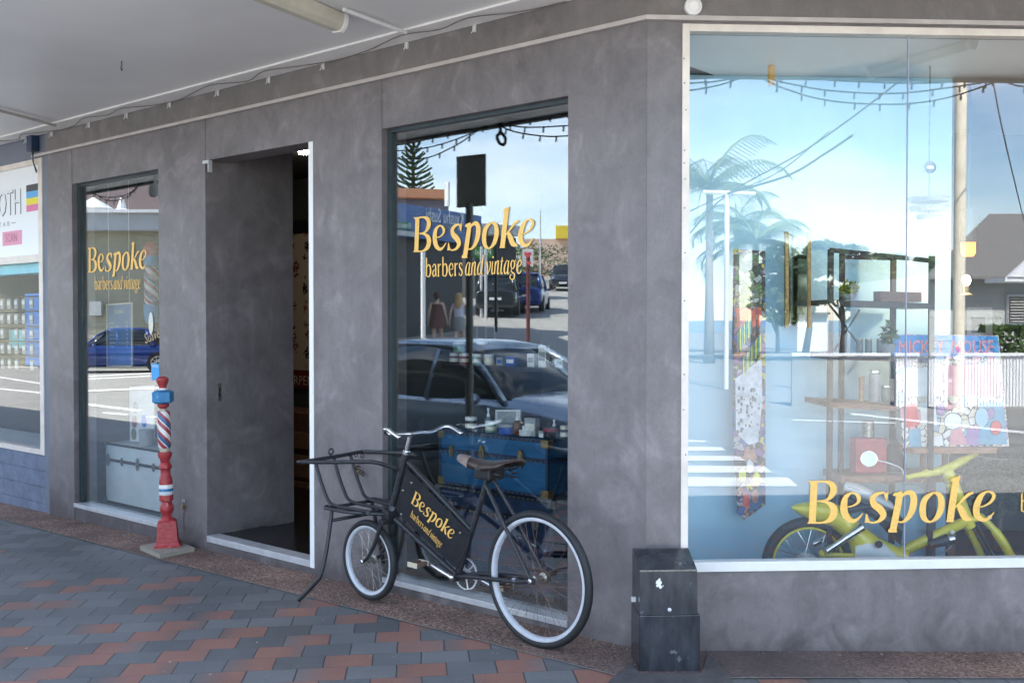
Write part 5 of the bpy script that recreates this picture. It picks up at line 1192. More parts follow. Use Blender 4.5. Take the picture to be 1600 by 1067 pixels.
# ================================================================ THINGS IN THE FRONT WINDOW
def bB(x, y, d): return onB(x, y, d)
def poly(pts, d, th, mname, nm, parent=None, **k):
    return build(MB().slab([onB(x, y, d) for x, y in pts], NB, -th), nm, mname, parent, **k)
for k, c in dict(dk_green=(.05, .14, .05), dk_red=(.75, .09, .04), dk_bar=(.75, .85, .07), dk_teal=(.1, .35, .25), dk_grey=(.6, .62, .66), dk_slate=(.1, .11, .13), dk_skin=(.5, .25, .18), comic_cream=(.75, .65, .48), comic_pink=(.7, .3, .33), comic_blue=(.12, .35, .5), comic_violet=(.35, .2, .42), comic_sky=(.03, .25, .62), comic_red=(.7, .08, .08), comic_white=(.85, .85, .8)).items():
    M[k] = mat(k, c, .35, var=.35 if k.startswith('dk') else .12, vscale=22)
dk = -.9
sk = thing('painted_board', 'tall narrow painted deck board hung on the pale blue wall', 'board', onB(1171, 800, dk))
poly([(1146, 389), (1196, 392), (1196, 788), (1163, 812), (1153, 802), (1147, 700)], dk, .02, collage('deck_collage', [(.02, .02, .03), (.5, .2, .12), (.05, .05, .07), (.55, .5, .1), (.03, .1, .35), (.4, .38, .4), (.02, .03, .02), (.25, .1, .3)], 28), 'board_body', sk)
e = dk + .002
poly([(1149, 394), (1190, 396), (1190, 480), (1149, 478)], e, .003, collage('leaf_collage', [(.02, .05, .02), (.1, .25, .06), (.03, .09, .04), (.3, .38, .2), (.45, .5, .45), (.02, .03, .02), (.15, .2, .05)], 24), 'leaf_picture', sk)
poly([(1149, 592), (1190, 560), (1191, 628), (1185, 690), (1170, 695), (1150, 676)], e, .003, 'dk_grey', 'speckled_picture', sk)
poly([(1174, 765), (1191, 757), (1191, 787), (1172, 800)], e, .003, 'trunk_blue', 'blue_corner', sk)
for i in range(5): x = 1150 + i * 8; poly([(x, 482 + i % 2 * 4), (x + 7, 480), (x + 7.5, 508 - i % 3 * 5), (x + 2, 512)], e + .001 + i * .0002, .002, 'dk_red', 'red_flower', sk)
for i in range(7):
    x = 1152 + i * 3.4; y = 551 - i * 4.5; poly([(x, y), (x + 2.2, y - 1), (x + 2.2, y - 33), (x, y - 31)], e + .002, .002, 'dk_bar' if i % 2 else 'dk_teal', 'letter_bar', sk)
for i in range(9):
    x = 1161 + i * 3.2; y = 588 - i * 4.6; poly([(x, y), (x + 2.1, y - 1), (x + 2.1, y - 30), (x, y - 28)], e + .003, .002, 'dk_bar' if i % 2 == 0 else 'dk_teal', 'letter_bar', sk)
random.seed(11)
mb = MB()
for i in range(46):
    x, y = random.uniform(1151, 1187), random.uniform(602, 676); r_ = random.uniform(.003, .009); mb.prism([(r_ * math.cos(a), 1.6 * r_ * math.sin(a)) for a in [q * .785 for q in range(8)]], .001 + i * .00004, plane_m(onB(x, y, e + .001), DB, Z))
o = build(mb, 'speckles', 'dk_slate', sk); o['kind'] = 'stuff'
for i, (x, y, c) in enumerate(((1168, 708, 'dk_skin'), (1176, 712, 'dk_skin'), (1172, 728, 'pot_white'), (1182, 748, 'dk_bar'), (1160, 742, 'dk_bar'), (1166, 782, 'dk_red'), (1180, 775, 'dk_skin'))):
    build(MB().ball(onB(x, y, e), .022, 1, .2, 1.9, 8, frame(V((0, 0, 0)), DB, NB)), 'painted_figure', c, sk)
# mirror with gilt frame
t = thing('wall_mirror', 'narrow gilt-edged mirror hung on the pale blue wall', 'mirror', onB(1247, 510, dk))
mirm = mat('old_mirror', (.25, .28, .26), .05, 1.)
poly([(1233, 366), (1263, 372), (1263, 512), (1233, 508)], dk, .02, mirm, 'mirror_glass', t)
for x in (1230, 1265): poly([(x - 2.5, 362), (x + 2.5, 362), (x + 2.5, 512), (x - 2.5, 512)], dk + .01, .03, 'brass', 'frame_rail', t)
# steel shelf unit
M['steel_dark'] = mat('dark_steel_frame', (.035, .03, .032), .45, .4, var=.2)
t = thing('shelf_unit', 'dark steel open shelf unit with a crossed brace in front of the blue wall', 'shelf unit', onB(1378, 760, -.7))
for d, xs_ in ((-.6, (1298, 1456)), (-.88, (1316, 1396))):
    for x in xs_:
        P = onB(x, 390 if x < 1390 else 400, d); build(MB().box(-.014, .014, -.012, .012, -.1, P.z, frame(V((P.x, P.y, 0)), DB, NB)), 'upright', 'steel_dark', t)
def rail(a, b, d, th=.025, nm='rail', m='steel_dark', dep=.02):
    P, Q = onB(*a, d), onB(*b, d); return build(MB().slab([P, Q, Q - Z * th, P - Z * th], NB, -dep), nm, m, t)
rail((1298, 387), (1456, 404), -.602); rail((1316, 398), (1396, 400), -.885)
for y in (468, 553): rail((1298, y), (1456, y + 6), -.59, .03, 'shelf', 'steel_dark', .33)
mb = MB(); mb.tube([onB(1303, 484, -.86), onB(1346, 545, -.86)], .006, 6); mb.tube([onB(1343, 484, -.86), onB(1303, 548, -.86)], .006, 6); build(mb, 'cross_brace', 'steel_dark', t)
rail((1296, 628), (1402, 634), -.5, .03, 'shelf', 'wood_brown', .4)
def onshelf(x, y0, y1, w, body, lid, ds, cat, d=-.7, neck=False):
    P = onB(x, y1, d); k = P.y / F; return jar(P, w / 2 * k, (y1 - y0) * k, body, lid, ds, cat, neck=neck, lidh=.12)
G3 = 'glass jars on the steel shelf'
for x, ds in ((1343, 'clear jar at the left of the steel shelf'), (1357, 'clear jar in the middle of the steel shelf'), (1375, 'clear jar beside the trailing plant on the steel shelf')):
    tag(onshelf(x, 529, 551.5, 11, 'pot_glass', 'silver', ds, 'jar'), group=G3)
onshelf(1346, 588, 627, 9, 'wood', 'wood', 'slim wooden bottle on the lower wooden shelf', 'bottle', -.65)
onshelf(1366, 578, 628, 17, 'pot_grey', 'chrome', 'tall metal canister on the lower wooden shelf', 'canister', -.62)
onshelf(1384, 602, 629, 13, 'pot_glass', 'chrome', 'squat steel pot at the end of the lower wooden shelf', 'pot', -.62)
poly([(1376, 455), (1440, 457), (1440, 472), (1376, 471)], -.62, .1, 'wood_brown', 'long_box', None, label='long brown wooden box lying on the upper steel shelf', cat='box')
def leafclump(nm, c, rx, ry, rz, n, size, m, label=None, cat=None, parent=None, kind=None, group=None, drop=0.):
    mb = MB()
    for i in range(n):
        while True:
            p = V((random.uniform(-1, 1), random.uniform(-1, 1), random.uniform(-1, 1)))
            if p.length < 1: break
        q = V(c) + V((p.x * rx, p.y * ry, p.z * rz)); a = V((random.gauss(0, 1), random.gauss(0, 1), random.gauss(0, .6) - drop)).normalized(); b = a.orthogonal().normalized(); b = Matrix.Rotation(random.uniform(0, 6.28), 3, a) @ b
        s = size * random.uniform(.6, 1.4); mb.quad(q - a * s, q - b * s * .38, q + a * s, q + b * s * .38)
    return build(mb, nm, m, parent, label, cat, group, kind)
def potplant(x, y0, y1, w, d, label, m='leaf', potc='pot_grey'):
    P = onB(x, y1, d); k = P.y / F; h = (y1 - y0) * k; t = thing('pot_plant', label, 'plant', P)
    build(MB().lathe([(.03, 0), (.045, h * .32), (.048, h * .34), (.04, h * .34)], Matrix.Translation(P), 16), 'pot', potc, t); leafclump('leaves', P + Z * h * .66, w * k / 2, .06, h * .4, 130, .022, m, parent=t)
M['yleaf'] = mat('yellow_green_leaf', (.3, .3, .03), .5, col2=(.12, .2, .03))
potplant(1326, 442, 468, 32, -.68, 'yellow-green plant on the upper steel shelf', 'yleaf'); potplant(1388, 505, 553, 24, -.68, 'bushy green plant at the right of the steel shelf')
# wooden table, red can, grey funnel
def zz_(x, y, d): return onB(x, y, d).z
ztab = zz_(1370, 742, -.75)
t = thing('wooden_table', 'worn brown wooden table standing behind the moped', 'table', onB(1400, 800, -.8))
x0, x1 = sB(1312, 740, -.75), sB(1500, 740, -.75)
build(MB().box(x0, x1, -1.02, -.72, ztab - .04, ztab, MB_, .004), 'table_top', 'wood', t)
for x in (x0 - .05, x1 + .05):
    for y in (-1.0, -.76): build(MB().box(x - .02, x + .02, y - .018, y + .018, -.06, ztab - .041, MB_), 'leg', 'wood_brown', t)
P = onB(1356, 741, -.85); P.z = ztab
t = thing('red_can', 'red metal can with a grey neck on the wooden table', 'can', P); k = P.y / F
build(MB().box(-25 * k, 25 * k, -.05, .05, .001, 55 * k, frame(P, DB, NB), .012), 'body', mat('can_red', (.42, .05, .06), .4, var=.2, vscale=8), t)
build(MB().lathe([(.035, 56 * k), (.035, 80 * k), (.03, 82 * k)], Matrix.Translation(P), 16), 'neck', 'silver', t)
P = onB(1396, 741, -.86); P.z = ztab
t = thing('metal_funnel', 'dull grey metal funnel beside the red can', 'funnel', P); build(MB().lathe([(.075, .001), (.07, .05), (.03, .17), (.012, .2), (.012, .26)], Matrix.Translation(P), 20), 'cone', 'steel_dark', t, smooth=True)
build(MB().torus(P + Z * .004, Z, .074, .005, 24, 6), 'rim', 'silver', t)
# plank shelf with the comic-coloured board on it
zp = zz_(1480, 699, -.62)
t = thing('plank_shelf', 'warm wooden plank shelf carrying the printed board', 'shelf', onB(1485, 705, -.66)); x0, x1 = sB(1423, 700, -.62), sB(1555, 700, -.62)
build(MB().box(x0, x1, -.78, -.6, zp - .033, zp, MB_, .003), 'board', 'wood', t)
for x in (x0 - .12, x0 - .25): build(MB().box(x - .008, x + .008, -.75, -.7, ztab, zp - .034, MB_), 'bracket', 'wood', t)
dc = -.66
t = thing('printed_board', 'large printed board with a blue title strip and cartoon-style panels on the plank shelf', 'poster', onB(1485, 697, dc))
poly([(1395, 522), (1560, 524), (1577, 697), (1412, 700)], dc, .012, collage('print_collage', [(.75, .66, .48), (.72, .62, .45), (.78, .7, .55), (.7, .3, .33), (.75, .65, .5), (.3, .42, .5), (.8, .76, .68), (.4, .25, .42)], 20), 'board_body', t)
poly([(1395.5, 523), (1559.5, 525), (1562, 557), (1397, 556)], dc + .002, .0015, 'comic_sky', 'title_strip', t)
P, Q = onB(1404, 553, dc + .004), onB(1552, 553.5, dc + .004); Q.z = P.z; m_, wd = fromto(P, Q); mb = MB(); words(mb, 'MICKEY  MOUSE', m_ @ Matrix.Translation((.004, -.004, 0)), wd, .085); build(mb, 'title_shadow', 'comic_red', t)
mb = MB(); words(mb, 'MICKEY  MOUSE', m_ @ Matrix.Translation((0, .002, .001)), wd, .08); build(mb, 'title_lettering', 'comic_pink', t)
for i, (pp, c) in enumerate(((((1412, 632), (1432, 630), (1436, 664), (1416, 668)), 'comic_red'), (((1437, 630), (1462, 630), (1464, 664), (1440, 664)), 'comic_white'), (((1530, 628), (1568, 628), (1574, 694), (1528, 694)), 'comic_blue'),
        (((1420, 672), (1438, 668), (1440, 698), (1422, 699)), 'comic_blue'), (((1512, 668), (1530, 672), (1528, 694), (1508, 696)), 'comic_violet'), (((1486, 672), (1500, 664), (1512, 694), (1484, 696)), 'comic_pink'), (((1447, 683), (1472, 681), (1474, 696), (1448, 697)), 'comic_white'), (((1410, 575), (1470, 575), (1473, 618), (1412, 620)), 'comic_white'), (((1478, 570), (1560, 570), (1565, 618), (1480, 618)), 'comic_pink'))):
    poly(pp, dc + .0035 + i * .0003, .001, c, 'printed_panel', t)
for x, y, rx, rz_, c in ((1489, 658, .05, .045, 'comic_white'), (1534, 652, .038, .055, 'sky_disc'), (1556, 668, .03, .04, 'comic_red'), (1548, 646, .02, .03, 'comic_violet'), (1470, 640, .022, .03, 'comic_violet')):
    M.setdefault('sky_disc', mat('sky_disc', (.35, .6, .7), .4)); P = onB(x, y, dc + .006)
    mb = MB(); mb.prism([((rx + .004) * math.cos(a), (rz_ + .004) * math.sin(a)) for a in [i * .393 for i in range(16)]], .0005, plane_m(P, DB, Z)); build(mb, 'printed_outline', 'dk_slate', t)
    mb = MB(); mb.prism([(rx * math.cos(a), rz_ * math.sin(a)) for a in [i * .393 for i in range(16)]], (.0006, .0014), plane_m(P, DB, Z)); build(mb, 'printed_bubble', c, t)
# picture, lamps, hanging lantern
t = thing('framed_picture', 'small white-mounted picture in a thin dark frame at the right', 'picture', onB(1535, 528, -1.6))
poly([(1510, 480), (1553, 480), (1553, 528), (1510, 528)], -1.6, .02, 'pot_grey', 'mount', t); poly([(1518, 495), (1540, 495), (1540, 520), (1518, 520)], -1.597, .002, 'steel_dark', 'image', t)
for a, b in (((1508, 478), (1555, 480)), ((1508, 526), (1555, 530)), ((1508, 480), (1511, 527)), ((1552, 480), (1555, 527))): poly([(a[0], a[1]), (b[0], a[1]), (b[0], b[1]), (a[0], b[1])], -1.59, .03, 'steel_dark', 'frame_rail', t)
P = onB(1513, 388, -1.2)
t = thing('amber_lamp', 'hanging lamp with a dark hood and glowing amber glass', 'lamp', P - Z * .05, None)
build(MB().tube([P + Z * .06, V((P.x, P.y, 3.04))], .006, 6), 'cord', 'black', t); build(MB().lathe([(.05, .24), (.055, .04), (.05, .035)], Matrix.Translation(P), 20), 'hood', 'dark_frame', t)
build(MB().lathe([(.03, -.05), (.042, -.03), (.042, .034)], Matrix.Translation(P), 20), 'amber_glass', emit('amber_glow', (1, .3, .03), .75), t)
P = onB(1510, 438, -.6)
t = thing('bare_bulb_lamp', 'bare glowing bulb in a brass holder below the amber lamp', 'lamp', P - Z * .06)
build(MB().ball(P, .022, 1, 1, 1.35, 14), 'bulb', emit('bulb_glow', (1, .74, .45), 90), t, smooth='all'); build(MB().lathe([(.035, -.08), (.014, -.07), (.014, -.028)], Matrix.Translation(P), 14), 'holder', 'brass', t)
P = onB(1452, 262, -.75)
t = thing('hanging_lantern', 'dim glass globe and tiered disc hanging from the display ceiling', 'lantern', P - Z * .3)
build(MB().ball(P, .038, seg=16), 'globe', 'chrome', t, smooth='all'); build(MB().tube([P + Z * .04, V((P.x, P.y, 3.05))], .004, 6), 'cord', 'silver', t)
mb = MB()
for q, (r_, z_) in enumerate(((.115, -.17), (.11, -.22), (.07, -.27))): mb.lathe([(r_ * .9, z_ - .03), (r_, z_ - .01), (r_, z_)], Matrix.Translation(P), 24)
mb.tube([P - Z * .035, P - Z * .3], .004, 6); build(mb, 'tiered_disc', 'pot_grey', t)
P = onB(1205, 118, -.8); t = thing('brass_fitting', 'small gilt cylinder hanging near the display ceiling', 'fitting', P - Z * .06); build(MB().lathe([(.015, -.06), (.02, -.05), (.02, .05), (.015, .06)], Matrix.Translation(P), 16), 'body', 'gold', t); build(MB().tube([P + Z * .06, V((P.x, P.y, 3.05))], .003, 5), 'cord', 'brass', t)
# dark plant at the right
P = onB(1560, 868, -.95); t = thing('dark_plant', 'dark leafy plant behind the moped forks', 'plant', P)
build(MB().lathe([(.09, -.1), (.12, .2), (.11, .2)], Matrix.Translation(V((P.x, P.y, .04))), 20), 'pot', 'black', t); leafclump('leaves', V((P.x, P.y, .62)), .3, .2, .2, 700, .028, 'leaf_dark', parent=t)
build(MB().tube([V((P.x, P.y, .2)), V((P.x + .02, P.y, .62))], .015, 6), 'stem', 'bark', t)
# ================================================================ THE LIME MOPED
dm = -.62
mo = thing('lime_moped', 'lime-green step-through moped displayed behind the front window lettering', 'moped', onB(1370, 880, dm) * 1.)
def mp_(x, y, v=0.): return onB(x, y, dm - v)
kk = mp_(1262, 880).y / F
wc = mp_(1262, 880); wt = thing('wheel', None, None, wc); wt.parent = mo; wt.matrix_parent_inverse = wmat(mo).inverted()
R0 = 73.5 * kk
build(MB().torus(wc, NB, R0 - .028, .028, 72, 12, 1.1), 'tyre', 'rubber', wt, smooth='all')
build(MB().torus(wc, NB, R0 - .062, .0085, 72, 8, 2.4), 'rim', 'lime', wt, smooth='all')
mb = MB()
for i in range(30):
    a = i * 2 * math.pi / 30; s = 1 if i % 2 else -1; off = (.9 if (i // 2) % 2 else -.9); q = lambda t_, r_: wc + DB * (r_ * math.cos(t_)) + Z * (r_ * math.sin(t_))
    mb.tube([q(a + off, .045) + NB * s * .03, q(a, R0 - .066)], .0017, 4)
build(mb, 'spokes', 'chrome', wt)
hm = plane_m(wc, DB, Z); build(MB().lathe([(.05, -.045), (.06, -.03), (.06, .03), (.05, .045)], hm, 24), 'hub', 'alu', wt, smooth=True)
def lofted(pts_top, pts_bot, w, nm, m, n=10):
    """a rounded shell between an upper and a lower outline"""
    A = crom(pts_top, n); B = crom(pts_bot, n); rings = []
    for (x0, y0), (x1, y1) in zip(A, B):
        r_ = []
        for k in range(12):
            a = math.pi * 2 * k / 12; f = (1 - math.cos(a)) / 2; r_.append(mp_(x0 + (x1 - x0) * f, y0 + (y1 - y0) * f, w * (math.sin(a) if abs(math.sin(a)) > .1 else 0)))
        rings.append(r_)
    return build(MB().loft(rings), nm, m, mo, smooth='all')
lofted([(1236, 790), (1250, 785), (1285, 783), (1312, 789), (1345, 818), (1372, 838), (1396, 850), (1420, 858)], [(1240, 797), (1252, 806), (1276, 816), (1300, 826), (1322, 846), (1335, 872), (1380, 884), (1420, 884)], .075, 'body_shell', 'lime')
lofted([(1337, 846), (1352, 838), (1378, 844), (1398, 858), (1403, 872)], [(1336, 880), (1350, 884), (1376, 886), (1398, 884), (1404, 880)], .085, 'side_cover', mat('cover_white', (.7, .75, .7), .35))
P = mp_(1373, 850, -.088); build(MB().lathe([(.02, -.004), (.02, .006)], plane_m(P, DB, Z), 18), 'cover_knob', 'black', mo)
build(MB().tube([mp_(1400, 866), mp_(1450, 842), mp_(1507, 815)], .03, 14), 'frame_tube', 'lime', mo, smooth='all')
mb = MB(); mb.tube([mp_(1291, 861, -.09), mp_(1325, 838, -.09)], .019, 12); mb.tube([mp_(1320, 841, -.09), mp_(1348, 823, -.09)], .022, 12); build(mb, 'shock_absorber', 'chrome', mo, smooth=True)
mb = MB(); mb.tube([mp_(1270, 850, .09), mp_(1300, 836, .09)], .016, 10); build(mb, 'shock_absorber', 'chrome', mo, smooth=True)
mb = MB(); mb.tube([mp_(1283, 866, -.05), mp_(1345, 868, -.05)], .014, 8); mb.ball(mp_(1285, 865, -.06), .022); build(mb, 'swing_arm', 'lime', mo, smooth=True)
seat = lofted([(1319, 757), (1324, 752), (1345, 757), (1370, 770), (1392, 783), (1399, 795)], [(1318, 768), (1326, 772), (1346, 782), (1370, 792), (1388, 797), (1398, 799)], .11, 'seat', mat('seat_grey', (.6, .62, .6), .45))
P, Q = mp_(1323, 762, -.095), mp_(1341, 768, -.095); m_ = plane_m(P + NB * .012, Q - P, NB.cross(Q - P)); mb = MB(); words(mb, 'HONDA', m_, (Q - P).length, .014); build(mb, 'seat_lettering', 'black', seat)
lofted([(1322, 773), (1345, 783), (1372, 795), (1400, 800), (1412, 812)], [(1326, 790), (1348, 800), (1370, 815), (1392, 838), (1408, 852)], .08, 'seat_base', 'black')
build(MB().tube([mp_(1326, 796, -.1), mp_(1360, 791, -.1)], [.022, .015], 12), 'tail_light', 'black', mo, smooth=True)
# steering: turned towards the glass, so the bar runs nearly along the window
build(MB().tube([mp_(1516, 823), mp_(1487, 752)], [.032, .036], 14), 'head_tube', 'lime', mo, smooth=True)
mb = MB(); mb.tube(curve3([mp_(1415, 746, -.05), mp_(1440, 741, -.03), mp_(1468, 735), mp_(1490, 727), mp_(1510, 716, .03), mp_(1526, 708, .05)], 5), [.016] * 6 + [.024] * 14 + [.018] * 6, 12); mb.tube([mp_(1486, 750), mp_(1478, 730)], [.04, .03], 12); build(mb, 'handlebar', 'lime', mo, smooth='all')
build(MB().tube([mp_(1530, 707, .05), mp_(1563, 696, .08)], .018, 12), 'grip', 'wood_brown', mo, smooth=True)
build(MB().tube([mp_(1411, 747, -.05), mp_(1385, 752, -.08)], .017, 12), 'grip', 'wood_brown', mo, smooth=True)
mc = mp_(1358, 717, -.06); mn = (NB + Z * .1 - DB * .25).normalized(); mm_ = plane_m(mc, mn.cross(Z), Z)
mb = MB(); mb.lathe([(.02, -.014), (.042, -.008), (.045, 0), (.042, .001)], plane_m(mc, Z.cross(mn), mn.cross(Z.cross(mn))), 28); mi = build(mb, 'mirror', 'chrome', mo, smooth=True)
build(MB().lathe([(.04, .0015), (.04, .003)], plane_m(mc, Z.cross(mn), mn.cross(Z.cross(mn))), 28), 'mirror_glass', mat('mirror_silver', (.2, .24, .26), .12, 1.), mi)
build(MB().tube(curve3([mp_(1370, 719, -.06), mp_(1390, 724, -.06), mp_(1409, 733, -.05), mp_(1412, 748, -.05)], 5), .005, 8), 'mirror_stalk', 'chrome', mo, smooth='all')
build(MB().tube(curve3([mp_(1520, 712, .04), mp_(1527, 698, .05), mp_(1519, 684, .05)], 5), .005, 8), 'mirror_stalk', 'chrome', mo, smooth='all')
build(MB().tube([mp_(1528, 712, -.02), mp_(1550, 717, -.03), mp_(1576, 718, -.04)], .004, 6), 'brake_lever', 'chrome', mo)
build(MB().tube([mp_(1410, 756, -.08), mp_(1432, 757, -.06), mp_(1452, 745, -.04)], .004, 6), 'brake_lever', 'chrome', mo)
mb = MB(); mb.tube(curve3([mp_(1508, 817, .02), mp_(1519, 838, .05), mp_(1530, 860, .06), mp_(1540, 885, .07)], 4), [.02] * 13, 12); fk = build(mb, 'fork_leg', 'lime', mo, smooth='all')
mb = MB(); mb.tube(curve3([mp_(1532, 806, -.03), mp_(1552, 826, -.06), mp_(1569, 850, -.08), mp_(1586, 882, -.09)], 4), [.02] * 5 + [.026] * 8, 12); build(mb, 'fork_leg', 'lime', mo, smooth='all')
mb = MB(); mb.tube([mp_(1505, 816), mp_(1536, 806, -.03)], .02, 10); build(mb, 'fork_yoke', 'lime', mo, smooth=True)
mb = MB(); mb.tube([mp_(1520, 822), mp_(1556, 884)], .003, 5); mb.tube([mp_(1528, 820), mp_(1562, 884)], .003, 5); mb.tube(curve3([mp_(1491, 824), mp_(1492, 842), mp_(1484, 856), mp_(1470, 864)], 4), .0035, 5); build(mb, 'cables', 'silver', mo)
mb = MB(); mb.tube([mp_(1452, 851, -.05), mp_(1480, 843, -.05)], [.022, .032], 14); hl = build(mb, 'horn', 'black', mo, smooth=True); mb = MB(); mb.tube([mp_(1480, 843, -.05), mp_(1489, 841, -.05)], [.034, .03], 16); build(mb, 'horn_ring', 'chrome', hl, smooth=True)
for x, y in ((1546, 808), (1488, 831)): build(MB().ball(mp_(x, y, -.07), .013), 'indicator', 'pot_white', mo, smooth='all')
# ================================================================ THE STREET BEHIND THE CAMERA, seen mirrored in the glass
def vA(x, y, D): r = ray(x, y); return CAM + r * (D / r.y)
def zD(y, D): return vA(800, y, D).z
def mirA(P): return mir(P, NA, GA)
def mirB(P): return mir(P, NB, GB)
def rbox(mb, mr, x0, x1, D0, D1, z0, z1, depth, zz=None):
    """upright block whose street face runs from view column x0 (depth D0) to x1 (depth D1)"""
    a, b = vA(x0, 533, D0), vA(x1, 533, D1); dd = (b - a); dd.z = 0; n = V((-dd.y, dd.x, 0)).normalized()
    if n.y < 0: n = -n
    P = [mr(V((q.x, q.y, 0))) for q in (a, b, b + n * depth, a + n * depth)]
    mb.prism([(q.x, q.y) for q in P], (z0, z1)); return mb
def face(mr, x0, x1, D0, D1, off=0.):
    """world points left and right of a reflected wall face, in the order that reads left to right from the street"""
    a, b = vA(x0, 533, D0), vA(x1, 533, D1); dd = (b - a); dd.z = 0; n = V((-dd.y, dd.x, 0)).normalized(); n = n if n.y > 0 else -n
    return mr(a - n * off), mr(b - n * off)
def zroad(P): return tz(P.x, P.y)
# ---- foliage
def crown(c, rx, ry, rz, n, size, m, parent, nm='crown', clumps=14, seed=1):
    random.seed(seed); mb = MB(); cl = []
    for i in range(clumps):
        a = random.uniform(0, 6.28); q = random.uniform(.25, .85); h = random.uniform(-.75, .8); cl.append((V((rx * q * math.cos(a) * math.sqrt(1 - h * h * .7), ry * q * math.sin(a) * math.sqrt(1 - h * h * .7), rz * h)), random.uniform(.22, .42)))
    for i in range(n):
        cc, k = random.choice(cl); p = V((random.gauss(0, 1), random.gauss(0, 1), random.gauss(0, 1))); p = p.normalized() * random.uniform(.4, 1) ** .5
        q = V(c) + cc + V((p.x * rx * k, p.y * ry * k, p.z * rz * k * .8)); a = V((random.gauss(0, 1), random.gauss(0, 1), random.gauss(0, .5))).normalized(); b = Matrix.Rotation(random.uniform(0, 6.28), 3, a) @ a.orthogonal().normalized(); s = size * random.uniform(.6, 1.5)
        mb.quad(q - a * s, q - b * s * .5, q + a * s, q + b * s * .5)
    return build(mb, nm, m, parent)
def tree(base, h, r, label, m='leaf', seed=1, grp=None, n=1500, trunk_h=.4):
    t = thing('tree', label, 'tree', base, grp); base = V(base); random.seed(seed * 7)
    mb = MB(); tp = base + Z * h * (trunk_h + .15) + V((random.uniform(-.3, .3), random.uniform(-.3, .3), 0)); mb.tube([base - Z * .2, base.lerp(tp, .5) + V((.1, .05, 0)), tp], [h * .035, h * .026, h * .014], 8)
    for i in range(6):
        a = i * 1.05 + seed; f = base.lerp(tp, random.uniform(.5, 1)); mb.tube([f, f + V((math.cos(a) * r * .4, math.sin(a) * r * .4, h * .14)), f + V((math.cos(a) * r * .75, math.sin(a) * r * .75, h * .3))], [h * .013, h * .009, h * .004], 6)
    build(mb, 'trunk', 'bark', t, smooth='all'); crown(base + Z * h * (1 + trunk_h) / 2, r, r, h * (1 - trunk_h) / 2, n, h * .032, m, t, seed=seed); return t
def palm(base, h, r, label, seed=1, grp=None, nf=20):
    t = thing('palm_tree', label, 'palm', base, grp); base = V(base); random.seed(seed); top = base + Z * h
    build(MB().tube([base - Z * .2, base + Z * h * .4, top], [.24, .17, .14], 10), 'trunk', 'path', t, smooth='all')
    mb = MB()
    for i in range(nf):
        a = i * 6.283 / nf + random.uniform(-.15, .15); el = random.uniform(-.1, 1.15); L_ = r * random.uniform(.85, 1.15); d = V((math.cos(a), math.sin(a), 0)); prev = top; side = V((-d.y, d.x, 0))
        pts = [top]
        for k in range(1, 9):
            f = k / 8; ang = el - f * f * 1.7; pts.append(pts[-1] + (d * math.cos(ang) + Z * math.sin(ang)) * (L_ / 8))
        mb.tube(pts, [.035 * (1 - k / 9.5) for k in range(9)], 4)
        for k in range(1, 9):
            for j in (0, .33, .66):
                p = pts[k - 1].lerp(pts[k], j); w = L_ * .2 * math.sin(math.pi * (k / 9.2)) + .12
                for s in (-1, 1): e_ = p + side * s * w + d * w * .45 - Z * w * .5; mb.quad(p - d * .02, p + d * .05, e_ + d * .025, e_ - d * .025)
    build(mb, 'crown', 'palm', t); return t
def hedge_block(mb, P0, P1, z0, z1, th, n, size, seed=1):
    random.seed(seed); d = P1 - P0; d.z = 0; L_ = d.length; d.normalize(); nn = V((-d.y, d.x, 0))
    for i in range(n):
        q = P0 + d * random.uniform(0, L_) + nn * random.choice((-1, 1)) * th * random.uniform(.8, 1); q.z = random.uniform(z0, z1)
        if i % 3 == 0: q = P0 + d * random.uniform(0, L_) + nn * random.uniform(-th, th); q.z = z1 + random.uniform(-.03, .05)
        a = V((random.gauss(0, 1), random.gauss(0, 1), random.gauss(0, 1))).normalized(); b = Matrix.Rotation(random.uniform(0, 6.28), 3, a) @ a.orthogonal().normalized(); s = size * random.uniform(.6, 1.4)
        mb.quad(q - a * s, q - b * s * .5, q + a * s, q + b * s * .5)
    return mb
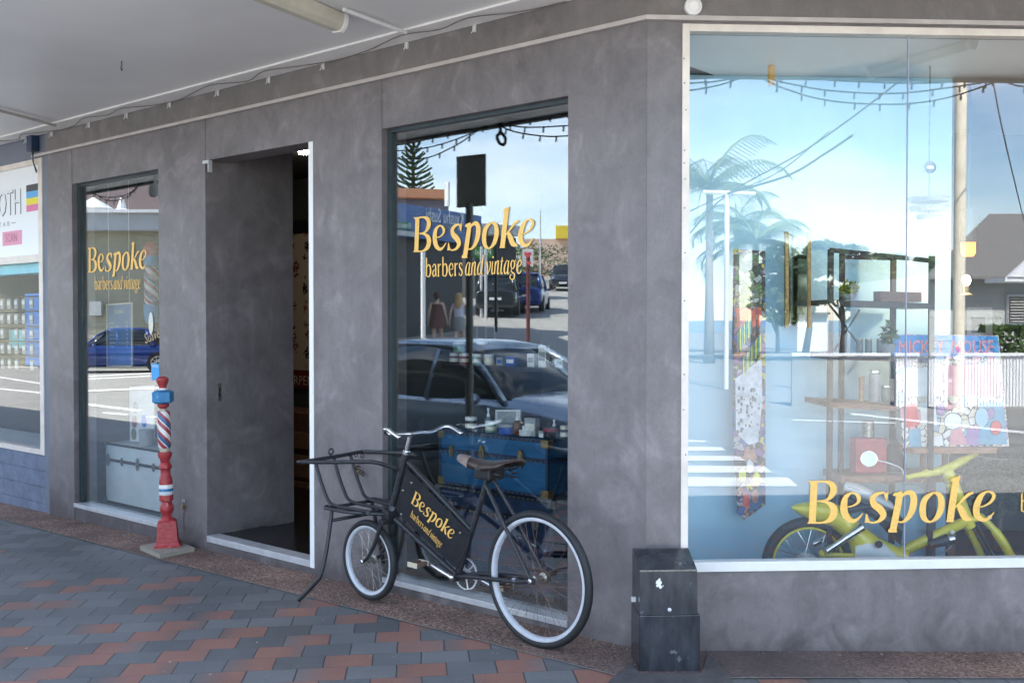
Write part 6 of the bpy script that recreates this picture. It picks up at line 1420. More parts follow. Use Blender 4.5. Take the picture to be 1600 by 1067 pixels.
# ---- cars
def car(P, head, paint, label, L_=4.4, W=1.8, Hh=1.5, kind='sedan', grp=None, pm=None):
    t = thing('parked_car', label, 'car', P, grp); hd = V(head); hd.z = 0; hd.normalize(); sd_ = Z.cross(hd); m = frame(P, hd, sd_)
    hw = W / 2; x0, x1 = -L_ / 2, L_ / 2
    if kind == 'suv': st = [(x0, .55, .95, .8), (x0 + .05, .3, 1.02, .93), (x0 + .5, .24, 1.05, 1), (-.3, .22, 1.04, 1), (x1 - 1.15, .22, 1.02, 1), (x1 - .3, .26, .93, .95), (x1, .42, .75, .78)]; gh = [(x0 + .12, .98, .9), (x0 + .38, 1.0, 1.), (.2, 1.02, 1.), (x1 - 1.35, 1., .0)]; g = (x0 + .1, x0 + .45, .35, x1 - 1.1)
    else: st = [(x0, .5, .86, .74), (x0 + .08, .3, .93, .88), (x0 + .7, .22, .96, .99), (-.2, .2, .95, 1), (x1 - 1.3, .2, .93, .99), (x1 - .4, .24, .80, .93), (x1 - .03, .34, .66, .8), (x1, .42, .58, .7)]; g = (x0 + .35, x0 + 1.25, .25, x1 - 1.25)
    rings = []
    for x, zb_, zt_, wf in [tuple(q) for q in crom(st, 4)]:
        w = hw * wf; zm_ = zb_ + (zt_ - zb_) * .5
        pr_ = [(-w * .86, zb_), (-w * .97, zb_ + .1), (-w, zm_), (-w * .98, zt_ - .12), (-w * .9, zt_ - .02), (-w * .5, zt_ + .03), (0, zt_ + .04), (w * .5, zt_ + .03), (w * .9, zt_ - .02), (w * .98, zt_ - .12), (w, zm_), (w * .97, zb_ + .1), (w * .86, zb_)]
        rings.append([m @ V((x, y, z)) for y, z in pr_])
    build(MB().loft(rings), 'body', paint, t, smooth='all')
    zb_ = (1.0 if kind == 'suv' else .9); xr, xr2, xf2, xf = g; rw, bw = hw * .74, hw * .93
    def gr(x, zt_, wt, wb): return [m @ V((x, y, z)) for y, z in [(-wb, zb_ - .05), (-(wb + wt) / 2 - .02, (zb_ + zt_) / 2), (-wt, zt_ - .04), (-wt * .6, zt_), (0, zt_ + .012), (wt * .6, zt_), (wt, zt_ - .04), ((wb + wt) / 2 + .02, (zb_ + zt_) / 2), (wb, zb_ - .05)]]
    H2 = Hh - .02
    build(MB().loft([gr(xr, zb_ + .02, bw * .8, bw * .86), gr(xr + (xr2 - xr) * .6, zb_ + (H2 - zb_) * .8, rw * .95, bw * .97), gr(xr2, H2 - .02, rw, bw), gr((xr2 + xf2) / 2, H2 + .015, rw * 1.02, bw), gr(xf2, H2 - .02, rw, bw), gr(xf2 + (xf - xf2) * .45, zb_ + (H2 - zb_) * .6, rw * .98, bw * .98), gr(xf, zb_ + .02, bw * .8, bw * .9)]), 'windows', 'car_glass', t, smooth='all')
    mb = MB(); k = 8; rr = []
    for i in range(7):
        x = xr2 - .12 + (xf2 - xr2 + .2) * i / 6; zc = H2 + .02 + .02 * math.sin(math.pi * i / 6) - (.035 if i in (0, 6) else 0)
        rr.append([m @ V((x, y, z)) for y, z in [(-rw * 1.01, zc - .07), (-rw * .97, zc - .025), (-rw * .6, zc), (0, zc + .015), (rw * .6, zc), (rw * .97, zc - .025), (rw * 1.01, zc - .07), (0, zc - .09)]])
    build(mb.loft(rr), 'roof', paint, t, smooth='all')
    mb = MB()
    for s in (-1, 1):
        mb.tube([m @ V((xf2, s * rw * .99, H2 - .05)), m @ V((xf2 + (xf - xf2) * .5, s * (rw + bw) / 2, (H2 + zb_) / 2 + .05)), m @ V((xf - .05, s * bw * .97, zb_ + .0))], [.04, .035, .045], 6)
        mb.tube([m @ V((xr2, s * rw * .99, H2 - .05)), m @ V((xr2 - .25, s * bw * .95, zb_))], [.06, .12], 6); mb.tube([m @ V((-.05, s * (rw + .012), H2 - .06)), m @ V((-.1, s * (bw + .012), zb_))], .03, 6)
    build(mb, 'pillars', paint, t, smooth='all')
    for s in (-1, 1):
        for x in (x0 + .85, x1 - .85):
            c = m @ V((x, s * (hw - .1), .32)); mb = MB(); hm = plane_m(c, hd, Z); w = thing('wheel', None, None, c); w.parent = t; w.matrix_parent_inverse = wmat(t).inverted()
            build(MB().lathe([(.24, -.11), (.31, -.1), (.325, -.05), (.325, .05), (.31, .1), (.24, .11)], hm, 28), 'tyre', 'rubber', w, smooth=True)
            mb = MB()
            sg_ = -1 if (hm.to_3x3() @ V((0, 0, 1))).dot(sd_ * s) < 0 else 1
            for i in range(10): a = i * .6283; mb.tube([hm @ V((.04 * math.cos(a), .04 * math.sin(a), .112 * sg_)), hm @ V((.225 * math.cos(a), .225 * math.sin(a), .1 * sg_))], .018, 5)
            mb.torus(c + (hm.to_3x3() @ V((0, 0, 1))) * .105 * sg_, hm.to_3x3() @ V((0, 0, 1)), .225, .018, 24, 6); build(mb, 'rim', 'alu', w)
            build(MB().lathe([(.37, -.135 + .0), (.37, .115)], hm, 24), 'wheel_arch', 'black', t)
        mb = MB(); mb.ball(m @ V((xf - .35, s * (hw + .06), zb_ + .03)), .1, .7, 1, .65, 8, frame(V((0, 0, 0)), hd, sd_)); build(mb, 'wing_mirror', paint, t, smooth='all')
        mb = MB(); mb.ball(m @ V((x1 - .14, s * hw * .68, .62 if kind != 'suv' else .76)), .12, 1, 1.4, .6, 10, frame(V((0, 0, 0)), hd, sd_)); build(mb, 'headlight', 'chrome', t, smooth='all')
        mb = MB(); mb.ball(m @ V((x0 + .07, s * hw * .74, .78 if kind != 'suv' else .92)), .09, .6, 1.4, 1.1, 10, frame(V((0, 0, 0)), hd, sd_)); build(mb, 'tail_light', 'red', t, smooth='all')
    mb = MB(); mb.box(x1 - .03, x1 + .012, -.26, .26, .36, .47, m); build(mb, 'number_plate', 'pot_white', t); mb = MB(); mb.box(x0 - .012, x0 + .04, -.26, .26, .62, .73, m); build(mb, 'number_plate', 'pot_white', t)
    return t
def paint(name, c, metal=.3): return mat(name, c, .25, metal, var=.03, vscale=3, coat=.7)
def mdir(v, N): v = V(v); return v - N * (2 * v.dot(N))
# silver-blue car parked at the kerb just left of the camera
sC = (hit(722, 618, CO - NA * (3.35 - 2 * GA), NA) - CO).dot(DA)
Pc = CO + DA * (sC + .55) + NA * 4.3; Pc.z = RZ + .06
car(Pc, -DA, paint('silver_blue_paint', (.28, .36, .46), .5), 'silver-blue sedan parked at the kerb and mirrored behind the saddle of the bicycle', 4.6, 1.8, 1.5)
# blue hatchback across the side street
a, b = mirA(vA(75, 560, 35.5)), mirA(vA(292, 560, 36.5)); h_ = a - b; Pc = (a + b) / 2; Pc.z = zroad(Pc) + .01
car(Pc, h_, paint('deep_blue_paint', (.008, .035, .2)), 'deep blue hatchback mirrored side-on in the left window', 4.5, 1.8, 1.5)
# blue van up the hill, dark car beyond
for x, D, pnt, lab, kd, hx in ((824, 50, paint('van_blue', (.02, .05, .22)), 'blue van-like car seen from behind up the hill in the mirrored street', 'suv', (.12, 1, 0)), (882, 72, paint('dark_paint', (.02, .03, .05)), 'dark car farthest up the hill in the mirrored street', 'suv', (-.1, -1, 0)), (783, 47, paint('charcoal_paint', (.03, .04, .045)), 'charcoal car standing left of the blue one up the hill', 'suv', (.1, 1, 0))):
    Pc = mirA(vA(x, 533, D)); Pc.z = zroad(Pc); car(Pc, mdir(hx, NA), pnt, lab, 4.5, 1.85, 1.75, kd)
# ---- buildings seen in the angled windows
M['cream_siding'] = mat('cream_weatherboard', (.46, .44, .33), .7, var=.06, vscale=2)
M['fascia_grey'] = mat('pale_grey_fascia', (.5, .52, .53), .6, var=.06, vscale=2); M['mauve'] = mat('mauve_wall', (.2, .15, .15), .8, var=.08, vscale=1)
M['navy_fascia'] = mat('navy_shop_fascia', (.07, .15, .36), .5, var=.1, vscale=1); M['dark_shop'] = mat('dark_shop_front', (.035, .038, .045), .6, var=.25, vscale=1.2)
def bld(name, label, P): return thing(name, label, 'building', V((P.x, P.y, zroad(P) - .3)))
a, b = face(mirA, 60, 285, 40, 40); B1 = bld('corner_building', 'cream weatherboard corner building with a pale grey gutter, mirrored in the left window', (a + b) / 2)
z0 = -.6; z1 = zD(362, 40); z2 = zD(336, 40); z3 = zD(270, 46)
mb = rbox(MB(), mirA, -90, 300, 40, 40, z0, z1, 6)
for i in range(24): rbox(mb, mirA, -89, 299.8, 39.99, 39.99, i * .2 - .1, i * .2 - .09, .1)
build(mb, 'wall', 'cream_siding', B1); build(rbox(MB(), mirA, -100, 310, 39.3, 39.3, z1 + .001, z2, 7), 'gutter_fascia', 'fascia_grey', B1); build(rbox(MB(), mirA, -102, 312, 39.1, 39.1, z2 + .001, z2 + .12, 7.4), 'gutter_lip', 'pot_white', B1)
build(rbox(MB(), mirA, -110, 320, 46.8, 46.8, z0, z3, 5), 'rear_wall', 'mauve', B1)
for x in (146, 190):
    P = mirA(vA(x, 336, 42)); mb = MB(); mb.lathe([(.35, 0), (.35, .3), (.8 if x == 146 else .2, .35), (.05, .8)], Matrix.Translation((P.x, P.y, z2 + .1)), 8); build(mb, 'roof_vent', 'pot_white', B1)
mb = rbox(MB(), mirA, 140, 158, 39.7, 39.7, zD(493, 40), zD(471, 40), .2); build(mb, 'meter_box', 'fascia_grey', B1)
build(rbox(MB(), mirA, 60, 285, 38.6, 38.6, -.4, .0, 1.3), 'footing', 'kerb', B1)
# the shop with the navy fascia, and its own side street
Df0, Df1 = 33, 37.6; zf1, zf0 = zD(316, 33), zD(368, 33)
a, b = face(mirA, 560, 752, Df0 - 1.0, Df1); B2 = bld('fascia_shop', 'dark shop with a long navy sign fascia, mirrored above the walking women', (a + b) / 2)
build(rbox(MB(), mirA, 575, 722, 32.6, 37., -.5, zf0, 4), 'front_wall', 'dark_shop', B2)
fa = rbox(MB(), mirA, 575, 752, 31.9, 37.4, zf0 + .001, zf1, 5); fa = build(fa, 'fascia', 'navy_fascia', B2)
def rtext(mr, s_, x0, x1, D0, D1, z, h, mname, par, nm, off=.06):
    """lettering on a reflected face; reads correctly from the street, so mirrored in the glass"""
    A_, B_ = face(mr, x0, x1, D0, D1, off); A_.z = B_.z = z
    m_, wd = fromto(B_, A_); mb = MB(); words(mb, s_, m_, wd, h); return build(mb, nm, mname, par)
def Dl(x, x0, D0, x1, D1):          # depth along the face at column x
    a, b = vA(x0, 533, D0), vA(x1, 533, D1); r = ray(x, 533); t = ((a.x - CAM.x) * (b.y - a.y) - (a.y - CAM.y) * (b.x - a.x)) / (r.x * (b.y - a.y) - r.y * (b.x - a.x)); return r.y * t
df = lambda x: Dl(x, 575, 31.9, 752, 37.4)
rtext(mirA, 'Kyushu Sushi', 664, 722, df(664), df(722), zD(349, df(690)), .5, 'pot_white', fa, 'sign_lettering')
rtext(mirA, 'TAKEAWAY', 680, 706, df(680), df(706), zD(358, df(690)), .16, 'pot_grey', fa, 'small_lettering')
rtext(mirA, 'J', 608.5, 614, df(608), df(614), zD(340, df(610)), .62, 'pot_white', fa, 'sign_lettering')
A_ = (608 - 3, 642); g_ = rbox(MB(), mirA, 606, 642, df(606) - .12, df(642) - .12, zD(358, df(625)), zD(346, df(625)), .05); g_ = build(g_, 'green_sign', mat('sign_green', (.03, .2, .13), .5), B2)
rtext(mirA, 'Enterprise', 606.5, 640, df(606) - .12, df(640) - .12, zD(355.5, df(625)), .17, 'pot_white', g_, 'sign_lettering', .05)
build(rbox(MB(), mirA, 600, 648, df(600) - .1, df(648) - .1, zD(368, df(625)), zD(360, df(625)), .05), 'white_strip', 'fascia_grey', B2)
P0, P1 = face(mirA, 565, 705, 46, 47); B3 = bld('orange_roofed_building', 'pale louvred upper storey with an orange roof rising behind the navy fascia', (P0 + P1) / 2)
build(rbox(MB(), mirA, 560, 701, 46, 47, 0, zD(309, 46), 6), 'louvred_wall', 'fascia_grey', B3)
mb = MB()
for i in range(7): rbox(mb, mirA, 560, 701, 45.93, 46.93, zD(311 + i * 2.6, 46), zD(310 + i * 2.6, 46), .1)
build(mb, 'louvres', mat('lavender', (.25, .22, .35), .6), B3); build(rbox(MB(), mirA, 555, 699, 45.3, 46.3, zD(308.5, 46), zD(295, 46), 7), 'roof_band', mat('orange_roof', (.95, .4, .2), .6, var=.08), B3)
build(rbox(MB(), mirA, 700.5, 703, 45.2, 45.3, zD(325, 46), zD(288, 46), .2), 'corner_post', 'pot_white', B3)
# shading block between the two angled windows' views: added unseen to cast shade on the side street
Bs = thing('shade_block', 'plain tall block added to shade the side street, out of the mirrored views', 'building', (-25, 11, -.3))
mb = MB(); mb.box(-33, -19, 6.9, 10.2, -.5, 8.2); build(mb, 'wall', 'mauve', Bs); mb = MB(); mb.box(-33.2, -18.8, 6.7, 10.4, 8.201, 8.5); build(mb, 'parapet', 'fascia_grey', Bs)
for i in range(5): mb = MB(); mb.box(-31 + i * 2.6, -29.6 + i * 2.6, 6.87, 6.92, 4.4, 6.2); w_ = build(mb, 'window', 'car_glass', Bs)
# cafe and shops on the right of the mirrored street
a, b = face(mirA, 745, 805, 60, 62); B4 = bld('cafe', 'low cafe with a pale flat roof and a green sign up the mirrored street', (a + b) / 2)
build(rbox(MB(), mirA, 742, 806, 60, 62, 1.5, zD(368, 60), 8), 'wall', 'dark_shop', B4); build(rbox(MB(), mirA, 738, 812, 58.5, 60.5, zD(367.5, 60), zD(352, 60), 10), 'roof', 'fascia_grey', B4)
g_ = build(rbox(MB(), mirA, 740, 770, 52, 52, zD(403, 52), zD(385, 52), .15), 'green_sign', mat('cafe_green', (.05, .24, .04), .5), B4); rtext(mirA, 'Parcel', 743, 767, 52, 52, zD(398, 52), .28, 'pot_white', g_, 'sign_lettering')
a, b = face(mirA, 845, 905, 95, 95); B5 = bld('yellow_shop', 'pale shop with a yellow sign at the top of the mirrored street', (a + b) / 2)
build(rbox(MB(), mirA, 820, 930, 96, 96, 3, zD(372, 95), 8), 'wall', mat('peach_wall', (.7, .5, .4), .7), B5); yy = build(rbox(MB(), mirA, 868, 930, 95.4, 95.4, zD(372, 95), zD(352, 95), 1), 'yellow_sign', mat('sign_yellow', (.85, .62, .05), .5), B5)
# road signs, poles and lamp posts
def post(name, label, mr, x, D, ytop, r, m, grp=None, cat='pole', z0=None):
    P = mr(vA(x, 533, D)); P.z = zroad(P) - .1 if z0 is None else z0; t = thing(name, label, cat, P, grp); build(MB().tube([P, V((P.x, P.y, zD(ytop, D)))], r, 12), 'post', m, t, smooth=True); return t, P
t, P = post('parking_sign', 'back of a grey rectangular sign on a dark post, mirrored behind the gold lettering', mirA, 733, 9.0, 318, .034, mat('post_dark', (.1, .105, .1), .5), cat='sign')
mb = rbox(MB(), mirA, 713, 758, 9.14, 8.97, zD(322, 9.0), zD(241, 9.0), .012); build(mb, 'sign_back', mat('sign_back_grey', (.3, .3, .29), .5, var=.2, vscale=3), t)
post('white_pole', 'slender white pole mirrored left of the walking women', mirA, 661, 24, 392, .055, 'pot_white')
t, P = post('heart_sign', 'white sign with red hearts on a dark red post in the mirrored street', mirA, 825, 24, 400, .045, mat('maroon', (.12, .03, .03), .5), cat='sign')
build(rbox(MB(), mirA, 816, 833, 24.1, 24.1, zD(416, 24), zD(389, 24), .03), 'panel', 'pot_white', t)
def heart(mr, x, y, D, s, par):
    P = mr(vA(x, y, D)); A_, B_ = face(mr, x - 5, x + 5, D, D); m_ = plane_m(P, A_ - B_, Z); mb = MB(); mb.prism([(s * .06 * 16 * math.sin(a) ** 3, s * .06 * (13 * math.cos(a) - 5 * math.cos(2 * a) - 2 * math.cos(3 * a) - math.cos(4 * a))) for a in [i * .2618 for i in range(24)]], (-.02, .02), m_); build(mb, 'red_heart', 'comic_red', par)
heart(mirA, 824.5, 398, 23.95, .09, t); heart(mirA, 826, 411, 23.95, .06, t)
for x, D, yt in ((752, 45, 385), (759, 44, 388), (844, 80, 330), (775, 38, 350)): post('street_pole', {752: 'thin pale pole, left of a close pair under the green sign', 759: 'thin pale pole, right of a close pair under the green sign', 844: 'distant lamp column against the mirrored cloud', 775: 'dark column in front of the mirrored cafe'}[x], mirA, x, D, yt, .06, 'alu' if x != 775 else 'black')
# bins and barrier outside the cafe
for i, x in enumerate((738, 752, 766)):
    P = mirA(vA(x, 533, 30)); P.z = zroad(P); t = thing('cafe_barrier', ('first', 'second', 'third')[i] + ' pale cafe barrier panel from the dark post in the mirrored side street', 'barrier', P, 'cafe barriers'); A_, B_ = face(mirA, x - 5, x + 5, 30, 30); m = frame(P, (B_ - A_).normalized(), (B_ - A_).normalized().cross(Z))
    mb = MB(); mb.tube([m @ V((-.12, 0, 0)), m @ V((-.12, 0, .85)), m @ V((.12, 0, .85)), m @ V((.12, 0, 0))], .015, 6); build(mb, 'frame', 'alu', t); build(MB().box(-.1, .1, -.01, .01, .15, .8, m), 'canvas', 'pot_grey', t)
# the Norfolk pine
P = mirA(vA(646, 533, 75)); P.z = zroad(P); h = zD(213, 75) - P.z
t = thing('norfolk_pine', 'tall tiered Norfolk pine mirrored above the orange roof', 'tree', P); build(MB().tube([P, P + Z * h], [.35, .05], 8), 'trunk', 'bark', t)
random.seed(4); mb = MB()
for k in range(18):
    f = k / 18; z = h * (.35 + .64 * f); L_ = 2.5 * (1 - f) ** .85 + .15
    for i in range(7):
        a = i * .9 + k * .5; d = V((math.cos(a), math.sin(a), .12 + .1 * f)); L2 = L_ * random.uniform(.75, 1.1)
        for j in range(9):
            q = P + Z * z + d * L2 * ((j + 1) / 9) + Z * .35 * (j / 9) ** 2; s_ = .12 + .07 * (1 - f); w = V((-d.y, d.x, 0)) * s_ * .9
            mb.quad(q - w, q + d * s_, q + w, q - d * s_ * .8); mb.quad(q - w * .5 + Z * s_, q + d * s_, q + w * .5 - Z * s_ * .4, q - d * s_ * .8)
build(mb, 'crown', 'leaf', t)
for i, (x, D, yt, r_, lb) in enumerate(((812, 84, 383, 4.2, 'rounded tree beside the heart sign at the top of the mirrored street'), (840, 88, 386, 3.6, 'bushy tree below the yellow sign in the mirrored street'), (872, 90, 388, 4.5, 'spreading tree at the right edge of the mirrored street'), (790, 82, 380, 4, 'dark tree behind the cafe in the mirrored street'))):
    P = mirA(vA(x, 533, D)); P.z = zroad(P); tree(P, zD(yt, D) - P.z, r_, lb, 'leaf' if i % 2 else 'leaf_dark', seed=20 + i, n=900, trunk_h=.1)
# ---- the two women walking away
def person(P, head_dir, label, hair, hairlen, dress, top=None, skirt=None, arms=0):
    t = thing('person', label, 'person', P); hd = V(head_dir); hd.z = 0; hd.normalize(); sd_ = Z.cross(hd); m = frame(P, hd, sd_); g = lambda x, y, z: m @ V((x, y, z))
    sk = M['skin']; bm = bmesh.new(); ly = bm.verts.layers.skin.verify()
    def v(p, rx, ry=None): q = bm.verts.new(g(*p)); q[ly].radius = (rx, ry or rx); return q
    def e(a, b): bm.edges.new((a, b))
    pel = v((0, 0, .92), .135, .11); pel[ly].use_root = True; wst = v((0, 0, 1.08), .105, .085); ch = v((0, 0, 1.28), .13, .1); nk = v((-.01, 0, 1.42), .05); hb = v((0, 0, 1.5), .062, .066); hc = v((.01, 0, 1.57), .078, .088); tp = v((0, 0, 1.625), .05, .06)
    for a, b in ((pel, wst), (wst, ch), (ch, nk), (nk, hb), (hb, hc), (hc, tp)): e(a, b)
    for s in (-1, 1):
        st_ = .16 * s
        hp = v((0, .085 * s, .86), .088); kn = v((st_ * .5 + .03, .09 * s, .47), .056); an = v((st_ * 1.1 - .03, .085 * s, .09), .036); ft = v((st_ * 1.1 + .11, .09 * s, .035), .032); e(pel, hp); e(hp, kn); e(kn, an); e(an, ft)
        sh_ = v((0, .165 * s, 1.36), .05); e(ch, sh_)
        if arms and s == arms: el = v((.02, .26 * s, 1.14), .038); wr = v((.1, .15 * s, 1.33), .028); hn = v((.1, .1 * s, 1.41), .022, .034)
        else: el = v((-.02, .24 * s, 1.1), .038); wr = v((.05, .28 * s, .87), .027); hn = v((.065, .285 * s, .8), .02, .032)
        e(sh_, el); e(el, wr); e(wr, hn); d = (hn.co - wr.co).normalized(); sdv = m.to_3x3() @ V((1, 0, 0))
        for k, (o, l_) in enumerate(((-.024, .06), (-.008, .072), (.008, .068), (.024, .055))):
            a = v((0, 0, 0), .0085); a.co = hn.co + d * .03 + sdv * o; b = v((0, 0, 0), .007); b.co = hn.co + d * (.03 + l_) + sdv * o * 1.1 - sd_ * s * .012; e(hn, a); e(a, b)
        a = v((0, 0, 0), .009); a.co = hn.co + sdv * .035 + d * .01; b = v((0, 0, 0), .008); b.co = hn.co + sdv * .05 + d * .04; e(hn, a); e(a, b)
    me = bpy.data.meshes.new('body'); bm.to_mesh(me); bm.free(); me.materials.append(sk); o = _link(bpy.data.objects.new('body', me)); o.parent = t; o.matrix_parent_inverse = wmat(t).inverted()
    md = o.modifiers.new('skin', 'SKIN'); md.use_smooth_shade = True; md2 = o.modifiers.new('s', 'SUBSURF'); md2.levels = 1; md2.render_levels = 1
    # face
    mb = MB()
    for s in (-1, 1): mb.ball(g(.088, .03 * s, 1.575), .012, seg=8)
    build(mb, 'eyes', 'pot_white', t); build(MB().ball(g(.095, 0, 1.55), .016, .9, .7, 1.2, 8), 'nose', sk, t, smooth='all'); build(MB().ball(g(.083, 0, 1.512), .02, .5, 1.2, .35, 8), 'mouth', 'pot_red', t)
    # hair
    mb = MB(); R3 = frame(V((0, 0, 0)), hd, sd_)
    if hairlen:
        mb.loft([[g(-.02 + q * math.cos(a) * .8 - .01 * i, q * math.sin(a), z) for a in [k * .5236 for k in range(12)]] for i, (z, q) in enumerate(((1.68, .045), (1.65, .09), (1.58, .112), (1.5, .115), (1.42, .12), (1.34, .11), (1.26, .08), (1.2, .03)))])
    else: mb.ball(g(-.022, 0, 1.59), .105, 1, .95, 1.08, 14, R3); mb.ball(g(-.075, 0, 1.5), .05, .8, 1, 1.2, 10, R3)
    build(mb, 'hair', hair, t, smooth='all')
    def cloth(prof, mt, nm): return build(MB().loft([[g(q2 * math.cos(a), q * math.sin(a), z + .006 * math.sin(a * 5)) for a in [k * .3307 for k in range(19)]] for z, q, q2 in prof], False), nm, mt, t, smooth='all')
    if dress: cloth(((1.33, .15, .118), (1.2, .152, .122), (1.08, .148, .12), (.95, .19, .155), (.8, .225, .18), (.66, .25, .2)), dress, 'dress')
    else: cloth(((1.36, .15, .118), (1.2, .148, .12), (1.05, .135, .11), (.98, .15, .125)), top, 'top'); cloth(((1.0, .155, .13), (.9, .185, .15), (.75, .185, .15), (.6, .175, .145)), skirt, 'skirt')
    mb = MB()
    for s in (-1, 1): mb.tube([g(-.1, .09 * s, 1.32), g(-.03, .1 * s, 1.43), g(.08, .09 * s, 1.34)], .01, 5)
    build(mb, 'straps', dress or top, t)
    for s in (-1, 1): st_ = .16 * s * 1.1; mb = MB(); mb.ball(g(st_ + .05, .088 * s, .03), .055, 2.1, .85, .7, 10, R3); build(mb, 'shoe', 'black', t, smooth='all')
    return t
M['skin'] = mat('skin', (.72, .48, .37), .5, var=.05)
Pw = mirA(vA(683, 533, 29.5)); hd = mdir((.15, 1, 0), NA)
def stand(P): P = V(P); P.z = zroad(P) + .17; return P
mb = MB(); 
# raised footpath along the side street
a0, a1 = mirA(vA(590, 533, 27.2)), mirA(vA(742, 533, 30.8)); b0, b1 = mirA(vA(575, 533, 31.9)), mirA(vA(722, 533, 36.6)); k = 12
for i in range(k):
    q = [a0.lerp(a1, i / k), a0.lerp(a1, (i + 1) / k), b0.lerp(b1, (i + 1) / k), b0.lerp(b1, i / k)]
    tp = [V((p.x, p.y, zroad(p) + .16)) for p in q]; mb.quad(*tp); mb.quad(tp[0], tp[1], tp[1] - Z * .3, tp[0] - Z * .3)
struct(mb, 'side_path', 'path')
person(stand(Pw), hd, 'woman with auburn hair in a short brown dress, walking away', mat('auburn_hair', (.08, .03, .025), .6), 0, mat('brown_dress', (.16, .07, .06), .8, var=.2))
person(stand(mirA(vA(717, 533, 29.3))), hd, 'woman with long blonde hair, white top and grey skirt, one hand raised', mat('blonde_hair', (.5, .33, .16), .6, var=.2), 1, None, mat('white_top', (.62, .62, .72), .7), mat('grey_skirt', (.3, .31, .3), .8, var=.1), arms=1)
# ---- what the front window mirrors
M['house_wall'] = mat('grey_weatherboard', (.5, .52, .5), .7, var=.06); M['roof_grey'] = mat('grey_iron_roof', (.2, .19, .18), .6, var=.1); M['fence_white'] = mat('white_fence', (.8, .81, .83), .6, var=.04)
a, b = face(mirB, 1440, 1640, 30, 30); B6 = bld('gabled_house', 'grey weatherboard house with a steep grey roof, mirrored at the right of the front window', (a + b) / 2)
D = 30; ze = zD(430, D); mb = rbox(MB(), mirB, 1452, 1750, D, D, -.5, ze, 7)
for i in range(13): rbox(mb, mirB, 1452.2, 1749, D - .012, D - .012, -.1 + i * .22, -.08 + i * .22, .05)
build(mb, 'wall', 'house_wall', B6)
def rp(x, y, D): return mirB(vA(x, y, D))
mb = MB(); mb.slab([rp(1446, 436, 29.2), rp(1760, 436, 29.2), rp(1700, 338, 33.5), rp(1546, 338, 33.5)], Z, .08); mb.slab([rp(1446, 436, 29.2), rp(1546, 338, 33.5), rp(1470, 420, 38)], Z, .08); build(mb, 'roof', 'roof_grey', B6)
mb = MB(); mb.slab([rp(1571, 433, 27.6), rp(1610, 398, 27.6), rp(1650, 433, 27.6)], V((0, -1, 0)) * -1, .15); build(mb, 'porch_gable', 'fence_white', B6); build(rbox(MB(), mirB, 1570, 1652, 27.5, 27.5, zD(440, 27.6), zD(434, 27.6), 1.2), 'porch_beam', 'fence_white', B6)
for x0, x1 in ((1578, 1640),):
    w_ = build(rbox(MB(), mirB, x0 - 3, x1 + 3, 29.85, 29.85, zD(508, 30), zD(460, 30), .14), 'window', 'fence_white', B6); build(rbox(MB(), mirB, x0, x1, 29.8, 29.8, zD(504, 30), zD(464, 30), .06), 'pane', 'car_glass', w_)
    mb = MB()
    for i in range(9): rbox(mb, mirB, x0 + .5, x1 - .5, 29.76, 29.76, zD(503 - i * 4.4, 30), zD(501.4 - i * 4.4, 30), .03)
    build(mb, 'blind', 'fascia_grey', w_)
fz0, fz1 = -.3, zD(556, 21.6)
for i, (x0, x1) in enumerate(((1400, 1482), (1508, 1700), (1238, 1392))):
    t = thing('white_fence', ('white ribbed fence section left of the concrete power pole', 'white ribbed fence section right of the concrete power pole', 'low greyed wall section behind the steel shelf reflection')[i], 'fence', rp((x0 + x1) / 2, 600, 21.6)); mb = rbox(MB(), mirB, x0, x1, 21.6, 21.6, fz0, fz1 - (.0 if i < 2 else .04), .08)
    n_ = int((x1 - x0) / 5) if i < 2 else 0
    for j in range(n_): rbox(mb, mirB, x0 + j * 5 + 1, x0 + j * 5 + 3.4, 21.57, 21.57, fz0, fz1 - .06, .05)
    build(mb, 'sheeting', 'fence_white' if i < 2 else 'kerb', t); build(rbox(MB(), mirB, x0 - .5, x1 + .5, 21.52, 21.52, fz1 - .0 + .001, fz1 + .06, .16), 'capping', 'fence_white', t)
P0, P1 = rp(1538, 540, 22.4), rp(1700, 540, 22.4); mb = MB(); m_ = MB(); hedge_block(mb, P0, P1, -.1, zD(513, 22.4), .35, 3600, .07, 5); h_ = build(mb, 'hedge', 'leaf', label='clipped green hedge behind the right-hand white fence', cat='hedge')
t, P = post('power_pole', 'pale concrete power pole mirrored through the front window', mirB, 1498, 20.4, -60, .115, mat('pole_concrete', (.8, .74, .6), .85, var=.15, vscale=3, bump=.1))
for y, c in ((546, 'comic_red'), (559, 'pot_white')): build(MB().ball(rp(1497, y, 20.2), .055, 1, .5, 1), 'pole_marker', c, t)
t, P = post('lamp_post', 'white lamp post with a cross arm among the mirrored palms', mirB, 1135, 27, 303, .065, 'fence_white', cat='lamp post')
mb = MB(); mb.tube([rp(1098, 300, 27), rp(1180, 303, 27)], .05, 8); build(mb, 'cross_arm', 'fence_white', t)
for i, (pts, r_, lb) in enumerate((([(1078, 365, 26), (1135, 305, 27), (1250, 240, 24), (1330, 185, 22), (1412, 122, 19)], .02, 'upper power line running from the lamp post to the upper right'), ([(1135, 303, 27), (1230, 275, 25), (1290, 240, 23.5), (1332, 212, 22.5)], .03, 'thick sagging power line ending in mid-view below the upper one'), ([(1552, 128, 17), (1568, 210, 20), (1600, 345, 26)], .014, 'thin stay wire slanting down at the right of the power pole'), ([(1078, 330, 26), (1135, 304, 27), (1215, 270, 25.5), (1296, 205, 23.5)], .016, 'slack line just below the upper power line'))):
    t = build(MB().tube(curve3([rp(*p) for p in pts], 6), r_, 5), 'power_line', 'black', label=lb, cat='power line')
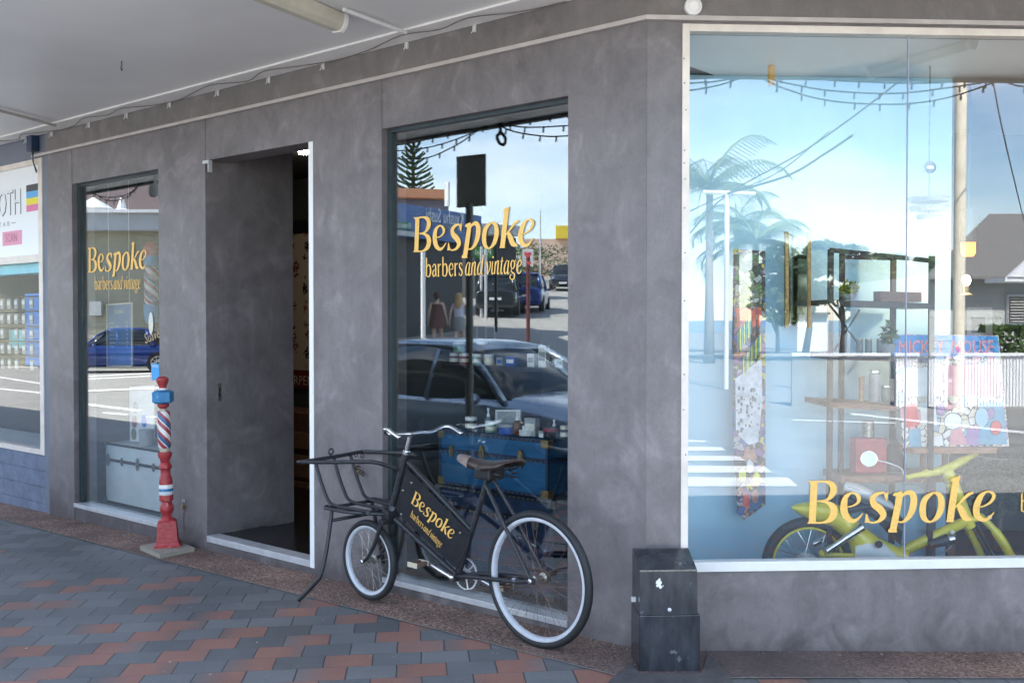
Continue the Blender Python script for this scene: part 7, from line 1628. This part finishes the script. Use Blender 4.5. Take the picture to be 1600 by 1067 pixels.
for i, (x, D, yt, r_, lb) in enumerate(((1108, 43, 290, 3.3, 'tallest pale palm behind the lamp post'), (1180, 46, 375, 3., 'shorter palm to the right of the lamp post'), (1150, 55, 345, 2.8, 'slim palm directly behind the lamp post'))):
    P = rp(x, 533, D); P.z = zroad(P); palm(P, zD(yt, D) - P.z, r_, lb, 30 + i, 'palms mirrored in the front window')
for i, (x, D, yt, r_, lb) in enumerate(((1255, 44, 372, 1.9, 'dark spreading tree mirrored beside the gilt mirror'), (1316, 46, 380, 1.9, 'broad-crowned tree mirrored above the steel shelf'), (1375, 50, 388, 2.4, 'tree mirrored behind the middle of the steel shelf'), (1432, 52, 398, 2.2, 'lighter tree mirrored at the right of the steel shelf'), (1215, 56, 440, 2, 'small round tree mirrored left of the gilt mirror'))):
    P = rp(x, 533, D); P.z = zroad(P); tree(P, zD(yt, D) - P.z, r_, lb, ('leaf_dark', 'leaf_dark', 'leaf', 'leaf', 'leaf')[i], 50 + i, 'trees mirrored in the front window', 3600)
P = rp(1270, 500, 60); B7 = bld('white_cottage', 'small white cottage far off between the mirrored trees', P); build(rbox(MB(), mirB, 1246, 1294, 60, 60, -.3, zD(492, 60), 4), 'wall', 'fence_white', B7); build(rbox(MB(), mirB, 1243, 1297, 59.6, 59.6, zD(491.8, 60), zD(488, 60), 5), 'roof', 'roof_grey', B7)
# road markings
def mark(mr, pts, nm='road_marking', m='paint'):
    q = []
    for x, y in pts:
        r = ray(x, y); z = RZ + .006
        for _ in range(8):
            t_ = (z - 1.6) / r.z; P = mr(CAM + r * t_); z = zroad(P) + .006
        q.append(P)
    mb = MB(); mb.bm.faces.new([mb.bm.verts.new(p) for p in q]); struct(mb, nm, m)
for y0, y1, xa_, xb_ in ((687, 690.5, 1100, 1104), (697.5, 704, 1127, 1134), (711.5, 719.5, 1156, 1166), (727, 738, 1194, 1207), (745, 759.5, 1232, 1247)): mark(mirB, [(1040, y0), (xa_, y0 + 1), (xb_, y1), (1040, y1)], 'crossing_stripe')
mark(mirB, [(1330, 645), (1640, 678), (1640, 682), (1330, 648)]); mark(mirB, [(1240, 655), (1400, 660), (1400, 662), (1240, 657)])
for q in ([(100, 589), (260, 581), (260, 582.5), (100, 590.5)], [(100, 593), (260, 585.5), (260, 587), (100, 594.5)], [(100, 611), (262, 604), (262, 606.5), (100, 613.5)], [(100, 626), (262, 645), (262, 648.5), (100, 629)], [(160, 643), (262, 652), (262, 654), (160, 645.5)], [(0, 588), (66, 598), (66, 600.5), (0, 590)], [(0, 606), (66, 612), (66, 615), (0, 608)], [(0, 571), (66, 574), (66, 575), (0, 572.5)]): mark(mirA, q)
mark(mirA, [(838, 436), (900, 458), (900, 461), (838, 438)]); mark(mirA, [(738, 524), (800, 518), (850, 507), (889, 490), (889, 493), (850, 510), (800, 521), (738, 526)], 'road_marking')
mark(mirA, [(867, 515), (874, 519), (876, 518), (869, 513)])
# fairy lights strung under the canopy edge
fl0 = None
def festoon(mr, N, off, pts, label, th=.006, loop=False):
    q = curve3([mr(hit(x, y, CO - N * off, N)) for x, y in pts], 8); t = thing('fairy_lights', label, 'string lights', q[0], 'fairy lights under the canopy'); build(MB().tube(q, th, 5), 'wire', 'black', t, smooth='all')
    d = 0; b0 = None
    for a, b in zip(q, q[1:]):
        d += (b - a).length
        if d > .16:
            d = 0
            if b0 is None: b0 = build(MB().tube([b, b - Z * .045 + DA * .008], [.007, .008], 6), 'bulb', 'black', t); p0 = b.copy()
            else:
                c = b0.copy(); scene.collection.objects.link(c); c.parent = t; c.matrix_parent_inverse = Matrix.Translation(b - p0) @ b0.matrix_parent_inverse
    return t
oA, oB = 2.3, 1.95
for pts, lb in (([(596, 229), (640, 224), (700, 209), (768, 191)], 'top fairy-light string left of the gathering point, middle window'), ([(596, 237), (660, 232), (720, 215), (768, 191)], 'middle fairy-light string left of the gathering point, middle window'), ([(596, 246), (660, 248), (710, 228), (745, 205), (766, 192)], 'lowest fairy-light string left of the gathering point, middle window'),
    ([(770, 191), (820, 188), (895, 176)], 'top fairy-light string right of the gathering point, middle window'), ([(770, 191), (820, 199), (895, 196)], 'middle fairy-light string right of the gathering point, middle window'), ([(770, 191), (800, 205), (850, 213), (895, 212)], 'lowest fairy-light string right of the gathering point, middle window'),
    ([(118, 300), (150, 296), (200, 285), (225, 277)], 'top fairy-light string in the left window'), ([(137, 296), (160, 308), (200, 303), (222, 279)], 'middle fairy-light string in the left window'), ([(137, 296), (170, 314), (200, 306), (223, 280)], 'lowest fairy-light string in the left window')): festoon(mirA, NA, oA, pts, lb)
for pts, lb in (([(1060, 124), (1110, 122), (1172, 116)], 'top fairy-light string at the left of the front window'), ([(1060, 131), (1120, 127), (1172, 116)], 'middle fairy-light string at the left of the front window'), ([(1060, 144), (1120, 134), (1172, 117)], 'lowest fairy-light string at the left of the front window'),
    ([(1180, 117), (1240, 122), (1330, 127), (1440, 130), (1562, 124)], 'top fairy-light string across the middle of the front window'), ([(1180, 117), (1230, 130), (1300, 142), (1400, 146), (1490, 136), (1562, 125)], 'middle fairy-light string across the middle of the front window'), ([(1180, 117), (1230, 140), (1300, 158), (1400, 163), (1480, 153), (1562, 126)], 'lowest fairy-light string across the middle of the front window'), ([(1566, 125), (1590, 134), (1640, 138)], 'short fairy-light string at the right edge of the front window')): festoon(mirB, NB, oB, pts, lb)
q = [mirA(hit(x, y, CO - NA * oA, NA)) for x, y in ((781, 192), (781, 206), (776, 214), (780, 224), (787, 226), (789, 216), (783, 208), (781, 206))]; build(MB().tube(curve3(q, 5), .014, 6), 'cable_coil', 'black', label='small black coil of cable hanging below the fairy-light gathering point', cat='cable')
q = [mirA(hit(x, y, CO - NA * oA, NA)) for x, y in ((124, 301), (126, 310), (124, 318), (130, 323), (132, 314), (127, 308))]; build(MB().tube(curve3(q, 5), .014, 6), 'cable_coil', 'black', label='small black loop of cable at the left end of the left window strings', cat='cable')
# security camera under the canopy edge
P = mirA(hit(242, 297, CO - NA * 2.0, NA)); t = thing('security_camera', 'white security camera hanging under the canopy, mirrored in the left window', 'camera', P)
build(MB().ball(P, .075, seg=16), 'dome', 'pot_white', t, smooth='all'); build(MB().ball(P - Z * .03 + DA * .04, .05, seg=12), 'lens', 'black', t, smooth='all'); build(MB().tube([P + Z * .02, V((P.x, P.y, ZST))], .02, 8), 'stem', 'pot_white', t)
# a second batten, mirrored in the front window
P, Q = mirB(onZ(1360, 110, ZST)), mirB(onZ(1522, 62, ZST)); batten(P, Q - P, (Q - P).length, 'second fluorescent batten under the canopy in front of the wide window', None, .55)
